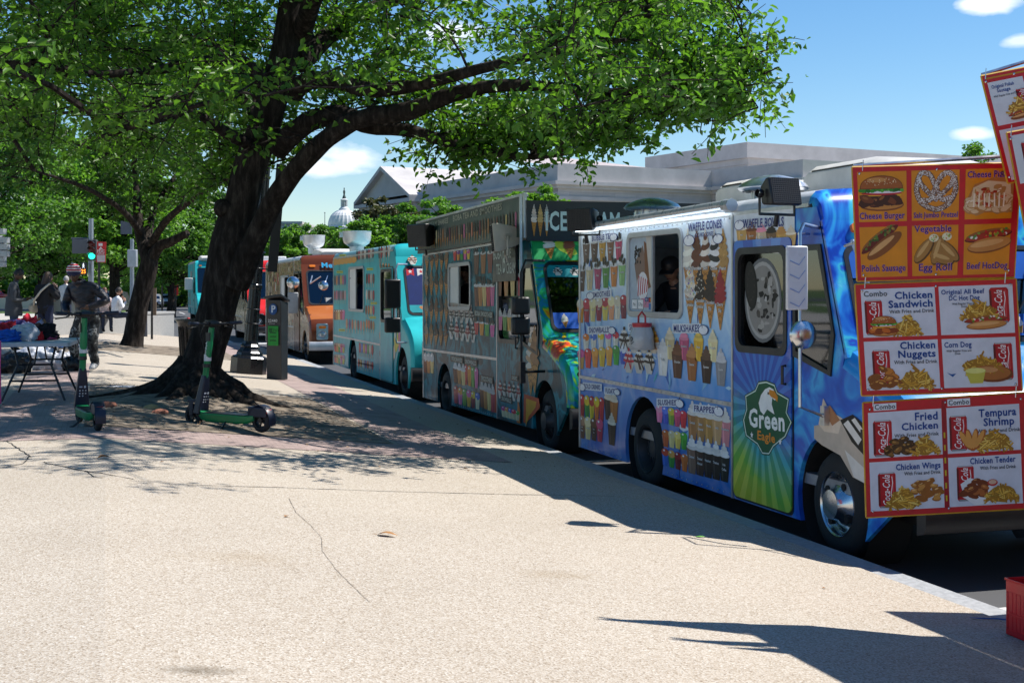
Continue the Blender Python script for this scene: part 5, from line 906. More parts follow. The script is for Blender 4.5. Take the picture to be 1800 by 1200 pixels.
# painted sundae on the nose
P = pr_side(V1, .004)
P.pp([(1432, 748), (1500, 735), (1523, 770), (1523, 850), (1500, 838), (1478, 800), (1446, 782), (1432, 770)], '#c9b9a8', 1); P.pp([(1440, 745), (1448, 700), (1460, 722), (1482, 735), (1475, 762), (1450, 758)], '#e9d5bf', 2); P.pp([(1448, 720), (1460, 712), (1478, 738), (1464, 748)], '#b27a50', 3); P.pp([(1478, 738), (1500, 728), (1520, 745), (1520, 800), (1498, 776)], '#1a1210', 3); P.pp([(1484, 745), (1492, 738), (1516, 772), (1510, 782)], '#ece6de', 4); P.pp([(1498, 738), (1504, 734), (1520, 757), (1518, 766)], '#ece6de', 4); P.pp([(1486, 790), (1520, 822), (1523, 850), (1502, 838)], '#e8e2da', 3)
P.build('sundae_artwork', V1.body)
P = Print(lambda a, b, l: V1.fn(a, b, -.004 - l * .0006)); fl = V1.fl
P.rect(.16, .24, V1.Wd - .16, .46, '#1c62c0', 1); P.rect(.16, fl - .26, V1.Wd - .16, fl - .09, '#1c62c0', 1)
for k in range(6): a = .28 + k * .3; P.poly([(a - .03, .44), (a + .03, .44), (a + .05, .36), (a - .05, .36)], '#e9e6e0', 2); P.ell(a, .34, .05, .03, '#f4f1ec', 3); P.ell(a, .30, .035, .025, '#e6b8bc', 4); P.poly([(a - .02, fl - .11), (a + .02, fl - .11), (a + .04, fl - .17), (a - .04, fl - .17)], '#c9934a', 2); P.ell(a, fl - .19, .045, .03, '#f4f1ec', 3); P.ell(a, fl - .225, .03, .02, '#f4f1ec', 4)
P.build('windscreen_banner', V1.body)
# ---- dark dessert truck with the black sign boards
RIM2 = mat('dark_steel_rim', (.05, .05, .055), .5, .5)
TEALD = wrap('dark_teal_wrap', [(.25, '#07303a'), (.42, '#0e5260'), (.52, '#1a8696'), (.6, '#0c4a56'), (.8, '#082c36')], 1.6, 1.8, rough=.34, coat=.04, spec=.15)
MIXF = wrap('swirl_wrap', [(.26, '#0e7a8a'), (.38, '#1f9fae'), (.45, '#2aa85a'), (.50, '#1a7ab0'), (.53, '#2a9a4a'), (.56, '#c8c22a'), (.60, '#e0701e'), (.66, '#c8321e'), (.71, '#e0701e'), (.76, '#2a9a6a'), (.82, '#123a9a')], 1.0, 2.6, rough=.2)
u0 = 14.62; PIT = -.012
V2 = van('dark teal ice cream truck under black sign boards, second in the row', u0, 22.06 - u0, 2.72, .25, .95, 6.0, 1.55, 1.0, 1.4, TEALD, MIXF, door=(1.9, 2.95, 1.3, 2.25), win=(4.4, 1.74, 5.65, 2.36), pitch=PIT, rail=1.03, rimm=RIM2, hood_m=MIXF, wr=.38, roofm=mat('roof_dark', (.05, .06, .065), .4))
V2.kx = 1.4; V2.ky = 1.1; P = pr_side(V2)
def HK(P, t, x0, y0, x1, y1, h, bg_='#1c2420', c='#cfd6cc'): e = 2; P.pp([(x0 - e, y0 + e), (x1 + e, y1 + e), (x1 + e, y1 - h - e), (x0 - e, y0 - h - e)], bg_, 10); P.T(t, x0, y0, x1, y1, h, c, 12, off=.03)
def R_(x0, y0, x1, y1, n, w, h, f): P.row(f, n, x0, y0, x1, y1, w, h, list(range(n)))
WD = ['#8f8474', '#4a2814', '#6e4826', '#1e1410', '#80603c', '#948878']
HK(P, 'ICE CREAM', 752, 434, 778, 431, 8); HK(P, 'COLD DRINKS', 799, 436, 818, 433, 6); HK(P, 'BOBA TEA', 837, 432, 863, 428, 8)
R_(751, 476, 785, 474, 5, 6, 36, fcone(WD)); R_(750, 520, 785, 518, 5, 6, 40, fcone(WD[::-1])); R_(750, 566, 785, 566, 5, 6, 40, fcone(WD)); R_(750, 605, 784, 608, 5, 6, 36, fcone(WD[::-1]))
R_(800, 458, 824, 456, 5, 4, 18, fcup(FRU, FRU[::-1], 'dome'))
R_(838, 482, 862, 480, 3, 7, 46, fcup(['#6a4028', '#a0622a', '#8a3a2a'], ['#333'], 'boba')); R_(838, 538, 866, 538, 5, 6, 46, fcup(COLS, ['#333'], 'boba'))
HK(P, 'BOBA SMOOTHIES', 836, 554, 866, 558, 8)
R_(838, 588, 866, 592, 4, 6, 28, fcup(FRU, COLS, 'boba')); R_(794, 596, 832, 602, 5, 7, 30, fs([('#cfc8c0', '#1a1210'), ('#d8b8b0', '#a01828')])); R_(794, 566, 830, 570, 5, 6, 24, fs([('#cfc8c0', '#1a1210')]))
HK(P, 'MILKSHAKES', 795, 633, 813, 637, 7); HK(P, 'SNOWBALLS', 819, 638, 838, 642, 7); HK(P, 'SMOOTHIES', 847, 668, 866, 673, 8)
R_(801, 672, 815, 677, 3, 6, 34, fcup(COLS, ['#ddd'], 'whip')); R_(820, 676, 838, 682, 4, 5, 36, fcup(FRU, FRU, 'dome')); R_(802, 712, 840, 724, 6, 6, 34, fcup(COLS[3:], FRU, 'dome')); R_(848, 716, 867, 724, 4, 6, 44, fcup(COLS, ['#bbb'], 'whip')); R_(804, 742, 867, 762, 8, 6, 32, fcup(FRU, COLS, 'dome'))
R_(748, 655, 760, 656, 3, 5, 36, fcup(COLS, ['#ccc'], 'dome'))
P.pp([(789, 531), (830, 536), (830, 560), (789, 553)], '#b9b1a4', 3)
for k in range(16): P.pp([(789 + k * 2.6, 533 + k * .4), (790.5 + k * 2.6, 533 + k * .4), (790.5 + k * 2.6, 551 + k * .4), (789 + k * 2.6, 551 + k * .4)], '#8c2a2a' if k % 2 else '#5a5650', 4)
for k in range(5): P.pp([(789, 534 + k * 4), (830, 539 + k * 4), (830, 540.5 + k * 4), (789, 535.5 + k * 4)], '#a89e90', 4.5)
P.pp([(869, 690), (874, 660), (874, 726), (869, 724)], '#c8421e', 2)
P.build('menu_artwork', V2.body)
P = pr_side(V2, .0195)
R_(881, 520, 915, 520, 4, 6, 46, fcup(COLS, ['#666'], 'boba')); R_(882, 580, 914, 583, 5, 6, 34, fcup(COLS[4:], ['#bbb'], 'whip')); HK(P, 'SUNDAES', 903, 666, 912, 668, 6); R_(882, 700, 914, 706, 5, 6, 30, fs([('#d8d0c8', '#a01828'), ('#cfc8c0', '#1a1210')])); HK(P, 'SNOWBALLS', 885, 703, 902, 708, 7)
R_(888, 742, 912, 750, 5, 6, 28, fcup(['#d9c8a0'], ['#d81e8c', '#f0901e', '#2f6fd0', '#e0203a', '#3aa53a'], 'dome')); R_(886, 764, 912, 774, 5, 6, 26, fcup(['#d9c8a0'], ['#f2c22a', '#e0203a', '#e858b0', '#3aa53a', '#f0901e'], 'dome'))
P.pp([(917, 744), (917, 720), (913, 700), (911, 742)], '#d8701e', 2); P.build('door_artwork', V2.door)
P = pr_side(V2, .006)
cone(P, P.at(934, 694)[0], P.at(934, 694)[1], .42, .75, '#e9e2d6', 2, '#c8a078'); cone(P, P.at(941, 690)[0], P.at(941, 690)[1], .4, .8, '#b07848', 4)
P.pp([(922, 692), (948, 700), (950, 716), (940, 728), (928, 740), (926, 744), (921, 742)], '#c8461a', 1); P.pp([(926, 700), (944, 706), (942, 716), (930, 732), (925, 750)], '#e0a020', 1.5); P.build('nose_artwork', V2.body)
# sundae and swirl bands on the nose front
P = Print(lambda a, b, l: (a, -.02 - l * .003, b)); 
for k in range(7): r = .86 - k * .11; P.ell(1.15, .62, r * .62, r * .62, ['#c8281e', '#e8801e', '#e8c82a', '#2a9a5a', '#1f8fb0', '#e8801e', '#c8281e'][k], 1 + k * .2, 30)
P.poly([(.22, .62), (.36, .62), (.52, .95), (.08, .95)], '#c8b8a0', 4)
for i in range(44): t, q = random.uniform(0, 2 * PI), random.random() ** .5; P.ell(.3 + .27 * q * math.cos(t), 1.04 + .14 * q * math.sin(t), .032, .032, '#0e0b0a', 5 + i * .02, 9); P.ell(.292 + .27 * q * math.cos(t), 1.05 + .14 * q * math.sin(t), .009, .009, '#8a8680', 5.2 + i * .02, 6)
P.build('sundae_artwork', V2.body)
P = Print(lambda a, b, l: V2.fn(a, b, -.004 - l * .0008)); fl = V2.fl; 
P.rect(.16, .24, V2.Wd - .16, .40, '#128a94', 1); P.rect(.16, fl - .30, V2.Wd - .16, fl - .09, '#1a58b8', 1)
for k in range(8): a = .3 + k * .22; sundae(P, a, .38, .13, -.12, '#e9e4dd', '#2a2420', 2); cone(P, a, fl - .1, .1, -.18, '#e9e0d0', 2, '#8a5030' if k % 2 else None)
P.build('windscreen_banner', V2.body)
# black sign boards on the roof: side board, front board, vertical board
SBD = mat('black_board', (.012, .013, .015), .35); m = MB(); W2 = V2.Wd
m.box(-.10, 1.62, 2.62, -.04, 7.44, 3.12); sb = m.build('side_sign', mat('dim_menu_board', '#26403e', .35, var=.4, scale=3), V2.root)
P = Print(lambda a, b, l: (-.103 - l * .001, -a, b))
for i in range(40): a = -7.35 + i * .143; f = random.choice((0, 1)); (cone(P, a, 2.66, .1, .3, random.choice(WD)) if i % 3 else popsicle(P, a, 2.66, .1, .28, random.choice(COLS)))
P.text('ICE CREAM SHAKES', -7.0, 3.01, .075, '#c8c8b8', 4, w=1.7); P.text('BOBA TEA AND SMOOTHIES', -5.0, 3.01, .085, '#c8c8b8', 4, w=2.6); P.build('sign_artwork', sb)
m = MB(); m.box(-.12, 1.58, 3.12, -.0, 7.46, 3.15); m.box(-.1, 1.45, 2.6, -.06, 1.5, 3.16); m.box(-.16, 1.42, 2.1, -.13, 1.45, 3.14); m.build('sign_rail', ALU, V2.root)
m = MB(); m.box(-.07, 1.42, 2.56, W2 + .1, 1.47, 3.06); fb = m.build('front_sign', SBD, V2.root)
P = Print(lambda a, b, l: (a, 1.417 - l * .001, b))
for i, (t, dd) in enumerate((('#e8d8d0', ['#e03a5a', '#3a7ad0', '#f2d22a']), ('#d8b070', ['#a8783a', '#e0b878']), ('#b8b4b0', ['#4a3a30', '#777777']))): cone(P, .02 + i * .082, 2.62, .08, .38, t, 2, None, dd)
P.text('ICE CREAM', .17, 2.70, .22, '#d8ecec', 6, w=.98, off=.05); P.text('MADE', 1.34, 2.70, .22, '#d8ecec', 6, w=.5, off=.05); P.build('lettering', fb)
m = MB(); m.box(-.06, 1.95, 2.08, -.03, 3.0, 2.56); vb = m.build('door_sign', SBD, V2.root)
P = Print(lambda a, b, l: (-.063 - l * .001, -a, b)); P.text('BOBA', -2.95, 2.38, .13, '#c8d0c8', 3, w=.40, off=.03); P.text('TEA', -2.82, 2.18, .13, '#c8d0c8', 3, w=.27, off=.03); P.text('B', -2.51, 2.2, .3, '#c8d0c8', 3, w=.13, off=.03); P.text('ICE', -2.34, 2.38, .13, '#c8d0c8', 3, w=.22, off=.03); P.text('CREAM', -2.34, 2.18, .13, '#c8d0c8', 3, w=.4, off=.03); P.build('lettering', vb)
P = Print(lambda a, b, l: V2.fn(a, b, -.045 - l * .001))
P.rect(.0, -.18, W2, .19, '#1fa05a', 0)
for i in range(14): P.ell(random.uniform(.1, W2 - .1), random.uniform(-.15, .16), .16, .07, random.choice(['#4fd06a', '#1f9fc0', '#1550b0', '#c8e04a']), .2 + i * .03, 10, rot=.5)
for k in range(8): cone(P, .22 + k * .26, .17, .17, -.33, ['#e9e4dc', '#a05a44', '#e8e2da', '#d8a8b8'][k % 4], 2, [None, None, '#3a2018', '#f4e8e8'][k % 4], None if k % 4 != 3 else ['#e03a5a', '#3a7ad0', '#ffffff'])
P.build('brow_artwork', V2.body)
m = MB(); yy = side(917, 540, TV - .34)[0] - V2.u0 + .1
m.tube([(-.02, yy, 2.3), (-.28, yy - .08, 2.3), (-.34, yy - .1, 2.15), (-.34, yy - .1, 1.05), (-.28, yy - .08, .98), (-.02, yy, .98)], .016, 8); m.box(-.36, yy - .14, .85, -.3, yy - .06, 1.1); arm = m.build('mirror_arm', BLK, V2.root)
for z0 in (1.66, 1.42): m = MB(); m.box(-.46, yy - .16, z0, -.24, yy - .04, z0 + .21); m.build('mirror', BLK, V2.root, bev=.03)
vent_ac(V2.root, .8, 3.0, 1.6, 4.2, 2.72, .3)
# ---- turquoise van, popsicle rows
TURQ = wrap('turquoise_wrap', [(.3, '#1d9aa4'), (.55, '#35bcc2'), (.75, '#2aa6b2')], .9, .6, rough=.34, coat=.03, spec=.18)
u0 = 22.95
V3 = van('bright turquoise ice cream truck with rows of lollies, third in the row', u0, 31.35 - u0, 2.78, .22, .85, 5.9, 1.5, .85, 1.45, TURQ, TURQ, door=(1.6, 2.75, 1.35, 2.3), win=(4.55, 1.52, 6.3, 2.38), rimm=RIM2, hood_m=TURQ, roofm=mat('roof_turquoise', '#7fb0b4', .4), arch=.52)
V3.kx = 1.35; V3.ky = 1.1; P = pr_side(V3)
def R_(x0, y0, x1, y1, n, w, h, f): P.row(f, n, x0, y0, x1, y1, w, h, list(range(n)))
pop = lambda cs: (lambda a, b, w, h, i: popsicle(P, a, b, w, h, cs[i % len(cs)]))
DK = ['#3a2018', '#a82028', '#c8b8a8', '#7a3a28', '#e0d0c0']
def YB(px, py, w=12, h=4): P.pp([(px, py), (px + w, py), (px + w, py - h), (px, py - h)], '#d8d82a', 4); P.pp([(px + 1, py - 1.4), (px + w - 1, py - 1.4), (px + w - 1, py - 2.5), (px + 1, py - 2.5)], '#3a6a3a', 5)
for x, y in ((597, 451), (592, 480), (645, 475), (596, 582), (652, 535), (650, 560)): YB(x, y, 11)
R_(590, 466, 622, 462, 6, 5, 10, lambda a, b, w, h, i: P.ell(a, b + h / 2, w * .8, h * .55, '#e0a040', 3, 10)); R_(628, 464, 656, 460, 9, 3, 22, pop(DK)); R_(667, 462, 684, 459, 5, 3.4, 26, pop(DK)); R_(669, 476, 684, 478, 4, 3.4, 14, pop(['#d8a060']))
R_(589, 508, 607, 507, 6, 3, 22, pop(['#2a1c3a', '#d87a3a', '#4a2a6a', '#c8b040', '#c85a7a', '#5a3a8a'])); R_(589, 534, 607, 534, 6, 3, 22, pop(['#a83a4a', '#d86a8a', '#6a3a5a', '#c88a9a', '#8a3a3a', '#d8a0a0']))
R_(589, 562, 604, 562, 5, 4, 18, fcup(COLS, COLS, 'dome')); R_(645, 505, 657, 505, 4, 3.4, 22, pop(DK)); R_(645, 533, 657, 534, 4, 3.4, 22, pop(DK[::-1])); R_(644, 558, 657, 559, 4, 3.6, 20, pop(COLS)); R_(645, 583, 657, 586, 4, 3.6, 20, pop(['#d8904a', '#d86a3a', '#7a4020', '#c8a060']))
R_(610, 584, 640, 588, 7, 4, 22, pop(['#d89a6a', '#6a4a9a', '#c8784a', '#e0b890', '#8a4a3a', '#d88a8a', '#c8a070']))
for i in range(3): R_(590, 618 + i * 20, 604, 620 + i * 20, 5, 3.6, 16, fcup(FRU, COLS, 'dome'))
R_(633, 626, 655, 630, 7, 4, 22, pop(['#c83a3a', '#3a6ac8', '#e0b040', '#c85a9a', '#4a9a4a', '#d8d0c0'])); R_(631, 650, 655, 655, 7, 4, 18, pop(['#c83a3a', '#d89a3a', '#e0e0d0', '#5a3a8a', '#c85a3a', '#d8b0a0'])); R_(632, 670, 655, 676, 7, 4, 16, fcup(FRU, COLS, 'dome'))
R_(669, 602, 684, 604, 4, 3.6, 18, pop(['#e08a3a', '#c85a2a'])); R_(669, 632, 684, 636, 5, 3.4, 16, pop(DK)); R_(670, 660, 686, 664, 4, 4, 16, fcup(COLS, ['#eee'], 'whip')); YB(672, 577, 11); YB(672, 612, 11); YB(672, 640, 11)
A = P.at(699, 600); P.ell(A[0] - .1, A[1] + .02, .2, .2, '#d8c82a', 3, 16, j=.15); P.ell(A[0] + .18, A[1] + .02, .1, .2, '#d87a9a', 4, 14, j=.1); P.ell(A[0] - .28, A[1] - .2, .12, .14, '#e0d0b8', 3, 14, j=.2)
P.build('menu_artwork', V3.body)
P = Print(lambda a, b, l: V3.fn(a, b, -.045 - l * .001))
for k in range(6): sundae(P, .3 + k * .3, .19, .17, -.2, '#efeae2', ['#7a4a30', '#c8304a', '#2a1c18'][k % 3], 2)
for k in range(5): t = .95 + k * .12; P.ell(t, -.07, .05, .035, '#dff4f4', 1, 9)
P.build('brow_artwork', V3.body)
P = Print(lambda a, b, l: V3.fn(a, b, -.004 - l * .0008)); fl = V3.fl
P.rect(.16, .24, V3.Wd - .16, fl - .2, '#132a6a', .5)
for k in range(9): c = .24 + k * .2; P.poly([(c - .07, .25), (c + .07, .25), (c + .07, .4), (c, .36), (c - .07, .4)], ['#c8202e', '#e8e4e0', '#1a3a9a'][k % 3], 1)
for k in range(9): c = .24 + k * .2; P.poly([(c + (.045 if i % 2 == 0 else .018) * math.sin(PI * i / 5), .31 - (.045 if i % 2 == 0 else .018) * math.cos(PI * i / 5)) for i in range(10)], '#f0eeee' if k % 3 != 1 else '#c8202e', 2)
P.rect(.16, fl - .24, V3.Wd - .16, fl - .09, '#2aa6b0', 1); P.ell(.45, fl - .17, .12, .04, '#d88a4a', 2, 12, rot=.3); P.rect(.9, fl - .23, 1.05, fl - .12, '#5ac83a', 2); P.ell(1.4, fl - .17, .12, .04, '#c85a3a', 2, 12)
P.build('windscreen_banner', V3.body)
m = MB(); yy = side(690, 540, TV - .3)[0] - V3.u0 + .12; m.tube([(-.02, yy, 2.38), (-.2, yy - .08, 2.38), (-.24, yy - .1, 2.3), (-.24, yy - .1, 1.1), (-.2, yy, 1.02), (-.02, yy, 1.02)], .018, 8); m.build('mirror_arm', STEEL, V3.root)
for z0, h in ((1.62, .5), (1.2, .26)): m = MB(); m.box(-.44, yy - .18, z0, -.16, yy - .06, z0 + h); m.build('mirror', BLK, V3.root, bev=.03)
vent_bowl(V3.root, .42, 7.75, 2.76, .33, .50); vent_ac(V3.root, .6, 1.7, 1.7, 2.7, 2.78, .17)
# ---- orange-brown truck
COLL = wrap('food_collage', [(.25, '#3a2a20'), (.38, '#8a6a4a'), (.48, '#c8b090'), (.55, '#7a3a1e'), (.65, '#d8c8a8'), (.8, '#4a5a3a')], 3.2, 2.6, rough=.2)
BRN = wrap('copper_brown_paint', [(.3, '#5e2c15'), (.7, '#733818')], .8, .4, rough=.25); ORG = wrap('orange_paint', [(.3, '#a85a26'), (.7, '#b8703a')], .8, .4, rough=.25)
u0 = 35.2
V4 = van('copper orange food truck with steel trim, fourth in the row', u0, 10.0, 2.86, .25, .95, 7.2, 1.75, 1.0, 1.5, COLL, BRN, door=(1.9, 3.0, 1.4, 2.4), win=(4.2, 1.5, 6.0, 2.3), rimm=RIM2, hood_m=ORG, bump_m=mat('white_bumper', (.55, .56, .58), .35, .5), doorm=BRN)
P = pr_side(V4)
for i in range(120):
    a, b = -random.uniform(3.2, 9.9), random.uniform(.95, 2.6)
    if 4.1 < -a < 6.1 and 1.4 < b < 2.4: continue
    if random.random() < .5: P.ell(a, b, random.uniform(.05, .16), random.uniform(.05, .14), random.choice(['#c8a878', '#7a3a1e', '#e0d0b0', '#5a7a3a', '#a82a1e', '#2a2018']), 1 + i * .02, 10, j=.15)
    else: P.rect(a, b, a + random.uniform(.06, .2), b + random.uniform(.1, .3), random.choice(['#b8a080', '#4a3a30', '#d8d0c0', '#8a4a2a']), 1 + i * .02)
P.build('menu_artwork', V4.body)
P = Print(lambda a, b, l: V4.fn(a, b, -.045 - l * .001)); P.text('Mexican Food', .55, .13, -.15, '#2aa8d8', 2, w=1.4, off=.03, shear=0, out='#1a3a5a'); P.build('lettering', V4.body)
P = Print(lambda a, b, l: (a, .62 - l * .001 - .0, b)); 
m = MB(); m.box(.5, 1.2, 1.58, 1.2, 1.5, 1.72, rot=Matrix.Rotation(.4, 3, 'Z')); m.box(1.4, 1.15, 1.55, 1.8, 1.4, 1.62); m.build('dashboard_papers', mat('paper', (.6, .62, .6), .7), V4.root)
vent_bowl(V4.root, .6, 3.4, 2.95, .32, .52); vent_ac(V4.root, .5, 1.85, 1.7, 3.1, 2.86, .2)
m = MB(); yy = 1.6; m.tube([(0, yy, 2.25), (-.25, yy - .3, 2.2)], .015, 6); m.build('mirror_arm', STEEL, V4.root); m = MB(); m.tube([(.2, .95, 2.3), (.1, .6, 2.1), (.35, .45, 2.28)], .018, 6); m.build('mirror_arm', STEEL, V4.root); m = MB(); m.tube([(.6, .9, 2.3), (.45, .5, 2.05)], .014, 6); m.build('mirror_arm', STEEL, V4.root)
for c, r in (((-.26, yy - .32, 2.12), .17), ((.42, .45, 2.04), .13)): m = MB(); m.lathe([(r, 0), (r * .95, -.04), (r * .6, -.08), (0, -.1)], c, 'y', 20); m.build('convex_mirror', CHR, V4.root)
MB().box(-.4, yy - .34, 1.3, -.12, yy - .28, 1.86).build('mirror', mat('mirror_grey_back', (.4, .4, .4), .35), V4.root, bev=.02)
# ---- red truck
REDP = wrap('red_paint', [(.3, '#c82222'), (.7, '#dc3430')], .8, .4, rough=.25)
u0 = 50.2
V5 = van('red food truck with a blue-tinted windscreen seen between the elm trunk and lamp post', u0, 8.2, 3.0, .3, .95, 6.0, 1.9, 1.0, 1.55, COLL, REDP, door=(2.0, 3.0), win=(4.0, 1.6, 5.5, 2.4), rimm=RIM2, hood_m=REDP)
P = Print(lambda a, b, l: (a, -.05 - l * .004, b)); P.poly([(0.05, .66), (V5.Wd - .05, .66), (V5.Wd - .05, 1.0), (1.2, .78), (.05, 1.15)], '#141414', 1); P.build('nose_stripe', V5.body)
m = MB(); m.sphere((.5, 2.2, 3.1), (.09, .09, .09), 12); m.build('beacon', AMB, V5.root); MB().box(.2, 2.4, 3.02, 1.6, 4.2, 3.2).build('roof_box', WHITE, V5.root, bev=.03)
m = MB(); m.lathe([(.05, 0), (.02, .28), (0, .3)], (.7, 1.25, 1.62), n=12); m.box(.6, 1.15, 1.6, .8, 1.35, 1.625); m.build('cone', mat('cone_orange', (.7, .12, .03), .5), V5.root)
# ---- tall teal box truck
u0 = 80.5
V6 = van('tall teal box truck farthest along the kerb, left of the elm trunk', u0, 8.5, 3.62, .45, .9, 6.3, 1.6, .95, 1.7, TURQ, TURQ, door=(1.8, 2.9, 1.7, 2.6), win=(4.2, 2.0, 5.8, 3.0), rimm=RIM2, W=2.4, roofm=mat('roof_grey', (.4, .42, .44), .4))
m = MB(); m.box(-.6, 1.3, 1.9, -.15, 1.55, 2.6); m.build('mirror', WHITE, V6.root, bev=.03); vent_ac(V6.root, .3, 1.5, 1.9, 3.5, 3.62, .3)
P = pr_side(V6)
for i in range(26): P.rect(-8.2 + (i % 9) * .3, 1.0 + (i // 9) * .45, -8.05 + (i % 9) * .3, 1.32 + (i // 9) * .45, random.choice(['#b8c8c8', '#a83a4a', '#d8d0b0', '#2a6a7a']), 1)
P.build('menu_artwork', V6.body)
# ---- plain hot dog truck just outside the frame that carries the hanging boards and shades the pavement
HDT = wrap('hotdog_truck_wrap', [(.3, '#c82418'), (.6, '#e89a1e'), (.8, '#d8421e')], .8, 1)
V7 = van('orange and red hot dog truck that the hanging food boards belong to', -.9, 7.4, 2.74, .25, 1.0, 5.4, 1.5, .9, 1.5, HDT, HDT, door=(1.8, 2.8, 1.4, 2.2), rimm=RIM2, x0=5.55)
# ------------------------------------------------------------------ speakers and lamps on the trucks
def onroof(V, x, y, z): return V.root.matrix_world @ Vector((x, y, z)) if False else Vector((TV + x, V.u0 + y, ROAD + z))
p = pt(1366, 341, 10.15); speaker(p, .5 - TH, -.18, 'black floodlight-shaped speaker tilted on the front roof edge of the nearest truck', s=.85)
p = pt(1030, 385, 14.6); speaker(p, -.75 - TH, .1, 'black floodlight-shaped speaker at the rear roof corner of the nearest truck', s=1.0)
p = pt(748, 413, 21.6); speaker(p, -.9 - TH, .1, 'black floodlight-shaped speaker at the left end of the dark dessert truck', s=1.5)
p = pt(890, 417, 17.3); speaker(p, -1.5 - TH, .1, 'worn beige floodlight-shaped speaker above the dark dessert truck door', 'beige', s=1.5)
# ------------------------------------------------------------------ hanging food boards
RB = mat('board_red', '#c8141e', .45, var=.12, scale=14); EDGE = mat('board_edge_yellow', '#c89a1e', .5, var=.2, scale=20)
BD = print_mat('board_print', .4, .1, tint=1.08)
def fries(P, x, y, w, h, n=42, l=5):
    n = int(n * 1.6); w *= 1.12; h *= 1.1; P.ell(x, y - h * .3, w * .42, h * .36, '#a87a22', l - .3, 14, j=.15)
    for i in range(n):
        t = random.uniform(-1, 1); cx = x + t * w / 2 * .85; cy = y - random.random() * h * (1 - abs(t)) * .8 - 2; a = random.uniform(-.9, .9) + (PI / 2 if random.random() < .3 else 0); L = w * .16
        P.line([(cx - L * math.cos(a), cy - L * math.sin(a)), (cx + L * math.cos(a), cy + L * math.sin(a))], 3.1, '#a8741e', l + i * .05); P.line([(cx - L * math.cos(a), cy - L * math.sin(a) - .5), (cx + L * math.cos(a), cy + L * math.sin(a) - .5)], 2.0, random.choice(['#e8b84a', '#f2cc66', '#d9a030']), l + i * .05 + .03)
def can(P, x0, y0, w, h, l=3):
    P.poly([(x0 + w * .1, y0), (x0 + w * .9, y0), (x0 + w, y0 + h * .07), (x0 + w, y0 + h * .93), (x0 + w * .9, y0 + h), (x0 + w * .1, y0 + h), (x0, y0 + h * .93), (x0, y0 + h * .07)], '#b8101e', l); P.rect(x0 + w * .1, y0, x0 + w * .9, y0 + h * .04, '#b8b8bc', l + .2); P.rect(x0 + w * .1, y0 + h * .95, x0 + w * .9, y0 + h, '#8a8a90', l + .2)
    P.rect(x0, y0 + h * .08, x0 + w * .12, y0 + h * .92, '#6a0a12', l + .3); P.rect(x0 + w * .8, y0 + h * .08, x0 + w * .86, y0 + h * .92, '#d84a54', l + .3)
    P.text('Coca-Cola', x0 + w * .66, y0 + h * .93, w * .40, '#f6f0f0', l + 1, w=h * .86, rot=-PI / 2, shear=.35, off=.01); P.line([(x0 + w * .76, y0 + h * .85), (x0 + w * .72, y0 + h * .6), (x0 + w * .82, y0 + h * .3), (x0 + w * .78, y0 + h * .12)], w * .04, '#f6f0f0', l + 1)
def lumps(P, x, y, w, h, cs, n=22, l=5, sz=.16):
    n = int(n * 1.5); sz *= 1.12; w *= 1.1; h *= 1.05
    for i in range(n):
        t = random.uniform(-1, 1); cx = x + t * w / 2 * .8; cy = y - random.random() * h * (1 - t * t * .6); r = w * sz * random.uniform(.7, 1.2); a = random.uniform(-.6, .6)
        P.ell(cx, cy + 1, r, r * .55, cs[0], l + i * .06, 11, a, .12); P.ell(cx, cy, r * .88, r * .42, cs[1], l + i * .06 + .02, 11, a, .15); P.ell(cx - r * .2, cy - r * .15, r * .4, r * .16, cs[2], l + i * .06 + .04, 8, a, .2)
def speck(P, x, y, rx, ry, n, cs, r, l):
    for i in range(n): t, q = random.uniform(0, 2 * PI), random.random() ** .5; P.ell(x + rx * q * math.cos(t), y + ry * q * math.sin(t), r * random.uniform(.6, 1.4), r * random.uniform(.5, 1), random.choice(cs), l + i * .01, 6, j=.2)
def burger(P, x, y, w, h, l=4, chick=False):
    P.ell(x, y + h * .36, w * .5, h * .17, '#8a4a1e', l); P.ell(x, y + h * .33, w * .49, h * .15, '#c8803a', l + .2); lumps(P, x, y + h * .24, w, h * .08, ['#4a2010', '#7a3a1a', '#9a5a2a'] if not chick else ['#8a3a10', '#c8641e', '#e08a3a'], 12, l + .4, .15)
    P.rect(x - w * .44, y + h * .05, x + w * .44, y + h * .1, '#e8b02a', l + 1.3); P.ell(x, y + h * .02, w * .46, h * .06, '#c0202a', l + 1.4); P.ell(x + w * .05, y - h * .01, w * .4, h * .035, '#efe0e4', l + 1.5)
    for i in range(16): P.ell(x - w * .46 + i * w * .061, y - h * .07 + random.uniform(-1.5, 1.5), w * .055, h * .055, random.choice(['#3f8f2a', '#5fb03a', '#2a6a1e']), l + 1.6 + i * .02, 7, j=.25)
    P.poly([(x + w * .48 * math.cos(t), y - h * .1 - h * .38 * abs(math.sin(t)) ** .8) for t in [PI * i / 18 for i in range(19)]], '#7a3c16', l + 2); P.poly([(x + w * .46 * math.cos(t), y - h * .12 - h * .34 * abs(math.sin(t)) ** .8) for t in [PI * i / 18 for i in range(19)]], '#a85a24', l + 2.1); P.ell(x - w * .1, y - h * .36, w * .22, h * .07, '#cc8a4a', l + 2.2)
    speck(P, x, y - h * .3, w * .36, h * .12, 34, ['#f0dcae'], w * .011, l + 2.4)
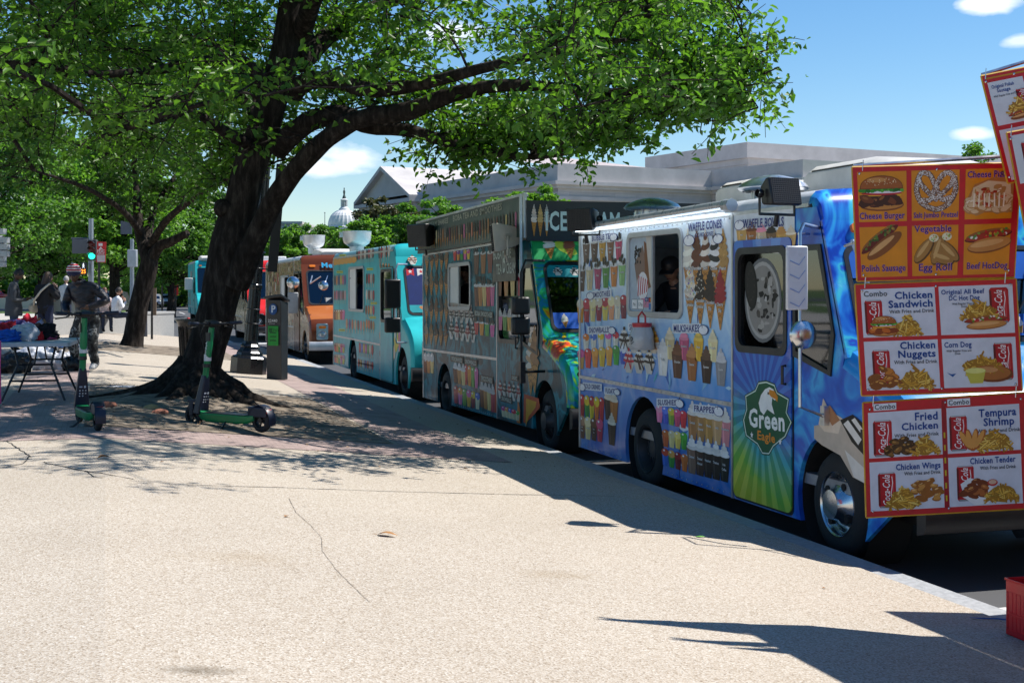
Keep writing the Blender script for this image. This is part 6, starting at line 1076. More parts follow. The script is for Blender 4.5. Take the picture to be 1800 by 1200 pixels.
def dog(P, x, y, w, h, rot, l=4, tops=('#c8202a', '#f0ead8', '#5a8a2a', '#d8a02a')):
    c, s = math.cos(rot), math.sin(rot)
    def q(a, b): return x + a * c - b * s, y + a * s + b * c
    A = q(0, -h * .28); P.ell(*A, w * .5, h * .2, '#9a5c2a', l, 20, rot); A = q(0, -h * .22); P.ell(*A, w * .54, h * .17, '#6a1a12', l + .3, 20, rot); A = q(0, -h * .25); P.ell(*A, w * .52, h * .13, '#a83422', l + .4, 20, rot)
    for i in range(26): A = q(random.uniform(-.42, .42) * w, -h * random.uniform(.18, .42)); P.ell(*A, w * .035, h * .05, random.choice(tops), l + .6 + i * .02, 7, rot + random.uniform(-1, 1), .2)
    A = q(0, h * .1); P.ell(*A, w * .5, h * .27, '#8a4c1c', l + 1.5, 22, rot); A = q(0, h * .07); P.ell(*A, w * .49, h * .24, '#c88442', l + 1.6, 22, rot); A = q(-w * .05, h * .02); P.ell(*A, w * .38, h * .11, '#dea466', l + 1.7, 20, rot)
def board(name, quad, Z, label, draw, yellow=False, cells=None):
    (x0, y0), (x1, y1), (x2, y2), (x3, y3) = quad; o = MB(); c = [pt(px, py, Z) for px, py in quad]; nrm = (c[1] - c[0]).cross(c[3] - c[0]).normalized(); cam_ = Vector((0, 0, CAMZ)); nrm = nrm if nrm.dot(cam_ - c[0]) > 0 else -nrm; org = c[3]; loc = (c[0] + c[1] + c[2] + c[3]) / 4
    rt = empty(name, loc, -TH, label, 'sign', 'food boards hanging off the hot dog truck'); inv_ = Matrix.Rotation(TH, 3, 'Z'); L_ = lambda p: inv_ @ (p - loc)
    m = MB(); q = [L_(p) for p in c]; n2 = inv_ @ nrm; b = [p - n2 * .008 for p in q]; m.add(q + b, [(0, 1, 2, 3), (7, 6, 5, 4), (0, 4, 5, 1), (1, 5, 6, 2), (2, 6, 7, 3), (3, 7, 4, 0)]); m.build('panel', [RB], rt, smooth=0, bev=.002)
    e = MB(); 
    for i in range(4): e.tube([q[i] - n2 * .004, q[(i + 1) % 4] - n2 * .004], .0055, 4)
    e.build('rim', EDGE, rt, smooth=0)
    # bilinear placement in board units 0..W x 0..H px
    Wd, Hd = math.hypot(x1 - x0, y1 - y0), math.hypot(x3 - x0, y3 - y0)
    def place(a, bb, l): s, t = a / Wd, bb / Hd; p = (q[0] * (1 - s) + q[1] * s) * (1 - t) + (q[3] * (1 - s) + q[2] * s) * t; return p + n2 * (.0006 + l * .0005)
    P = Print(place, ydown=True); P.W, P.H = Wd, Hd; draw(P); P.build('artwork', rt, BD)
    g = MB()
    for s, t in ((.04, .06), (.5, .04), (.96, .05), (.04, .95), (.5, .96), (.96, .94)): p = place(s * Wd, t * Hd, 2); g.sphere(p, .007, 8)
    g.build('rivet', CHR, rt)
    for s in (.06, .93): k = MB(); p = place(s * Wd, 0, 0) + n2 * .002; k.tube([p + Vector((0, 0, -.02)), p + Vector((.004, 0, .035))], .0025, 5); k.build('hook', STEEL, rt)
    return rt
def d_top(P):
    cs = [(8, 9), (104, 9), (200, 9)]; CW_, CH = 88, 88; names = [['Cheese Burger'], ['Salt Jumbo Pretzel'], ['Cheese Pizza'], ['Polish Sausage'], ['Egg Roll'], ['Beef HotDog']]
    for i, (x, y) in enumerate(cs):
        for j in range(2): P.rect(x, y + j * 97, x + CW_ - 3 + (i == 0) * 2, y + j * 97 + CH, '#e08a16', 1)
    def lb(t, x, y, w, h=11): P.text(t, x, y, h, '#3a1a7a', 9, w=w, al='c', off=.035, out='#f0a0a0', outw=.05)
    burger(P, 50, 46, 80, 62); lb('Cheese Burger', 50, 92, 82)
    pc, pk, l = '#6a3418', '#8a4a24', 4      # pretzel: thick rope loops
    def rope(pts, w):
        Q = smoothline([(a, b, 0) for a, b in pts], 7)
        for i, p in enumerate(Q): P.ell(p.x, p.y, w, w, '#6b4a3a', l + i * .015, 12); 
        for i, p in enumerate(Q): P.ell(p.x - 1, p.y - 1, w * .72, w * .72, '#95705a', l + 1.2 + i * .01, 10)
        for i, p in enumerate(Q):
            for k in range(5): P.ell(p.x + random.uniform(-.8, .8) * w, p.y + random.uniform(-.8, .8) * w, .9, .8, '#e8e0d8', l + 2.4, 5)
    rope([(147, 60), (170, 40), (178, 24), (170, 14), (157, 20), (146, 40), (138, 60), (122, 62)], 4.9); rope([(147, 60), (128, 42), (117, 26), (122, 14), (136, 17), (146, 36), (158, 60), (172, 58)], 4.9); rope([(116, 24), (113, 44), (122, 66), (147, 78), (170, 68), (182, 46), (180, 24)], 5.3)
    lb('Salt Jumbo Pretzel', 147, 92, 80, 9)
    P.poly([(262, 14), (284, 12), (286, 44), (262, 30)], '#2a1c3a', 3); P.poly([(203, 86), (203, 62), (216, 36), (262, 20), (286, 30), (286, 86)], '#b8763a', 4); P.poly([(206, 84), (214, 42), (240, 30), (280, 34), (284, 82)], '#dcc098', 4.6); lumps(P, 242, 84, 82, 50, ['#b8834a', '#dcbc92', '#eedcc0'], 26, 5, .11); speck(P, 243, 62, 30, 20, 26, ['#a03018', '#b84a24', '#c8643a'], 3.4, 7)
    for i in range(7): x = 216 + i * 9; P.line([(x, 52), (x + random.uniform(-1, 1), 76)], 2.6, '#f0e0c8', 7.5)
    lb('Cheese Pizza', 240, 24, 74, 11)
    dog(P, 50, 136, 78, 44, -.62, tops=('#5a7a2a', '#b08a3a', '#8a6a2a', '#3a5a1e')); lb('Polish Sausage', 50, 184, 82, 11)
    for (x, y, r, w) in ((126, 150, -.9, 52), (172, 152, .75, 50), (160, 164, .3, 46), (152, 150, -1.25, 52)): P.ell(x, y, w * .52, 11.5, '#5e3a14', 4.5 + x * .003, 16, r); P.ell(x - 1, y - 1, w * .49, 9.5, '#a8763a', 4.7 + x * .003, 16, r); P.ell(x - 2, y - 3, w * .36, 3.5, '#cfa264', 4.9 + x * .003, 12, r)
    for x, y in ((144, 128), (168, 126)): P.ell(x, y, 9, 7, '#e6dcb8', 6, 12); speck(P, x, y, 7, 5, 14, ['#5a9a3a', '#8ab84a', '#d8622a'], 1.4, 6.5)
    lb('Vegetable', 142, 117, 68, 11); lb('Egg Roll', 147, 185, 62, 12)
    dog(P, 246, 138, 82, 48, -.16, tops=('#e8e0d8', '#5a8a3a', '#c8282a', '#d8a02a', '#8a9a3a')); lb('Beef HotDog', 244, 184, 76, 11)
NB = '#14408a'
def cell(P, x0, y0, x1, y1): P.rect(x0, y0, x1, y1, '#d9d8e2', 1)
def d_mid(P):
    for c in ((9, 9, 139, 94), (146, 9, 276, 94), (9, 101, 139, 187), (146, 101, 276, 187)): cell(P, *c)
    P.text('Combo', 14, 22, 9, '#2a2a30', 6); T = lambda t, x, y, w, h: P.text(t, x, y, h, NB, 6, w=w, al='r', off=.045); t2 = lambda t, x, y, w, h: P.text(t, x, y, h, '#20202a', 6, w=w, al='r', off=.02)
    T('Chicken', 134, 28, 66, 12); T('Sandwich', 134, 43, 78, 12); t2('With Fries and Drink', 136, 53, 79, 6); can(P, 14, 28, 31, 62); fries(P, 88, 90, 46, 36); burger(P, 46, 74, 46, 36, 8, True)
    P.text('Original All Beef', 150, 23, 8, NB, 6, w=76, off=.04); P.text('DC Hot Dog', 163, 34, 8, NB, 6, w=54, off=.04); P.text('With Regular Fries and', 168, 42, 3.6, '#20202a', 6, w=42); P.text('Drink', 184, 47, 3.6, '#20202a', 6, w=10); can(P, 234, 14, 34, 62); fries(P, 215, 66, 58, 32); dog(P, 226, 76, 72, 28, -.06, 8)
    T('Chicken', 134, 116, 62, 12); T('Nuggets', 134, 131, 66, 12); t2('With Fries and Drink', 136, 142, 76, 6); can(P, 22, 116, 31, 62); lumps(P, 42, 180, 52, 30, ['#8a4a14', '#c8782a', '#e0a04a'], 12, 6, .17); fries(P, 98, 184, 54, 40)
    P.text('Corn Dog', 150, 116, 9, NB, 6, w=48, off=.04); P.text('With Regular Fries and', 153, 124, 3.6, '#20202a', 6, w=44); P.text('Drink', 168, 129, 3.6, '#20202a', 6, w=10); can(P, 236, 110, 33, 66); fries(P, 216, 158, 62, 30)
    P.ell(232, 164, 36, 15, '#7a3a14', 8, 24, .04); P.ell(230, 162, 34, 13, '#b0682e', 8.2, 24, .04); P.ell(224, 157, 18, 5, '#d0925a', 8.4, 18, .04); P.poly([(184, 158), (220, 158), (214, 180), (192, 180)], '#c8bc4a', 9); P.ell(202, 158, 18, 5, '#e6de82', 9.3); P.poly([(152, 160), (160, 163), (168, 162), (162, 168)], '#2a5aa0', 3)
def d_bot(P):
    for c in ((8, 18, 137, 98), (146, 18, 274, 98), (8, 105, 137, 191), (146, 105, 274, 191)): cell(P, *c)
    P.rect(138, 4, 145, 192, '#a01420', 1); 
    for k in range(6): P.rect(139.5, 60 + k * 22, 142.5, 70 + k * 22, '#c8a81e', 2)
    for x in (18, 148): P.rect(x, 3, x + 40, 15, '#e4e2e6', 3); P.text('Combo', x + 2, 13, 8.5, '#26262c', 6, w=36)
    T = lambda t, x, y, w, h: P.text(t, x, y, h, NB, 6, w=w, al='r', off=.045); t2 = lambda t, x, y, w, h: P.text(t, x, y, h, '#20202a', 6, w=w, al='r', off=.02)
    T('Fried', 130, 36, 40, 13); T('Chicken', 130, 52, 64, 12); t2('With Fries and Drink', 131, 64, 78, 6); can(P, 16, 32, 33, 64); lumps(P, 64, 92, 54, 26, ['#4a2c0c', '#8a5a22', '#b8843e'], 26, 6, .12); fries(P, 106, 94, 44, 34)
    T('Tempura', 268, 37, 66, 13); T('Shrimp', 264, 53, 54, 13); t2('With Fries and Drink', 274, 65, 76, 6); can(P, 150, 32, 31, 62); fries(P, 230, 94, 54, 38)
    for a in (-.5, -.2, .15, .5): P.ell(190 + a * 26, 76, 6, 20, '#b05a1a', 7, 12, a); P.ell(189 + a * 26, 75, 4.5, 17, '#e09a4a', 7.3, 12, a)
    T('Chicken Wings', 132, 121, 78, 10); t2('With Fries and Drink', 132, 131, 64, 6); can(P, 22, 124, 31, 62); lumps(P, 104, 176, 56, 36, ['#9a5a1e', '#cf8f42', '#e8b878'], 20, 6, .13); fries(P, 64, 186, 50, 40, l=8)
    T('Chicken Tender', 264, 118, 80, 10); t2('With Fries and Drink', 264, 129, 63, 6); can(P, 160, 120, 30, 62); P.poly([(166, 152), (182, 142), (214, 150), (232, 170), (214, 188), (190, 190), (172, 176)], '#ece8e8', 5.5); lumps(P, 194, 170, 44, 22, ['#7a3410', '#b0602a', '#cf8a4a'], 14, 6, .2); P.ell(222, 152, 9, 6, '#c82a2a', 9); P.ell(222, 151, 7, 4, '#e6b89a', 9.3); fries(P, 236, 184, 50, 36, l=9)
board('food_board', [(1498, 294), (1795, 286), (1783, 487), (1507, 494)], 6.90, 'orange board with burger, pretzel, pizza and hot dog pictures, top of the hanging column', d_top)
board('food_board', [(1503, 500), (1786, 490), (1797, 686), (1515, 695)], 6.88, 'red and white board of four meals headed by chicken sandwich, middle of the column', d_mid)
board('food_board', [(1517, 708), (1805, 690), (1813, 893), (1523, 909)], 6.86, 'red and white board of four meals headed by fried chicken, bottom of the column', d_bot)
def d_up(P):
    P.rect(7, 14, 70, 92, '#d9d8dc', 1); P.rect(6, 5, 120, 8, '#c8841e', 1); P.text('Original Polish', 12, 26, 6, NB, 6, w=40, off=.03); P.text('Sausage', 20, 34, 6, NB, 6, w=24, off=.03); P.text('With Regular Fries and Drink', 12, 42, 3.4, '#20202a', 6, w=46); can(P, 52, 34, 22, 44); fries(P, 54, 76, 44, 28, 30); dog(P, 56, 80, 50, 18, -.1, 8); P.rect(7, 100, 70, 190, '#d9d8dc', 1); can(P, 26, 120, 24, 52); P.text('C', 18, 112, 7, NB, 6)
board('food_board', [(1725, 134), (1835, 112), (1880, 300), (1772, 322)], 6.7, 'upper red board leaning left with a polish sausage meal, cut by the frame edge', d_up)
def d_up2(P): P.rect(6, 6, 120, 92, '#d9d8dc', 1); can(P, 20, 20, 24, 54); fries(P, 70, 86, 46, 30)
board('food_board', [(1770, 234), (1880, 214), (1915, 400), (1806, 420)], 6.58, 'lower red board overlapping the leaning one, only its left edge in view', d_up2)
m = MB(); a = pt(1500, 292, 6.95); b = pt(1960, 262, 6.85); m.tube([a, b, pt(1960, 60, 6.75), pt(1726, 132, 6.74)], .011, 6); o = m.build('hanging_rail', STEEL); tag(o, 'thin steel rail that the red food boards hang from', 'rail')
# hinged shade flap of the hot dog truck (outside the frame)
m = MB(); m.add([(0, 1.6, 2.66), (-.90, 1.6, 3.02), (-.90, 6.85, 3.02), (0, 6.85, 2.66), (0, 1.6, 2.69), (-.90, 1.6, 3.05), (-.90, 6.85, 3.05), (0, 6.85, 2.69)], [(0, 1, 2, 3), (7, 6, 5, 4), (0, 4, 5, 1), (1, 5, 6, 2), (2, 6, 7, 3), (3, 7, 4, 0)]); m.build('serving_flap', ALU, V7.root, smooth=0)
c0 = gp(1838, 1142); cr_ = empty('milk_crate', (c0.x, c0.y, gz(c0.x)), -TH + .24, 'empty red plastic milk crate standing on the pavement at the right edge', 'crate')
RP = mat('crate_red', '#d8101e', .45, var=.1); m = MB(); s, h = .33, .28
for (xa, ya, xb, yb) in ((0, 0, s, .012), (0, s - .012, s, s), (0, .012, .012, s - .012), (s - .012, .012, s, s - .012)):
    m.box(xa + .003, ya + .003, .01, xb - .003, yb - .003, h - .01); m.box(xa, ya, 0, xb, yb, .03); m.box(xa, ya, h - .06, xb, yb, h); m.box(xa, ya, h * .36, xb, yb, h * .42)
    n = 9
    for k in range(n + 1):
        t = k / n
        if xb - xa > .1: X = xa + (xb - xa - .008) * t; m.box(X, ya + .001, .03, X + .008, yb - .001, h - .06)
        else: Y = ya + (yb - ya - .008) * t; m.box(xa + .001, Y, .03, xb - .001, Y + .008, h - .06)
for k in range(9): m.box(.012, .012 + k * .035, .005, s - .012, .024 + k * .035, .012)
m.build('basket', RP, cr_, bev=.002); m = MB()
for x in (-.003, s - .009): m.box(x, -.003, 0, x + .012, .009, h + .004)
m.box(-.006, -.006, h - .004, s + .006, .0, h + .008); m.box(-.006, s, h - .004, s + .006, s + .006, h + .008); m.box(-.006, 0, h - .004, 0, s, h + .008); m.box(s, 0, h - .004, s + .006, s, h + .008); m.build('lip', RP, cr_, bev=.002); MB().box(.05, -.006, h - .11, .14, -.002, h - .03).build('tag', mat('faded_label', (.55, .2, .2), .6), cr_)
# ------------------------------------------------------------------ scooters
GRN = mat('scooter_green', '#0f7a48', .4, var=.08); NAVY = mat('scooter_navy', '#141c30', .4, var=.1)
def scooter(rear, front, label, steer=.0):
    d = Vector((front.x - rear.x, front.y - rear.y, 0)); rz = math.atan2(-d.x, d.y); mid = (rear + front) / 2; rt = empty('electric_scooter', (mid.x, mid.y, gz(mid.x)), rz, label, 'scooter', 'rental scooters parked on the plaza'); wb = .50; rw = .125
    def whl(y):
        w = empty('wheel', (0, y, rw)); w.parent = rt; m = MB(); m.lathe([(.075, -.028), (.105, -.03), (.122, -.018), (.125, 0), (.122, .018), (.105, .03), (.075, .028)], (0, 0, 0), 'x', 28); m.build('tyre', RUB, w, smooth=50)
        m = MB(); m.lathe([(.078, -.02), (.07, -.022), (.068, .0), (.07, .022), (.078, .02)], (0, 0, 0), 'x', 24); m.lathe([(.0, -.03), (.028, -.03), (.028, .03), (0, .03)], (0, 0, 0), 'x', 16)
        for k in range(5): a = 2 * PI * k / 5; m.tube([(0, .02 * math.cos(a), .02 * math.sin(a)), (0, .072 * math.cos(a), .072 * math.sin(a))], .010, 6)
        m.build('rim', BLK, w)
    whl(-wb); whl(wb)
    m = MB(); secs = []
    for y, w, z0, z1 in ((-.42, .05, .12, .17), (-.34, .075, .085, .165), (-.2, .085, .075, .165), (.25, .085, .075, .165), (.34, .06, .09, .18), (.40, .04, .12, .22)): secs.append([(-w, y, z1), (-w * .92, y, z0 + .02), (-w * .7, y, z0), (w * .7, y, z0), (w * .92, y, z0 + .02), (w, y, z1)])
    m.sweep(secs, close=True, cap=True); m.build('deck', GRN, rt, bev=.006)
    m = MB(); m.box(-.078, -.33, .165, .078, .3, .173); m.build('grip_mat', BLK, rt, bev=.003)
    m = MB(); secs = []
    for k in range(9):
        a = R(200 - k * 22); y, z = -wb + .155 * math.cos(a), rw + .155 * math.sin(a); secs.append([(-.05, y, z), (-.04, y * 1.0, z + .006), (.04, y, z + .006), (.05, y, z)])
    m.sweep(secs); m.box(-.045, -wb - .10, .155, .045, -wb + .16, .262); m.build('rear_mudguard', NAVY, rt, bev=.012)
    m = MB(); m.box(-.035, -wb - .112, .20, .035, -wb - .098, .24); m.build('tail_light', mat('tail_red', (.7, .05, .02), .3), rt, bev=.004)
    ax = Vector((0, .40, .16)); top = Vector((0, .225, 1.10)); L = lambda t: ax.lerp(top, t)
    m = MB(); secs = []
    for t, w, dd in ((-.02, .075, .05), (.15, .062, .045), (.32, .045, .036), (.42, .034, .03)): p = L(t); secs.append([(-w, p.y - dd, p.z), (w, p.y - dd, p.z), (w * .9, p.y + dd, p.z + .01), (-w * .9, p.y + dd, p.z + .01)])
    m.sweep(secs, close=True, cap=True); st = m.build('stem_base', NAVY, rt, bev=.012)
    m = MB(); m.tube([L(.40), L(.55), L(.56), L(.70), L(.71), L(.79), L(.80), L(.96)], [.033, .032, .036, .036, .036, .036, .032, .030], 14); sg = m.build('stem', GRN, rt)
    m = MB(); p = L(.53); m.lathe([(.036, -.02), (.04, -.015), (.04, .015), (.036, .02)], tuple(p), 'z', 16); p = L(.86); m.box(-.042, p.y - .03, p.z - .05, -.03, p.y + .03, p.z + .04); m.build('clamp', BLK, rt)
    m = MB(); p = L(.62); m.lathe([(.0385, -.035), (.0385, .035)], (0, p.y + .002, p.z), 'z', 16); m.build('sticker', mat('sticker_white', (.6, .6, .6), .5), sg)
    P = Print(lambda a, b, l: (-.0375 - l * .0005, L(.66).y + (-b) * 1.0 + (.0 if 0 else 0) - a * .18, L(.66).z + a)); P.text('dolphy', .0, -.012, .022, '#f0f4f0', 1, w=.13); P.build('lettering', sg)
    Pp = Print(lambda a, b, l: (a, ax.y - .052 + (b * -.19) - l * .0008, ax.z + b)); 
    for i, (x, y) in enumerate(((-.028, .17), (0, .17), (.028, .17), (-.028, .14), (0, .14), (.028, .14), (-.03, .115), (.0, .115))): Pp.ell(x, y, .008, .007, '#c8ccd4', 1, 8)
    Pp.rect(-.035, .20, -.005, .215, '#b8bcc8', 1); Pp.rect(.01, .195, .03, .218, '#d0d4dc', 1); Pp.build('sticker', st)
    m = MB(); b = L(1.0); c, s = math.cos(steer), math.sin(steer)
    h = lambda x, y, z: (b.x + x * c - y * s, b.y + x * s + y * c, b.z + z)
    m.tube([h(-.10, 0, 0), h(.10, 0, 0)], .024, 12); m.tube([h(-.26, -.05, .01), h(-.12, -.01, 0), h(.12, -.01, 0), h(.26, -.05, .01)], .012, 10); m.sweep([[h(-.05, y, z) for y, z in ((-.05, .0), (-.04, .03), (.06, .04), (.06, -.02), (-.03, -.025))], [h(.05, y, z) for y, z in ((-.05, .0), (-.04, .03), (.06, .04), (.06, -.02), (-.03, -.025))]], close=True, cap=True)
    hb = m.build('handlebar', BLK, rt)
    for sx in (-1, 1):
        m = MB(); m.tube([h(sx * .20, -.035, .005), h(sx * .33, -.07, .012)], [.018, .019], 12); m.build('grip', NAVY, hb); m = MB(); m.tube([h(sx * .16, -.01, -.01), h(sx * .18, .03, -.03), h(sx * .30, .0, -.045)], [.010, .008, .006], 8); m.build('brake_lever', BLK, hb)
    m = MB(); m.tube([h(.08, .03, -.02), h(.1, .1, -.1), (b.x + .03, b.y + .06, b.z - .3), (b.x, b.y + .09, b.z - .6)], .005, 6); m.tube([h(-.08, .03, -.02), h(-.08, .1, -.12), (b.x - .02, b.y + .06, b.z - .35)], .005, 6); m.build('cable', BLK, rt)
    m = MB(); m.box(-.05, wb - .03, rw + .0, -.04, wb + .03, rw + .15); m.box(.04, wb - .03, rw, .05, wb + .03, rw + .15); m.box(-.05, wb - .07, rw + .14, .05, wb + .05, rw + .17); m.build('fork', NAVY, rt, bev=.006)
    m = MB(); m.tube([(-.07, -.05, .09), (-.11, -.06, .045), (-.155, -.06, .008), (-.19, -.06, .004)], .010, 8); m.build('kickstand', BLK, rt); return rt
a = gp(172, 757); b = gp(146, 737); d = (b - a); d.z = 0; d.normalize(); scooter(a + d * .0, a + d * 1.0 + Vector((-.06, 0, 0)), 'green scooter seen from behind, farther left, beside the folding table', .25)
a = gp(460, 765); b = gp(376, 751); d = (b - a); d.z = 0; d.normalize(); scooter(a, a + d * 1.0, 'green scooter seen from the side in front of the elm roots', -.15)
# ------------------------------------------------------------------ street furniture
IRON = mat('black_iron', (.010, .011, .013), .28, .2, var=.1)
g = gp(436, 656); lp = empty('street_lamp', g, 0, 'black fluted lamp post on an octagonal base behind the elm', 'street lamp'); m = MB(); n = 8
m.lathe([(.34, 0), (.34, .30), (.31, .33), (.25, .35), (.24, .40), (.2, .44), (.17, .50), (.19, .52), (.15, .56), (.13, .62)], n=8, o=(0, 0, 0)); m.build('base', IRON, lp, smooth=25)
m = MB(); vs = [];
for z, r in ((.60, .13), (1.6, .115), (1.62, .13), (1.68, .13), (1.7, .112), (3.4, .10), (4.2, .085)):
    for k in range(24): q = r * (1 - .09 * (k % 2)); vs.append((q * math.cos(2 * PI * k / 24), q * math.sin(2 * PI * k / 24), z))
m.add(vs, [(j * 24 + k, j * 24 + (k + 1) % 24, (j + 1) * 24 + (k + 1) % 24, (j + 1) * 24 + k) for j in range(6) for k in range(24)])
for z in (.95, 1.22, 2.0, 2.3): m.lathe([(r_ := .125, -.012), (.14, 0), (.125, .012)], (0, 0, z), n=24)
m.build('post', IRON, lp, smooth=20); m = MB(); m.lathe([(.12, 4.2), (.16, 4.25), (.1, 4.3)], n=16); m.sphere((0, 0, 4.5), (.22, .22, .26), 20); m.build('globe', mat('milk_glass', (.6, .6, .58), .2), lp)
m = MB(); m.box(.2, -.02, 1.95, .38, .02, 4.0); m.tube([(0, 0, 3.9), (.38, 0, 3.9)], .012, 6); m.tube([(0, 0, 1.99), (.38, 0, 1.99)], .012, 6); m.build('banner', BLK, lp)
lp.rotation_euler = (Matrix.Rotation(.085, 3, Vector((SN, CS, 0)))).to_euler()
g = gp(489, 667); pm = empty('parking_meter', g, -TH - .35, 'dark parking pay station with a green notice, between lamp post and orange truck', 'parking meter'); DG = mat('meter_graphite', (.022, .024, .028), .4)
m = MB(); m.sweep([[(-.17, y, z) for y, z in ((-.12, 0), (-.13, 1.30), (-.15, 1.44), (.14, 1.38), (.12, 0))], [(.13, y, z) for y, z in ((-.12, 0), (-.13, 1.30), (-.15, 1.44), (.14, 1.38), (.12, 0))]], close=True, cap=True); m.build('cabinet', DG, pm, bev=.012)
m = MB(); m.sweep([[(-.20, y, z) for y, z in ((-.18, 1.46), (.15, 1.38), (.15, 1.42), (-.18, 1.50))], [(.16, y, z) for y, z in ((-.18, 1.50), (.15, 1.40), (.15, 1.44), (-.18, 1.55))]], close=True, cap=True); m.build('hood', DG, pm, bev=.008)
P = Print(lambda a, b, l: (a, -.151 - l * .002, b)); P.ell(-.02, 1.27, .085, .1, '#1a4a8a', 1, 20); P.text('P', -.05, 1.215, .12, '#c8d4e8', 2, off=.04); P.text('22440', -.12, 1.04, .05, '#c8ccd0', 1, w=.19); P.text('ZONE', -.10, 1.0, .022, '#9a9ca0', 1, w=.12); P.rect(-.12, .62, .09, .97, '#1f8f35', 1)
for i in range(3): P.rect(-.08, .70 + i * .07, .05, .72 + i * .07, '#0a4a1a', 2)
P.rect(-.1, .86, -.03, .93, '#0a5a20', 2); P.text('PAY', -.01, .87, .045, '#0a4a1a', 2); P.build('notice', pm)
m = MB(); m.box(-.19, -.1, .7, -.172, .05, 1.1); m.build('keypad', BLK, pm, bev=.01)
g = pt(343, 640, 22.0); g.z = gz(g.x); tb = empty('litter_bin', g, 0, 'black slatted litter bin half hidden behind the elm trunk', 'litter bin'); m = MB(); m.lathe([(.2, .05), (.25, .85), (.29, .95), (.31, .97), (.31, 1.0), (.27, 1.0), (.24, .9)], n=24)
for k in range(20): a = 2 * PI * k / 20; m.tube([(.215 * math.cos(a), .215 * math.sin(a), .05), (.262 * math.cos(a), .262 * math.sin(a), .88)], .012, 4)
m.build('basket', IRON, tb)
g = pt(331, 600, 33); g.z = gz(g.x); fh = empty('fire_hydrant', g, 0, 'dark hydrant with a red domed cap left of the elm trunk', 'hydrant'); m = MB(); m.lathe([(.17, 0), (.17, .05), (.12, .08), (.11, .55), (.14, .58)], n=16); m.tube([(-.2, 0, .42), (.2, 0, .42)], .06, 10); m.build('barrel', mat('hydrant_dark', (.06, .045, .04), .6), fh); m = MB(); m.lathe([(.15, .58), (.15, .62), (.12, .72), (.05, .79), (.03, .84), (0, .84)], n=16); m.build('cap', mat('hydrant_red', (.6, .02, .02), .4), fh)
GALV = mat('galvanised_pole', (.30, .33, .36), .45, .5)
def pole(px, yb, yt, Z, r, name, label, cat, m_=None, twist=None):
    a = pt(px, yb, Z); b = pt(px, yt, Z); o = empty(name, a, 0, label, cat); mm = MB(); mm.tube([(0, 0, -.1), (0, 0, b.z - a.z)], [r, r * .8], 12); mm.build('pole', m_ or GALV, o); return o, a
sig, sa = pole(160, 548, 384, 46, .10, 'traffic_light', 'grey signal pole showing a green light, beside the red banner sign', 'traffic light')
m_ = Matrix.Rotation(-TH, 4, 'Z')
def facing(parent, base, px, py, Z): return pt(px, py, Z) - base
def sgbox(mb, c, w, h, d): mb.M = Matrix.Translation(c) @ m_; mb.box(-w / 2, -d / 2, -h / 2, w / 2, d / 2, h / 2); mb.M = Matrix()
def lamp3(parent, base, px, ys, Z, lit=2):
    c = pt(px, sum(ys) / len(ys), Z) - base; m = MB(); sgbox(m, c, .30, (ys[-1] - ys[0]) / F * Z + .32, .2); hd = m.build('signal_head', mat('signal_housing', (.06, .06, .06), .5), parent, bev=.02)
    for i, y in enumerate(ys):
        c = pt(px, y, Z) - base; m = MB(); m.M = Matrix.Translation(c) @ m_; m.lathe([(.11, -.10), (.105, -.13), (.05, -.15), (0, -.155)], n=18, axis='y'); col = [(.12, .01, .012), (.13, .02, .012), (.02, .5, .35)][i]
        m.build('lens', mat('lens_%s' % ('red', 'amber', 'green')[i], col, .3, emit=(.02, .9, .55) if i == lit else None, estr=1.6), hd); m = MB(); m.M = Matrix.Translation(c) @ m_; m.sweep([[(.125 * math.cos(a), y_, .125 * math.sin(a)) for a in [R(20 + k * 20) for k in range(8)]] for y_ in (-.1, -.28)]); m.build('visor', BLK, hd)
lamp3(sig, sa, 163, (430, 440, 450), 45.7)
m = MB(); sgbox(m, pt(141, 433, 45.9) - sa, .52, .48, .12); m.tube([pt(125, 419, 46) - sa, pt(165, 419, 46) - sa], .03, 6); m.build('sign_back', mat('sign_back_grey', (.11, .12, .14), .5, .3), sig, bev=.01)
m = MB(); sgbox(m, pt(148, 472, 45.7) - sa, .17, .40, .15); pdh = m.build('pedestrian_signal', BLK, sig, bev=.01); c = pt(148, 472, 45.7) - sa
P = Print(lambda a, b, l: Vector((c.x, c.y, c.z)) + (m_ @ Vector((a, -.08 - l * .004, b)))); P.text('25', 0, -.16, .13, '#ff6a10', 1, al='c', w=.15, off=.02); o = P.build('countdown', pdh, mat('amber_leds', '#ff6a10', .5, emit=(1, .25, .02), estr=2.5))
P = Print(lambda a, b, l: Vector((c.x, c.y, c.z)) + (m_ @ Vector((a, -.08 - l * .004, b)))); P.ell(0, .16, .018, .018, '#fff', 1, 8); P.line([(0, .14), (0, .08)], .03, '#fff', 1); P.line([(0, .08), (-.03, .02)], .014, '#fff', 1); P.line([(0, .08), (.03, .02)], .014, '#fff', 1); P.line([(-.035, .09), (0, .13), (.035, .09)], .012, '#fff', 1); P.build('walking_figure', pdh, mat('white_leds', (.8, .85, .9), .5, emit=(.8, .9, 1), estr=1.2))
g = pt(175, 548, 45); sp, ga = pole(174, 546, 427, 45, .045, 'banner_sign', 'red banner sign reading FDC on a thin post beside the green light', 'sign', IRON)
c = pt(178, 443, 44.9) - ga; wS, hS = .30, .68
P0 = lambda a, b, l: Vector((c.x, c.y, c.z)) + (m_ @ Vector((a, -.02 - l * .004, b)))
m = MB(); m.M = Matrix.Translation(c) @ m_ @ Matrix.Rotation(.05, 4, 'Y'); m.box(-wS / 2, -.01, -hS / 2, wS / 2, .01, hS / 2); sb = m.build('panel', mat('banner_red', '#c81e22', .5), sp); P = Print(P0)
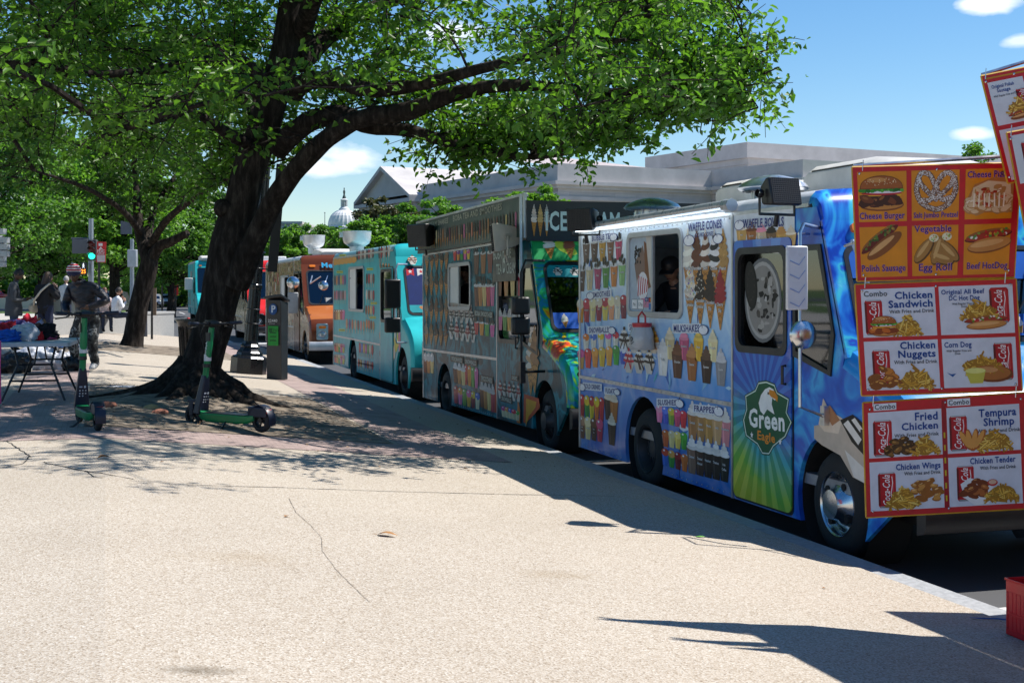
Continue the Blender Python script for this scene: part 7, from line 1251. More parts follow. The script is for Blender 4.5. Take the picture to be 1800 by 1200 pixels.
P.text('FDC', 0, -.02, .09, '#f0e8e8', 1, al='c', w=.24, off=.04); P.rect(-.13, -.32, .13, -.1, '#ddd4d6', 1); P.rect(-.08, .20, .05, .29, '#f0e8e8', 1); P.poly([(-.01, .18), (.06, .08), (.03, .07), (0, .12), (-.04, .07), (-.07, .08)], '#f0e8e8', 1); P.rect(-.11, -.05, .11, -.035, '#e8c8c8', 1); P.rect(-.11, -.08, .11, -.065, '#e8c8c8', 1)
for k in range(5): P.rect(-.11, -.13 - k * .035, .11, -.12 - k * .035, '#c8a8aa', 2)
P.build('lettering', sb)
sg2, s2 = pole(-18, 556, 395, 34, .12, 'traffic_light', 'grey signal heads seen from behind at the left edge, over the folding table', 'traffic light')
for k, (px, ys) in enumerate(((3, (407, 425, 443, 456, 464)), (9, (422, 434, 446)))):
    m = MB()
    for y in ys: sgbox(m, pt(px, y, 33.8 - k * .3) - s2, .16, .14, .24); m.M = Matrix.Translation(pt(px + 2, y - 1, 33.8 - k * .3) - s2) @ m_; m.lathe([(.1, -.08), (.1, -.25)], n=12, axis='x'); m.M = Matrix()
    m.build('signal_head', mat('aluminium_housing', (.42, .44, .46), .4, .4), sg2)
m = MB(); m.tube([pt(-18, 440, 34) - s2, pt(12, 440, 33.6) - s2], .03, 6); m.build('bracket', GALV, sg2)
o, a = pole(232, 560, 420, 52, .09, 'traffic_light', 'grey signal head seen from behind, just left of the second elm trunk', 'traffic light'); m = MB(); sgbox(m, pt(233, 454, 51.7) - a, .34, .66, .25); m.build('signal_head', mat('aluminium_housing', (0, 0, 0)), o, bev=.02)
m = MB(); sgbox(m, pt(222, 400, 51.8) - a, .42, .5, .04); m.build('sign_back', mat('sign_back_grey', (0, 0, 0)), o)
o, a = pole(267, 590, 487, 40, .035, 'marker_post', 'thin dark post with a metal cap behind the long concrete wall', 'post', BLK); m = MB(); sgbox(m, pt(272, 530, 39.9) - a, .09, .8, .06); m.build('meter_box', mat('worn_brown', (.14, .10, .07), .7), o)
o, a = pole(252, 600, 490, 42, .13, 'bollard_pole', 'thick dark pole just right of the second elm trunk', 'pole', mat('dark_blue_grey', (.03, .035, .05), .5))
for px, Z, yt in ((285, 100, 478), (309, 118, 478)):
    o, a = pole(px, 508 + (1.9) * F / Z, yt, Z, .07, 'street_lamp', 'distant lamp post behind the two oncoming cars' if px < 300 else 'distant lamp post carrying a small red banner, by the far lawn', 'street lamp', IRON); m = MB(); m.sphere(pt(px, yt, Z) - a, (.22, .22, .28), 12); m.build('globe', mat('milk_glass', (0, 0, 0)), o)
    if px > 300: m = MB(); sgbox(m, pt(308, 507, Z) - a, .5, 1.2, .03); m.build('banner', mat('banner_red', (0, 0, 0)), o)
# ------------------------------------------------------------------ cars
def car(name, px, yb, wpx, label, paint, rz, suv=False, cat='car'):
    W_ = 1.82; Z = (1.95) * F / (yb - 508); g = pt(px, yb, Z); o = empty(name, (g.x, g.y, ROAD), rz, label, cat, 'cars on the street'); hgt = 1.45 if not suv else 1.8; L = 4.5
    prof = [(-2.2, .35, .55), (-2.25, .55, .62), (-2.1, .78, .7), (-1.3, .92, .78), (-1.15, .95, .8), (-.45, hgt - .04, .60), (.3, hgt, .62), (1.1, hgt - .06, .6), (1.75, 1.0, .74), (2.15, .95, .7), (2.25, .6, .62), (2.2, .35, .55)]
    if suv: prof = [(-2.3, .4, .6), (-2.35, .7, .68), (-2.2, 1.0, .74), (-1.4, 1.1, .82), (-1.25, 1.14, .84), (-.7, hgt - .05, .68), (.3, hgt, .7), (1.8, hgt - .06, .68), (2.2, 1.2, .78), (2.3, .7, .68), (2.2, .4, .55)]
    m = MB(); secs = [];
    for y, z, w in prof: secs.append([(-w * .6 if z > 1.2 else -.88, y, .32), (-.91, y, min(z, .62)), (-.89, y, min(z, .9)), (-w, y, max(z - .05, .33)), (-w + .12, y, z), (w - .12, y, z), (w, y, max(z - .05, .33)), (.89, y, min(z, .9)), (.91, y, min(z, .62)), (.88, y, .32)])
    m.sweep(secs, close=True, cap=True); m.build('body', paint, o, smooth=40)
    i0 = 4; y0, z0, w0 = prof[i0]; y1, z1, w1 = prof[i0 + 1]; m = MB(); m.add([(-w0 + .14, y0 - .015, z0 + .03), (w0 - .14, y0 - .015, z0 + .03), (w1 - .12, y1 - .03, z1 - .04), (-w1 + .12, y1 - .03, z1 - .04)], [(0, 1, 2, 3)])
    m.build('windscreen', DGL, o); m = MB()
    for s in (-1, 1): m.add([(s * (w0 + .05), y0 + .2, .97), (s * (w1 + .025), y1 + .1, z1 - .1), (s * (w1 + .025), .95, z1 - .12), (s * (w0 + .03), 1.5, .98)], [(0, 1, 2, 3)])
    m.build('side_windows', DGL, o); 
    for s in (-1, 1):
        m = MB(); yy = prof[1][0]; zz = prof[1][1] + .14; m.sphere((s * .62, yy + .06, zz), (.18, .08, .08), 12); m.build('headlight', mat('lamp_glass', (.45, .47, .48), .12, .6), o)
        for y in (-1.4, 1.4): m = MB(); m.lathe([(.0, -.1), (.2, -.11), (.32, -.1), (.33, 0), (.32, .1), (0, .1)], (s * .8, y, .33), 'x', 20); m.build('wheel', RUB, o)
    m = MB(); m.box(-.5, prof[0][0] - .06, .38, .5, prof[0][0] + .03, .62); m.box(-.75, prof[0][0] - .03, .33, .75, prof[0][0] + .05, .4); m.build('grille', BLK, o); return o
SILV = mat('silver_car_paint', (.42, .44, .47), .25, .5, coat=.6); WCP = mat('white_car_paint', (.7, .71, .73), .25, .0, coat=.6)
car('car', 271, 541, 34, 'silver saloon car approaching on the far road, nearest of two', SILV, -.08); car('car', 296, 539, 30, 'white saloon car approaching beside the silver one', WCP, -.08)
v = car('van', 199, 552, 50, 'dark grey van with teal-tinted windscreen behind the seated people', mat('dark_van_paint', (.05, .055, .06), .3, .3, coat=.5), -.25, suv=True, cat='van')
for px, Zc, lab_, pm_ in ((55, 190, 'small pale car parked on the side street, seen between the two phone users', SILV), (-6, 150, 'red car on the side street at the left edge', mat('red_car_paint', (.4, .01, .02), .25, coat=.6))):
    c = car('car', px, 530, 20, lab_, pm_, 1.2); g = pt(px, 508, Zc); c.location = (g.x, g.y, rise(g.x, g.y) + .12)
# ------------------------------------------------------------------ people
SK = {}
def cloth(name, col, rough=.85, stops=None, sc=14, b=.4): return SK.setdefault(name, ramp_mat(name, stops, sc, rough, bmp=b, bdist=.012, bscale=22) if stops else mat(name, col, rough, var=.18, scale=9, bmp=b, bscale=22, bdist=.012))
SKIN_D = mat('skin_deep', (.09, .048, .032), .5, var=.1, scale=20); SKIN_M = mat('skin_tan', (.36, .2, .14), .5, var=.1, scale=20); SKIN_L = mat('skin_light', (.5, .31, .23), .5, var=.08, scale=20)
HAIRB = mat('hair_dark', (.015, .012, .01), .6, bmp=.6, bscale=90); HAIRG = mat('hair_grey', (.35, .34, .33), .6, bmp=.6, bscale=90)
def head_mesh(mb, c, yaw, pitch, s=1.0, mi=0, roll=0):
    M = Matrix.Translation(c) @ Matrix.Rotation(yaw, 4, 'Z') @ Matrix.Rotation(pitch, 4, 'X') @ Matrix.Rotation(roll, 4, 'Y') @ Matrix.Diagonal((s, s, s, 1)); old = mb.M; mb.M = M
    vs = []; n, h = 28, 20
    for j in range(h + 1):
        t = PI * j / h
        for k in range(n):
            a = 2 * PI * k / n; d = Vector((math.sin(t) * math.cos(a), math.sin(t) * math.sin(a), math.cos(t))); x, y, z = d.x * .075, d.y * .095, d.z * .118
            f = max(0, -d.y)      # face looks along -y
            if d.z < -.2: x *= 1 - .45 * (-d.z - .2); y *= (1 - .22 * (-d.z - .2)) if d.y < 0 else (1 - .5 * (-d.z - .2))
            y -= .030 * math.exp(-((d.x / .16) ** 2 + ((d.z + .12) / .2) ** 2)) * (f > .3); y += .012 * (math.exp(-(((abs(d.x) - .36) / .16) ** 2 + ((d.z - .08) / .11) ** 2))) * (f > .3)
            y -= .008 * math.exp(-((d.x / .3) ** 2 + ((d.z + .48) / .09) ** 2)) * (f > .3); y -= .012 * math.exp(-((d.x / .3) ** 2 + ((d.z + .88) / .14) ** 2)) * (d.y < .1); y -= .006 * math.exp(-((d.x / .7) ** 2 + ((d.z - .26) / .08) ** 2)) * (f > .3)
            vs.append((x, y, z))
    mb.add(vs, [(j * n + k, (j + 1) * n + k, (j + 1) * n + (k + 1) % n, j * n + (k + 1) % n) for j in range(h) for k in range(n)], mi)
    for sx in (-1, 1): mb.sphere((sx * .077, .008, -.002), (.012, .02, .03), 10, mi); mb.sphere((sx * .028, -.080, .010), (.012, .008, .008), 8, 4)
    mb.sphere((0, -.094, -.052), (.024, .006, .007), 8, 5); mb.M = old; return M
def person(label, loc, rz, J, skin, top, bottom, shoes, head, extra=None, R0=None, cat='person', seated=False):
    """J: joints (x right, y back, z up; the figure faces -y). One continuous skinned surface; head, neck, hands joined to it"""
    o = empty('person', loc, rz, label, cat); me = bpy.data.meshes.new('b'); names = list(J); idx = {n: i for i, n in enumerate(names)}
    E = [e for e in [('pelvis', 'waist'), ('waist', 'chest'), ('chest', 'neck'), ('neck', 'head'), ('chest', 'shl'), ('shl', 'ell'), ('ell', 'wrl'), ('wrl', 'hal'), ('chest', 'shr'), ('shr', 'elr'), ('elr', 'wrr'), ('wrr', 'har'), ('pelvis', 'hpl'), ('hpl', 'knl'), ('knl', 'anl'), ('anl', 'tol'), ('pelvis', 'hpr'), ('hpr', 'knr'), ('knr', 'anr'), ('anr', 'tor')] if e[0] in idx and e[1] in idx]
    me.from_pydata([J[n] for n in names], [(idx[a], idx[b]) for a, b in E], []); ob = bpy.data.objects.new('b', me); COL.objects.link(ob)
    md = ob.modifiers.new('s', 'SKIN'); md.use_smooth_shade = True; RR = dict(pelvis=(.155, .125), waist=(.15, .115), chest=(.175, .125), neck=(.055, .055), head=(.05, .05), shl=(.075, .075), shr=(.075, .075), ell=(.052, .052), elr=(.052, .052), wrl=(.036, .036), wrr=(.036, .036), hal=(.036, .026), har=(.036, .026), hpl=(.105, .105), hpr=(.105, .105), knl=(.072, .072), knr=(.072, .072), anl=(.05, .05), anr=(.05, .05), tol=(.042, .035), tor=(.042, .035)); RR.update(R0 or {})
    for n in names: me.skin_vertices[0].data[idx[n]].radius = RR[n]
    me.skin_vertices[0].data[idx['pelvis']].use_root = True; sb = ob.modifiers.new('u', 'SUBSURF'); sb.levels = 2; sb.render_levels = 2
    dg = bpy.context.evaluated_depsgraph_get(); ev = ob.evaluated_get(dg).to_mesh(); V = [v.co.copy() for v in ev.vertices]; Fc = [tuple(p.vertices) for p in ev.polygons]
    reg = {'pelvis': 2, 'waist': 1, 'chest': 1, 'neck': 0, 'head': 0, 'shl': 1, 'shr': 1, 'ell': 1, 'elr': 1, 'wrl': 1, 'wrr': 1, 'hal': 0, 'har': 0, 'hpl': 2, 'hpr': 2, 'knl': 2, 'knr': 2, 'anl': 2, 'anr': 2, 'tol': 3, 'tor': 3}
    segs = [(Vector(J[a]), Vector(J[b]), a, b) for a, b in E]; mb = MB(); mis = []
    def near(p):
        best = 9; r = 1
        for a, b, na, nb in segs:
            ab = b - a; t = max(0, min(1, (p - a).dot(ab) / max(ab.length_squared, 1e-9))); d = (p - (a + ab * t)).length / (RR[na][0] * (1 - t) + RR[nb][0] * t)
            if d < best:
                best = d
                if nb in ('hal', 'har'): r = 0 if t > .12 else 1
                elif nb == 'neck': r = 1 if t < .75 else 0
                elif nb == 'waist': r = 2 if t < (.0 if not seated else .1) else 1
                elif na == 'pelvis' and nb.startswith('hp'): r = 2
                elif nb.startswith('to'): r = 3
                else: r = reg[nb]
        return r
    for f in Fc: c = sum((V[i] for i in f), Vector()) / len(f); r = near(c); mis.append(r)
    # folds in the clothes
    V = [v + Vector((1, 1, .3)) * .010 * noise.noise(v * 13) + Vector((1, 1, 0)) * .008 * noise.noise(v * 31) for v in V]
    for f, r in zip(Fc, mis): pass
    b0 = len(mb.v); mb.v += V; mb.f += Fc; mb.m += mis; mb.c += [(1, 1, 1)] * len(Fc)
    bpy.data.objects.remove(ob); bpy.data.meshes.remove(me)
    hp = Vector(J['head']) + Vector(head[0]); HM = head_mesh(mb, hp, head[1], head[2], head[4] if len(head) > 4 else 1.0, 0)
    for s, w, h in ((-1, 'wrl', 'hal'), (1, 'wrr', 'har')):
        if h not in J: continue
        a, b = Vector(J[w]), Vector(J[h]); d = (b - a).normalized(); sd = d.cross(Vector((0, 0, 1))); sd = sd.normalized() if sd.length > .1 else Vector((1, 0, 0)); up = sd.cross(d)
        for k in range(4): q = b + sd * (-.024 + k * .016); L_ = (.07, .08, .075, .06)[k]; p1 = q + d * L_ * .5; p2 = p1 + (d - up * .7).normalized() * L_ * .35; p3 = p2 + (d * .3 - up).normalized() * L_ * .3; mb.tube([q, p1, p2, p3], [.0095, .009, .008, .006], 7, 0)
        q = b - d * .03 - sd * .028; mb.tube([q, q - sd * .02 + d * .03 - up * .01, q - sd * .022 + d * .055 - up * .02], [.011, .010, .007], 7, 0)
    mb.build('body', [skin, top, bottom, shoes, mat('eye_dark', (.02, .015, .012), .2), mat('lips', (.2, .07, .06), .5)], o, smooth=60, fix=False); return o, HM
def cap_hair(parent, HM, mat_, name='hair', long=0, z0=-.1, back=1.0):
    m = MB(); m.M = HM; vs = []; n, h = 24, 9
    for j in range(h + 1):
        for k in range(n):
            a = 2 * PI * k / n; fr = max(0, -math.sin(a)); tmax = (1.9 - 1.0 * fr ** 1.5); t = tmax * j / h; x, y, z = math.sin(t) * math.cos(a) * .086, math.sin(t) * math.sin(a) * .106 + .004, math.cos(t) * .13 + .002
            if long and z < .02 and math.sin(a) > -.35: z -= long * (j / h) ** 2; x *= 1 + .25 * (j / h) ** 2
            g = 1 + .05 * noise.noise((x * 40, y * 40, z * 14)); vs.append((x * g, y * g, z))
    m.add(vs, [(j * n + k, (j + 1) * n + k, (j + 1) * n + (k + 1) % n, j * n + (k + 1) % n) for j in range(h) for k in range(n)]); return m.build(name, mat_, parent, smooth=60, fix=False)
ST = dict(pelvis=(0, 0, .96), waist=(0, 0, 1.12), chest=(0, .0, 1.33), neck=(0, .01, 1.49), head=(0, .0, 1.58), shl=(-.19, .0, 1.41), shr=(.19, 0, 1.41), ell=(-.24, .02, 1.13), elr=(.24, .02, 1.13), wrl=(-.25, -.06, .89), wrr=(.25, -.06, .89), hal=(-.25, -.09, .82), har=(.25, -.09, .82), hpl=(-.1, 0, .92), hpr=(.1, 0, .92), knl=(-.11, -.02, .50), knr=(.11, -.02, .50), anl=(-.11, .03, .10), anr=(.11, .03, .10), tol=(-.12, -.13, .05), tor=(.12, -.13, .05))
def pose(**k): d = dict(ST); d.update(k); return d
def facing_cam(yaw=0): return -TH + yaw     # 0 = looking at the camera
# leaning vendor in a striped knit hat
g = gp(150, 652); J = pose(pelvis=(.02, .06, .92), waist=(-.0, .03, 1.08), chest=(-.02, -.05, 1.29), neck=(-.05, -.13, 1.45), head=(-.07, -.18, 1.52), shl=(-.22, -.07, 1.37), shr=(.19, -.05, 1.38), ell=(-.31, -.08, 1.12), elr=(.42, -.02, 1.16), wrl=(-.20, -.26, .98), wrr=(.20, -.22, 1.06), hal=(-.12, -.29, .96), har=(.12, -.26, 1.05), hpl=(-.10, .06, .86), hpr=(.12, .08, .86), knl=(-.20, -.06, .48), knr=(.13, -.03, .47), anl=(-.18, .06, .10), anr=(.15, .06, .10), tol=(-.22, -.12, .05), tor=(.16, -.12, .05))
puff = ramp_mat('puffer_navy', [(.3, (.005, .006, .012)), (.7, (.018, .019, .034))], 5, .45, bmp=.9, bdist=.05, map_scale=(1, 1, 3.2)); camo = ramp_mat('urban_camo', [(.40, (.008, .008, .009)), (.47, (.05, .055, .055)), (.54, (.012, .012, .013)), (.60, (.32, .33, .33)), (.66, (.03, .03, .03))], 9, .9, detail=3)
o, HM = person('man in striped knit hat, navy puffer jacket and grey camouflage trousers', g, facing_cam(-.2), J, SKIN_D, puff, camo, cloth('pale_trainers', (.5, .5, .5)), ((0, -.05, .07), .15, .5, 0, 1.12), R0=dict(chest=(.17, .15), waist=(.17, .15), pelvis=(.17, .15), shl=(.095, .09), shr=(.095, .09), ell=(.08, .08), elr=(.08, .08), wrl=(.055, .055), wrr=(.055, .055), knl=(.095, .095), knr=(.095, .095), hpl=(.12, .12), hpr=(.12, .12), anl=(.075, .075), anr=(.075, .075)))
def hatm():
    m, nt, b, o_ = newmat('striped_knit'); t = nd(nt, 'ShaderNodeTexCoord'); s = nd(nt, 'ShaderNodeSeparateXYZ'); w = nd(nt, 'ShaderNodeMath', operation='MULTIPLY'); w.inputs[1].default_value = 28; f = nd(nt, 'ShaderNodeMath', operation='FRACT'); nt.links.new(t.outputs['Generated'], s.inputs[0]); w.inputs[1].default_value = 5
    nt.links.new(s.outputs[2], w.inputs[0]); nt.links.new(w.outputs[0], f.inputs[0]); r = ramp(nt, f.outputs[0], [(0, '#b01c2c'), (.55, '#e0dadc')]); r.color_ramp.interpolation = 'CONSTANT'; r2 = ramp(nt, s.outputs[2], [(0, (0, 0, 0)), (.34, (1, 1, 1))]); r2.color_ramp.interpolation = 'CONSTANT'; x = nd(nt, 'ShaderNodeMixRGB'); nt.links.new(r2.outputs[0], x.inputs[0]); x.inputs[1].default_value = (.02, .025, .08, 1); nt.links.new(r.outputs[0], x.inputs[2]); nt.links.new(x.outputs[0], b.inputs['Base Color']); b.inputs['Roughness'].default_value = .9; return m
m = MB(); m.M = HM; m.lathe([(.098, .02), (.102, .045), (.104, .06), (.1, .09), (.085, .125), (.05, .15), (0, .158)], (0, .005, 0), n=24); m.sphere((0, .005, .165), .02, 10); m.build('knit_hat', hatm(), o); m = MB(); n_ = Vector(J['neck']); m.tube([n_ + Vector((.075 * math.cos(a), .075 * math.sin(a) + .01, .02 + .02 * math.sin(a))) for a in [2 * PI * k / 12 for k in range(13)]], .035, 8, cap=False); m.build('collar', puff, o)
# man with a phone, seen from behind
g = pt(24, 606, 29); g.z = 0; J = pose(wrl=(-.12, -.24, 1.12), hal=(-.06, -.3, 1.16), ell=(-.26, .0, 1.12), elr=(.27, .03, 1.12), wrr=(.16, -.24, 1.12), har=(.08, -.3, 1.15), neck=(0, -.03, 1.49), head=(0, -.07, 1.57))
o, HM = person('man in a dark grey jacket and jeans looking down at his phone, far left', g, facing_cam(1.9), J, SKIN_D, cloth('grey_jacket', (.055, .06, .07)), cloth('jeans_blue', (.03, .05, .10)), cloth('dark_shoes', (.02, .02, .02)), ((0, -.03, .09), 0, .55), R0=dict(chest=(.2, .15), waist=(.19, .15), pelvis=(.17, .14), shl=(.09, .09), shr=(.09, .09)))
cap_hair(o, HM, HAIRB); m = MB(); m.box(.0, -.40, 1.16, .08, -.33, 1.19, rot=Matrix.Rotation(.5, 3, 'X')); ph = m.build('phone', mat('phone_dark', (.03, .03, .035), .2)); ph.location = g; ph.rotation_euler.z = facing_cam(1.9); tag(ph, 'dark phone in the hands of the man in the grey jacket', 'phone')
m = MB(); m.sweep([[(x * (.21 if z > 1 else .235), y * (.16 if z > 1 else .18), z) for x, y in [(math.cos(a), math.sin(a)) for a in [2 * PI * k / 20 for k in range(20)]]] for z in (.78, .95, 1.1, 1.2)], close=True); m.build('jacket_hem', cloth('grey_jacket', (0, 0, 0)), o)
# woman with a strap bag, phone to her ear
g = pt(80, 606, 29); g.z = 0; J = pose(ell=(-.3, -.06, 1.14), wrl=(-.16, -.16, 1.38), hal=(-.11, -.14, 1.46), wrr=(.14, -.22, 1.08), har=(.06, -.26, 1.1), knl=(-.1, .0, .5), chest=(0, .02, 1.30), neck=(0, 0, 1.45), head=(-.01, -.03, 1.53), shl=(-.17, .02, 1.37), shr=(.17, .02, 1.37))
o, HM = person('long-haired woman in black with a pale crossbody bag, standing behind the clothes table', g, facing_cam(2.7), J, SKIN_M, cloth('black_top', (.007, .008, .012)), cloth('navy_skirt', (.012, .018, .05)), cloth('dark_shoes', (0, 0, 0)), ((0, -.03, .07), -.3, .25, 0, .98), R0=dict(chest=(.18, .14), waist=(.17, .14), pelvis=(.19, .16), shl=(.1, .09), shr=(.1, .09), ell=(.08, .08), elr=(.08, .08)))
cap_hair(o, HM, mat('hair_brown', (.05, .028, .016), .55, bmp=.6, bscale=90), long=.26); m = MB(); m.tube([(-.17, .06, 1.46), (-.08, .2, 1.32), (.1, .22, 1.12), (.24, .1, 1.0)], .022, 8); m.tube([(-.17, .06, 1.46), (-.05, -.14, 1.34), (.14, -.17, 1.12), (.24, .05, 1.0)], .018, 8); s = m.build('bag_strap', mat('strap_cream', (.55, .5, .42), .7), o)
m = MB(); m.M = Matrix.Translation((.3, .02, .95)); m.sphere((0, 0, 0), (.07, .15, .11), 16); b = m.build('bag', mat('bag_cream', (.5, .45, .38), .6)); b.location = g; b.rotation_euler.z = facing_cam(2.7); tag(b, 'cream shoulder bag at the hip of the long-haired woman in black', 'bag')
# grey-haired person in white, back turned
g = pt(116, 562, 46); g.z = 0.0; J = pose(wrl=(-.3, -.1, 1.2), hal=(-.34, -.14, 1.22), ell=(-.3, .04, 1.2), wrr=(.15, -.2, 1.1), har=(.1, -.26, 1.12))
o, HM = person('grey-haired person in a white top and dark jeans, back turned, past the low wall', g, facing_cam(2.9), J, SKIN_L, cloth('white_top', (.6, .6, .57)), cloth('jeans_dark', (.02, .03, .06)), cloth('dark_shoes', (0, 0, 0)), ((0, -.02, .09), 0, .1), R0=dict(chest=(.2, .15), waist=(.19, .15))); cap_hair(o, HM, HAIRG)
# person in a white shirt, hand to mouth, sitting on the wall
SIT = dict(pelvis=(0, .05, .58), waist=(0, .04, .74), chest=(0, .02, .95), neck=(0, .01, 1.11), head=(0, -.01, 1.19), shl=(-.19, .02, 1.03), shr=(.19, .02, 1.03), ell=(-.26, -.02, .77), elr=(.25, -.02, .77), wrl=(-.12, -.2, .95), wrr=(.12, -.22, 1.02), hal=(-.08, -.2, 1.03), har=(.05, -.18, 1.1), hpl=(-.1, .04, .55), hpr=(.1, .04, .55), knl=(-.12, -.38, .56), knr=(.12, -.38, .56), anl=(-.12, -.42, .12), anr=(.12, -.42, .12), tol=(-.12, -.56, .06), tor=(.12, -.56, .06))
g = pt(207, 590, 41.6); g.z = .0; o, HM = person('seated person in a white shirt holding a hand to the mouth, on the long wall', g + Vector((0, .25, 0)), facing_cam(2.3), SIT, SKIN_M, cloth('white_shirt', (.66, .68, .72)), cloth('jeans_dark', (0, 0, 0)), cloth('dark_shoes', (0, 0, 0)), ((0, -.03, .09), -.3, .1), R0=dict(chest=(.2, .15), waist=(.19, .15)), seated=True); cap_hair(o, HM, HAIRB)
g = pt(183, 590, 41.9); g.z = .0; o, HM = person('seated woman in a flowered pale top beside the vendor, half hidden', g + Vector((0, .3, 0)), facing_cam(.5), SIT, SKIN_L, ramp_mat('flower_cloth', [(.4, (.5, .42, .4)), (.55, (.6, .5, .5)), (.62, (.3, .08, .1)), (.7, (.12, .2, .12))], 22, .85), cloth('jeans_dark', (0, 0, 0)), cloth('dark_shoes', (0, 0, 0)), ((0, -.03, .09), .2, .3), R0=dict(chest=(.18, .14)), seated=True); cap_hair(o, HM, mat('hair_auburn', (.12, .05, .025), .55), long=.14)
# workers at the service windows
def half(**k):
    d = {n: v for n, v in ST.items()}; d.update(k); return d
def worker(V, y, x, zf, rz, label, J, skin, top, head, R0=None):
    g = Vector((V.x0 + x, V.u0 + y, ROAD + zf)); return person(label, g, rz, J, skin, top, cloth('jeans_dark', (0, 0, 0)), cloth('dark_shoes', (0, 0, 0)), head, R0=R0)
wy = side(1182, 520, TV + .34)[0] - V1.u0; Jw = half(chest=(0, -.12, 1.3), neck=(.0, -.2, 1.44), head=(0, -.25, 1.50), shl=(-.19, -.12, 1.38), shr=(.19, -.12, 1.38), ell=(-.24, -.28, 1.16), wrl=(-.08, -.42, 1.13), hal=(0, -.46, 1.12), elr=(.24, -.28, 1.16), wrr=(.10, -.42, 1.15), har=(.04, -.46, 1.15))
o, HM = worker(V1, wy, .50, .56, -PI / 2 + .55, 'man in a black cap and dark jacket bending at the nearest truck window', Jw, SKIN_M, cloth('dark_jacket', (.02, .024, .035)), ((0, -.03, .08), .3, .5), dict(chest=(.2, .15), shl=(.09, .09), shr=(.09, .09)))
m = MB(); m.M = HM; m.lathe([(.092, .03), (.094, .06), (.085, .1), (.05, .13), (0, .14)], (0, .004, 0), n=20); m.box(-.07, -.17, .035, .07, -.08, .045); m.build('cap', BLK, o)
wy = side(819, 500, TV + .24)[0] - V2.u0; o, HM = worker(V2, wy, .26, .52, -PI / 2 + .2, 'worker in a black knit hat looking out of the dark truck window', half(), SKIN_M, cloth('black_top', (0, 0, 0)), ((0, -.03, .09), .8, .1)); m = MB(); m.M = HM; m.lathe([(.09, .03), (.096, .05), (.09, .1), (.05, .135), (0, .14)], (0, .005, 0), n=20); m.build('knit_hat', BLK, o)
wy = side(633, 520, TV + .2)[0] - V3.u0; Jb = half(ell=(-.2, -.26, 1.14), wrl=(-.05, -.2, 1.40), hal=(-.02, -.18, 1.47)); o, HM = worker(V3, wy, .24, .5, -PI / 2 - .35, 'man in navy cap and blue jacket at the turquoise truck window', Jb, SKIN_D, cloth('blue_jacket', (.02, .09, .32)), ((0, -.04, .09), -.2, .15, 0, 1.08), dict(chest=(.22, .17), shl=(.1, .1), shr=(.1, .1), ell=(.08, .08), elr=(.08, .08)))
m = MB(); m.M = HM; m.lathe([(.094, .03), (.097, .06), (.088, .1), (.05, .13), (0, .14)], (0, .004, 0), n=20); m.box(-.07, -.19, .03, .07, -.08, .045); m.build('cap', mat('navy_cap', (.02, .025, .09), .8), o)
# tip tub under the serving window
p = pt(1165, 590, 13.15); p.x = TV - .12; tj = empty('tip_tub', p, 0, 'clear plastic tip tub with a red lid hanging under the serving window', 'tub'); m = MB(); m.lathe([(.0, -.13), (.115, -.13), (.125, -.11), (.115, .02), (.09, .09), (.085, .11)], n=28); m.build('jar', mat('frosted_plastic', (.42, .43, .44), .25, coat=.4), tj)
m = MB(); m.lathe([(.09, .08), (.095, .1), (.095, .125), (.0, .13)], n=28); m.tube([(.0, -.09, .11), (0, -.085, .19), (0, 0, .23), (0, .085, .19), (0, .09, .11)], .010, 8); m.build('lid', mat('lid_red', (.45, .02, .04), .35), tj)
P = Print(lambda a, b, l: (-math.sqrt(max(.122 ** 2 - a * a, 0)) - .002, -a, b)); P.text('Tip', -.04, -.045, .06, '#1a1a1e', 1, w=.09); P.line([(-.06, -.05), (-.02, -.075), (.03, -.075), (.06, -.05)], .006, '#1a1a1e', 1); P.build('lettering', tj)
m = MB(); m.tube([(0, 0, .23), (.06, 0, .36)], .003, 5); m.build('string', mat('string', (.4, .35, .25), .8), tj)
# ------------------------------------------------------------------ folding tables and what lies on and under them
TBL = mat('table_plastic', (.55, .57, .60), .45, var=.05, scale=4); LEG = mat('table_leg', (.03, .032, .036), .4, .4)
def table(label, g, rz, L, W_, h):
    o = empty('folding_table', g, rz, label, 'table', 'folding tables'); m = MB(); m.plate(rr(-W_ / 2, -L / 2, W_ / 2, L / 2, .05), [], lambda a, b, d: (a, b, h - .045 + d), .045); m.build('table_top', TBL, o, bev=.012)
    for s in (-1, 1):
        y = s * (L / 2 - .28)
        for q in (-1, 1):
            m = MB(); m.tube([(q * W_ * .28, y - s * .05, h - .045), (q * W_ * .22, y, h * .62), (q * W_ * .42, y + s * .12, .012)], .014, 8); m.build('leg', LEG, o)
        m = MB(); m.tube([(-W_ * .25, y, h * .62), (W_ * .25, y, h * .62)], .012, 8); m.tube([(-W_ * .33, y + s * .05, h * .35), (W_ * .33, y + s * .05, h * .35)], .012, 8); m.tube([(0, y, h * .62), (0, y - s * .3, h - .05)], .010, 8); m.build('brace', LEG, o)
    return o
ty = pt(121, 605, 16.3); tz = .71; tg = Vector((ty.x, ty.y, 0)); rz = -TH + .22
c, s = math.cos(rz), math.sin(rz); ctr = tg + Vector((-.42 * c - .9 * s, -.42 * s + .9 * c, 0)); table('white folding table with piled clothes beside the left-hand scooter', ctr, rz, 1.83, .86, tz)
ctr2 = ctr + Vector((-1.25 * c - 1.0 * s, -1.25 * s + 1.0 * c, 0)); table('second folding table farther left, mostly outside the frame', ctr2, rz, 1.83, .8, tz)
def on_t(px, py, Z=17): p = pt(px, py, Z); return Vector((p.x, p.y, tz))
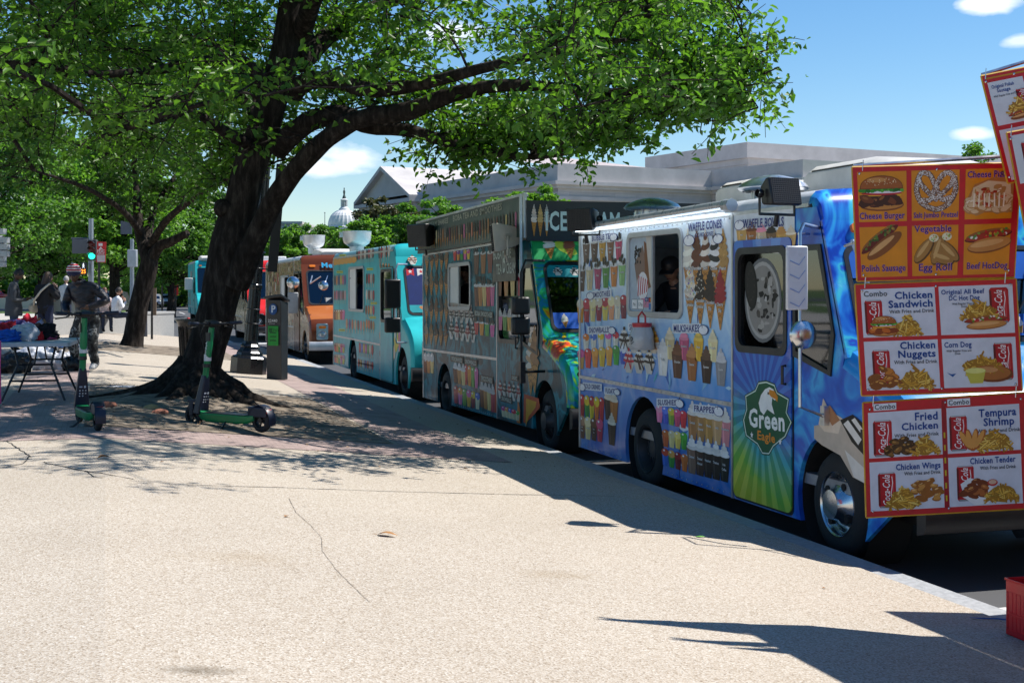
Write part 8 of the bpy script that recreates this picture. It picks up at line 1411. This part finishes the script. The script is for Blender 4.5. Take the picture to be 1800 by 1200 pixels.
def blob(name, loc, r, seed, mt, label, cat, flat=1, amp=.3, group=None, fr=2.2):
    m = MB(); sd_ = seed * 7.3; vs = []; m.sphere((0, 0, 0), 1, 44, f=lambda d: 1 + amp * noise.noise(d * fr + Vector((sd_, 0, 0))) + amp * .45 * abs(noise.noise(d * fr * 2.6 + Vector((0, sd_, 0)))) + amp * .2 * noise.noise(d * fr * 6 + Vector((0, 0, sd_))))
    m.v = [Vector((v.x * r[0], v.y * r[1], max(v.z, -.55) * r[2] + .55 * r[2] + .002)) for v in m.v]; o = m.build(name, mt, smooth=80, fix=False); o.location = loc; tag(o, label, cat, group); return o
bagm = mat('carrier_bag_film', (.52, .54, .60), .3, var=.12, scale=9, bmp=.5, bscale=14, bdist=.03); blkbag = mat('black_bag_film', (.012, .012, .014), .3, bmp=.8, bscale=14, bdist=.03)
blob('plastic_bag', on_t(42, 592, 16.9), (.17, .13, .13), 3, bagm, 'bulging white plastic bag standing on the front folding table', 'bag', amp=.32)
GR = 'clothes and hats heaped on the folding table'
for i, (px, Z, dx, r, col, nm, lab_, cat) in enumerate(((6, 17.0, 0, (.16, .14, .09), '#b01c2c', 'folded_shirt', 'red patterned shirt at the left end of the heap', 'shirt'), (22, 17.6, 0, (.22, .16, .10), '#5a4a8a', 'folded_shirt', 'violet shirt folded behind the white bag', 'shirt'), (50, 17.7, 0, (.13, .12, .12), '#b81a34', 'sun_hat', 'bright red cap on top of the heap', 'cap'), (66, 17.8, 0, (.15, .13, .10), '#8a6a4a', 'fur_hat', 'fluffy brown hat at the back of the table', 'hat'),
        (58, 17.3, 0, (.16, .12, .09), '#a8a4c8', 'folded_shirt', 'pale lilac top beside the brown hat', 'top'), (76, 17.2, 0, (.13, .12, .085), '#14121a', 'sun_hat', 'black cap with red rim at the right end of the heap', 'cap'), (67, 17.0, 0, (.05, .05, .05), '#c81e28', 'toy_ball', 'small red knitted ball right of the white bag', 'ball'), (84, 17.2, 0, (.08, .09, .03), '#c85a8a', 'scarf', 'pink scarf trailing over the right of the table', 'scarf'), (14, 16.6, 0, (.12, .1, .06), '#1c5ab8', 'folded_shirt', 'blue printed shirt left of the white bag', 'shirt'))):
    blob(nm, on_t(px, 560, Z) + Vector((0, 0, .002)), (r[0] * 1.15, r[1] * 1.1, r[2] * 1.45), i + 10, mat('cloth_' + str(i), col, .9, var=.35, scale=16, bmp=.6, bscale=20, bdist=.02), lab_, cat, amp=.5, group=GR, fr=3.0)
for (px, py, w, h, c_) in ((0, 0, 0, 0, 0),): pass
g = gp(2, 676); m = MB(); V_ = []
for j in range(13):
    for k in range(9): q = k / 8; V_.append((-.35 + q * .42, .02 * math.sin(k * 2.1) + .03 * noise.noise((k * .9, j * .3, 0)), .74 - .70 * j / 12 * (1 if k < 8 else 1) + (.02 if j == 0 else 0)))
m.add(V_, [(j * 9 + k, j * 9 + k + 1, (j + 1) * 9 + k + 1, (j + 1) * 9 + k) for j in range(12) for k in range(8)]); o = m.build('tablecloth', mat('pink_cloth', '#d8588e', .85, var=.15, bmp=.4), smooth=60); sdm = o.modifiers.new('s', 'SOLIDIFY'); sdm.thickness = .004; q = pt(-8, 676, 15.6); o.location = (q.x, q.y, 0); o.rotation_euler.z = -TH; tag(o, 'bright pink cloth hanging from the table at the left edge', 'cloth')
for px, py, r, sd_, mt, nm, lab_ in ((82, 650, (.22, .18, .22), 21, bagm, 'plastic_bag', 'white carrier bag slumped under the right end of the table'), (92, 648, (.15, .14, .24), 22, blkbag, 'rubbish_bag', 'shiny black bag leaning between two white ones under the table'), (112, 650, (.15, .14, .19), 23, bagm, 'plastic_bag', 'white carrier bag nearest the vendor\'s feet'), (127, 652, (.14, .13, .15), 24, blkbag, 'backpack', 'round black bag on the bricks by the vendor\'s shoe'), (104, 622, (.06, .06, .09), 25, mat('blue_bag_film', (.02, .12, .5), .35), 'blue_pouch', 'small bright blue pouch on top of the bags'), (60, 640, (.3, .25, .2), 26, bagm, 'plastic_bag', 'large pale bundle in the shade under the table'), (20, 655, (.3, .22, .2), 27, blkbag, 'rubbish_bag', 'dark heap of bags in the shade at the far left under the table')):
    g = gp(px, py if py != 622 else 650); o = blob(nm, (g.x, g.y, 0), r, sd_, mt, lab_, 'bag' if nm != 'blue_pouch' else 'pouch', amp=.4)
    if py == 622: o.location.z = .38
# ------------------------------------------------------------------ small things on the ground
DL = mat('dry_leaf', (.34, .16, .05), .7, var=.3, scale=60); GLF = mat('fresh_leaf', (.10, .30, .04), .6)
def dead_leaf(px, py, s, label, mt=DL, rz=0, curl=.5):
    m = MB(); n = 8; V_ = []
    for i in range(n + 1):
        t = i / n; w = math.sin(PI * t ** .8) * .3; V_ += [((t - .5), w, .02 + curl * w * .9), ((t - .5), 0, .03 + .1 * math.sin(PI * t)), ((t - .5), -w, .02 + curl * w * 1.1)]
    m.add([(x * s, y * s, z * s) for x, y, z in V_], [(i * 3 + k, i * 3 + k + 1, i * 3 + k + 4, i * 3 + k + 3) for i in range(n) for k in range(2)]); m.tube([(-.5 * s, 0, .03 * s), (-.75 * s, .05 * s, .06 * s)], .012 * s, 5)
    o = m.build('fallen_leaf', mt, smooth=60); g = gp(px, py); o.location = (g.x, g.y, gz(g.x) + .004); o.rotation_euler.z = rz; tag(o, label, 'leaf'); return o
dead_leaf(681, 942, .13, 'curled brown leaf alone on the sunny pavement, in the foreground', rz=-.5); dead_leaf(183, 806, .11, 'dry leaf lying by the crack left of the scooters', rz=.2, curl=.8); dead_leaf(504, 908, .05, 'tiny reddish leaf near the long joint in the paving', rz=1); dead_leaf(1231, 944, .07, 'thin fresh green leaf in the nearest truck shadow', GLF, -.3, .1)
dead_leaf(1449, 1034, .03, 'tiny dry leaf near the kerb in the sun', rz=.4)
m = MB(); g = gp(1725, 1084); m.tube([(0, 0, .004), (.07, -.02, .006), (.16, -.02, .004), (.22, -.045, .004)], .004, 5); o = m.build('blue_string', mat('blue_plastic', (.02, .12, .4), .4)); o.location = (g.x - .1, g.y, gz(g.x)); o.rotation_euler.z = -TH; tag(o, 'thin blue plastic strap on the pavement left of the red crate', 'strap')
def rock(px, py, r, mt, label, nm='stone', cat='stone', sd_=1):
    g = gp(px, py); o = blob(nm, (g.x, g.y, gz(g.x)), r, sd_, mt, label, cat, amp=.25, fr=1.6)
BRM = mat('brick_chunk', (.28, .11, .07), .85, var=.2, scale=20, bmp=.4); rock(268, 724, (.10, .06, .055), mat('ochre_stone', (.42, .30, .14), .85, var=.2, scale=20, bmp=.4), 'ochre stone between the scooters at the edge of the tree pit', sd_=31); rock(281, 731, (.09, .05, .05), BRM, 'red brick fragment beside the ochre stone', 'brick', 'brick', 32)
rock(188, 718, (.1, .07, .05), BRM, 'loose brick beside the left-hand scooter', 'brick', 'brick', 33); rock(207, 682, (.24, .06, .02), mat('paper_litter', (.55, .57, .62), .7), 'crumpled white paper on the dirt behind the left-hand scooter', 'paper', 'paper', 34); rock(237, 706, (.07, .04, .03), mat('paper_litter', (0, 0, 0)), 'scrap of white litter among the elm roots', 'litter', 'litter', 35); rock(136, 612, (.12, .1, .06), mat('paper_litter', (0, 0, 0)), 'white litter by the vendor\'s far foot', 'litter', 'litter', 36)
# dry leaves and grit scattered in the tree pit: uncountable
m = MB()
for i in range(900):
    x, y = random.uniform(-.2, 2.9), random.uniform(14.05, 20.2)
    if random.random() < .25: x, y = random.uniform(-1.5, 4.6), random.uniform(11, 22)
    r = random.uniform(.008, .028); t = random.uniform(0, PI); z = gz(x) + (.045 if 0 < x < 2.8 and 14.2 < y < 20 else .006) + random.uniform(0, .01)
    m.add([(x + r * math.cos(t), y + r * math.sin(t), z), (x - r * .5 * math.sin(t), y + r * .5 * math.cos(t), z + r * .4), (x - r * math.cos(t), y - r * math.sin(t), z + .002), (x + r * .5 * math.sin(t), y - r * .5 * math.cos(t), z)], [(0, 1, 2, 3)])
o = m.build('leaf_litter', ramp_mat('litter_mix', [(.3, (.05, .03, .02)), (.5, (.2, .12, .06)), (.7, (.35, .28, .2))], 8, .9), smooth=0, fix=False); o['kind'] = 'stuff'; o['label'] = 'dry leaf bits and grit around the elm roots'
# far woodland closing the view beyond the park
C = []
for i in range(420):
    X = random.uniform(-75, -14); Z = random.uniform(150, 190); p = cw(X, Z, 0); c = np.array((p.x, p.y, rise(p.x, p.y) + random.uniform(.3, 8.5)))
    A = RNG.normal(0, 1, (60, 3)); A /= np.linalg.norm(A, axis=1, keepdims=True); A *= (RNG.random((60, 1)) ** .4) * random.uniform(1.2, 2.4); A[:, 2] *= .7; C.append(A + c)
w = empty('x', (0, 0, 0)); o = leaves('woodland', np.concatenate(C), .8, LF2, w, droop=.1, upb=.7, asp=.8); o.parent = None; bpy.data.objects.remove(w); o['kind'] = 'stuff'; o['label'] = 'far wood beyond the park'
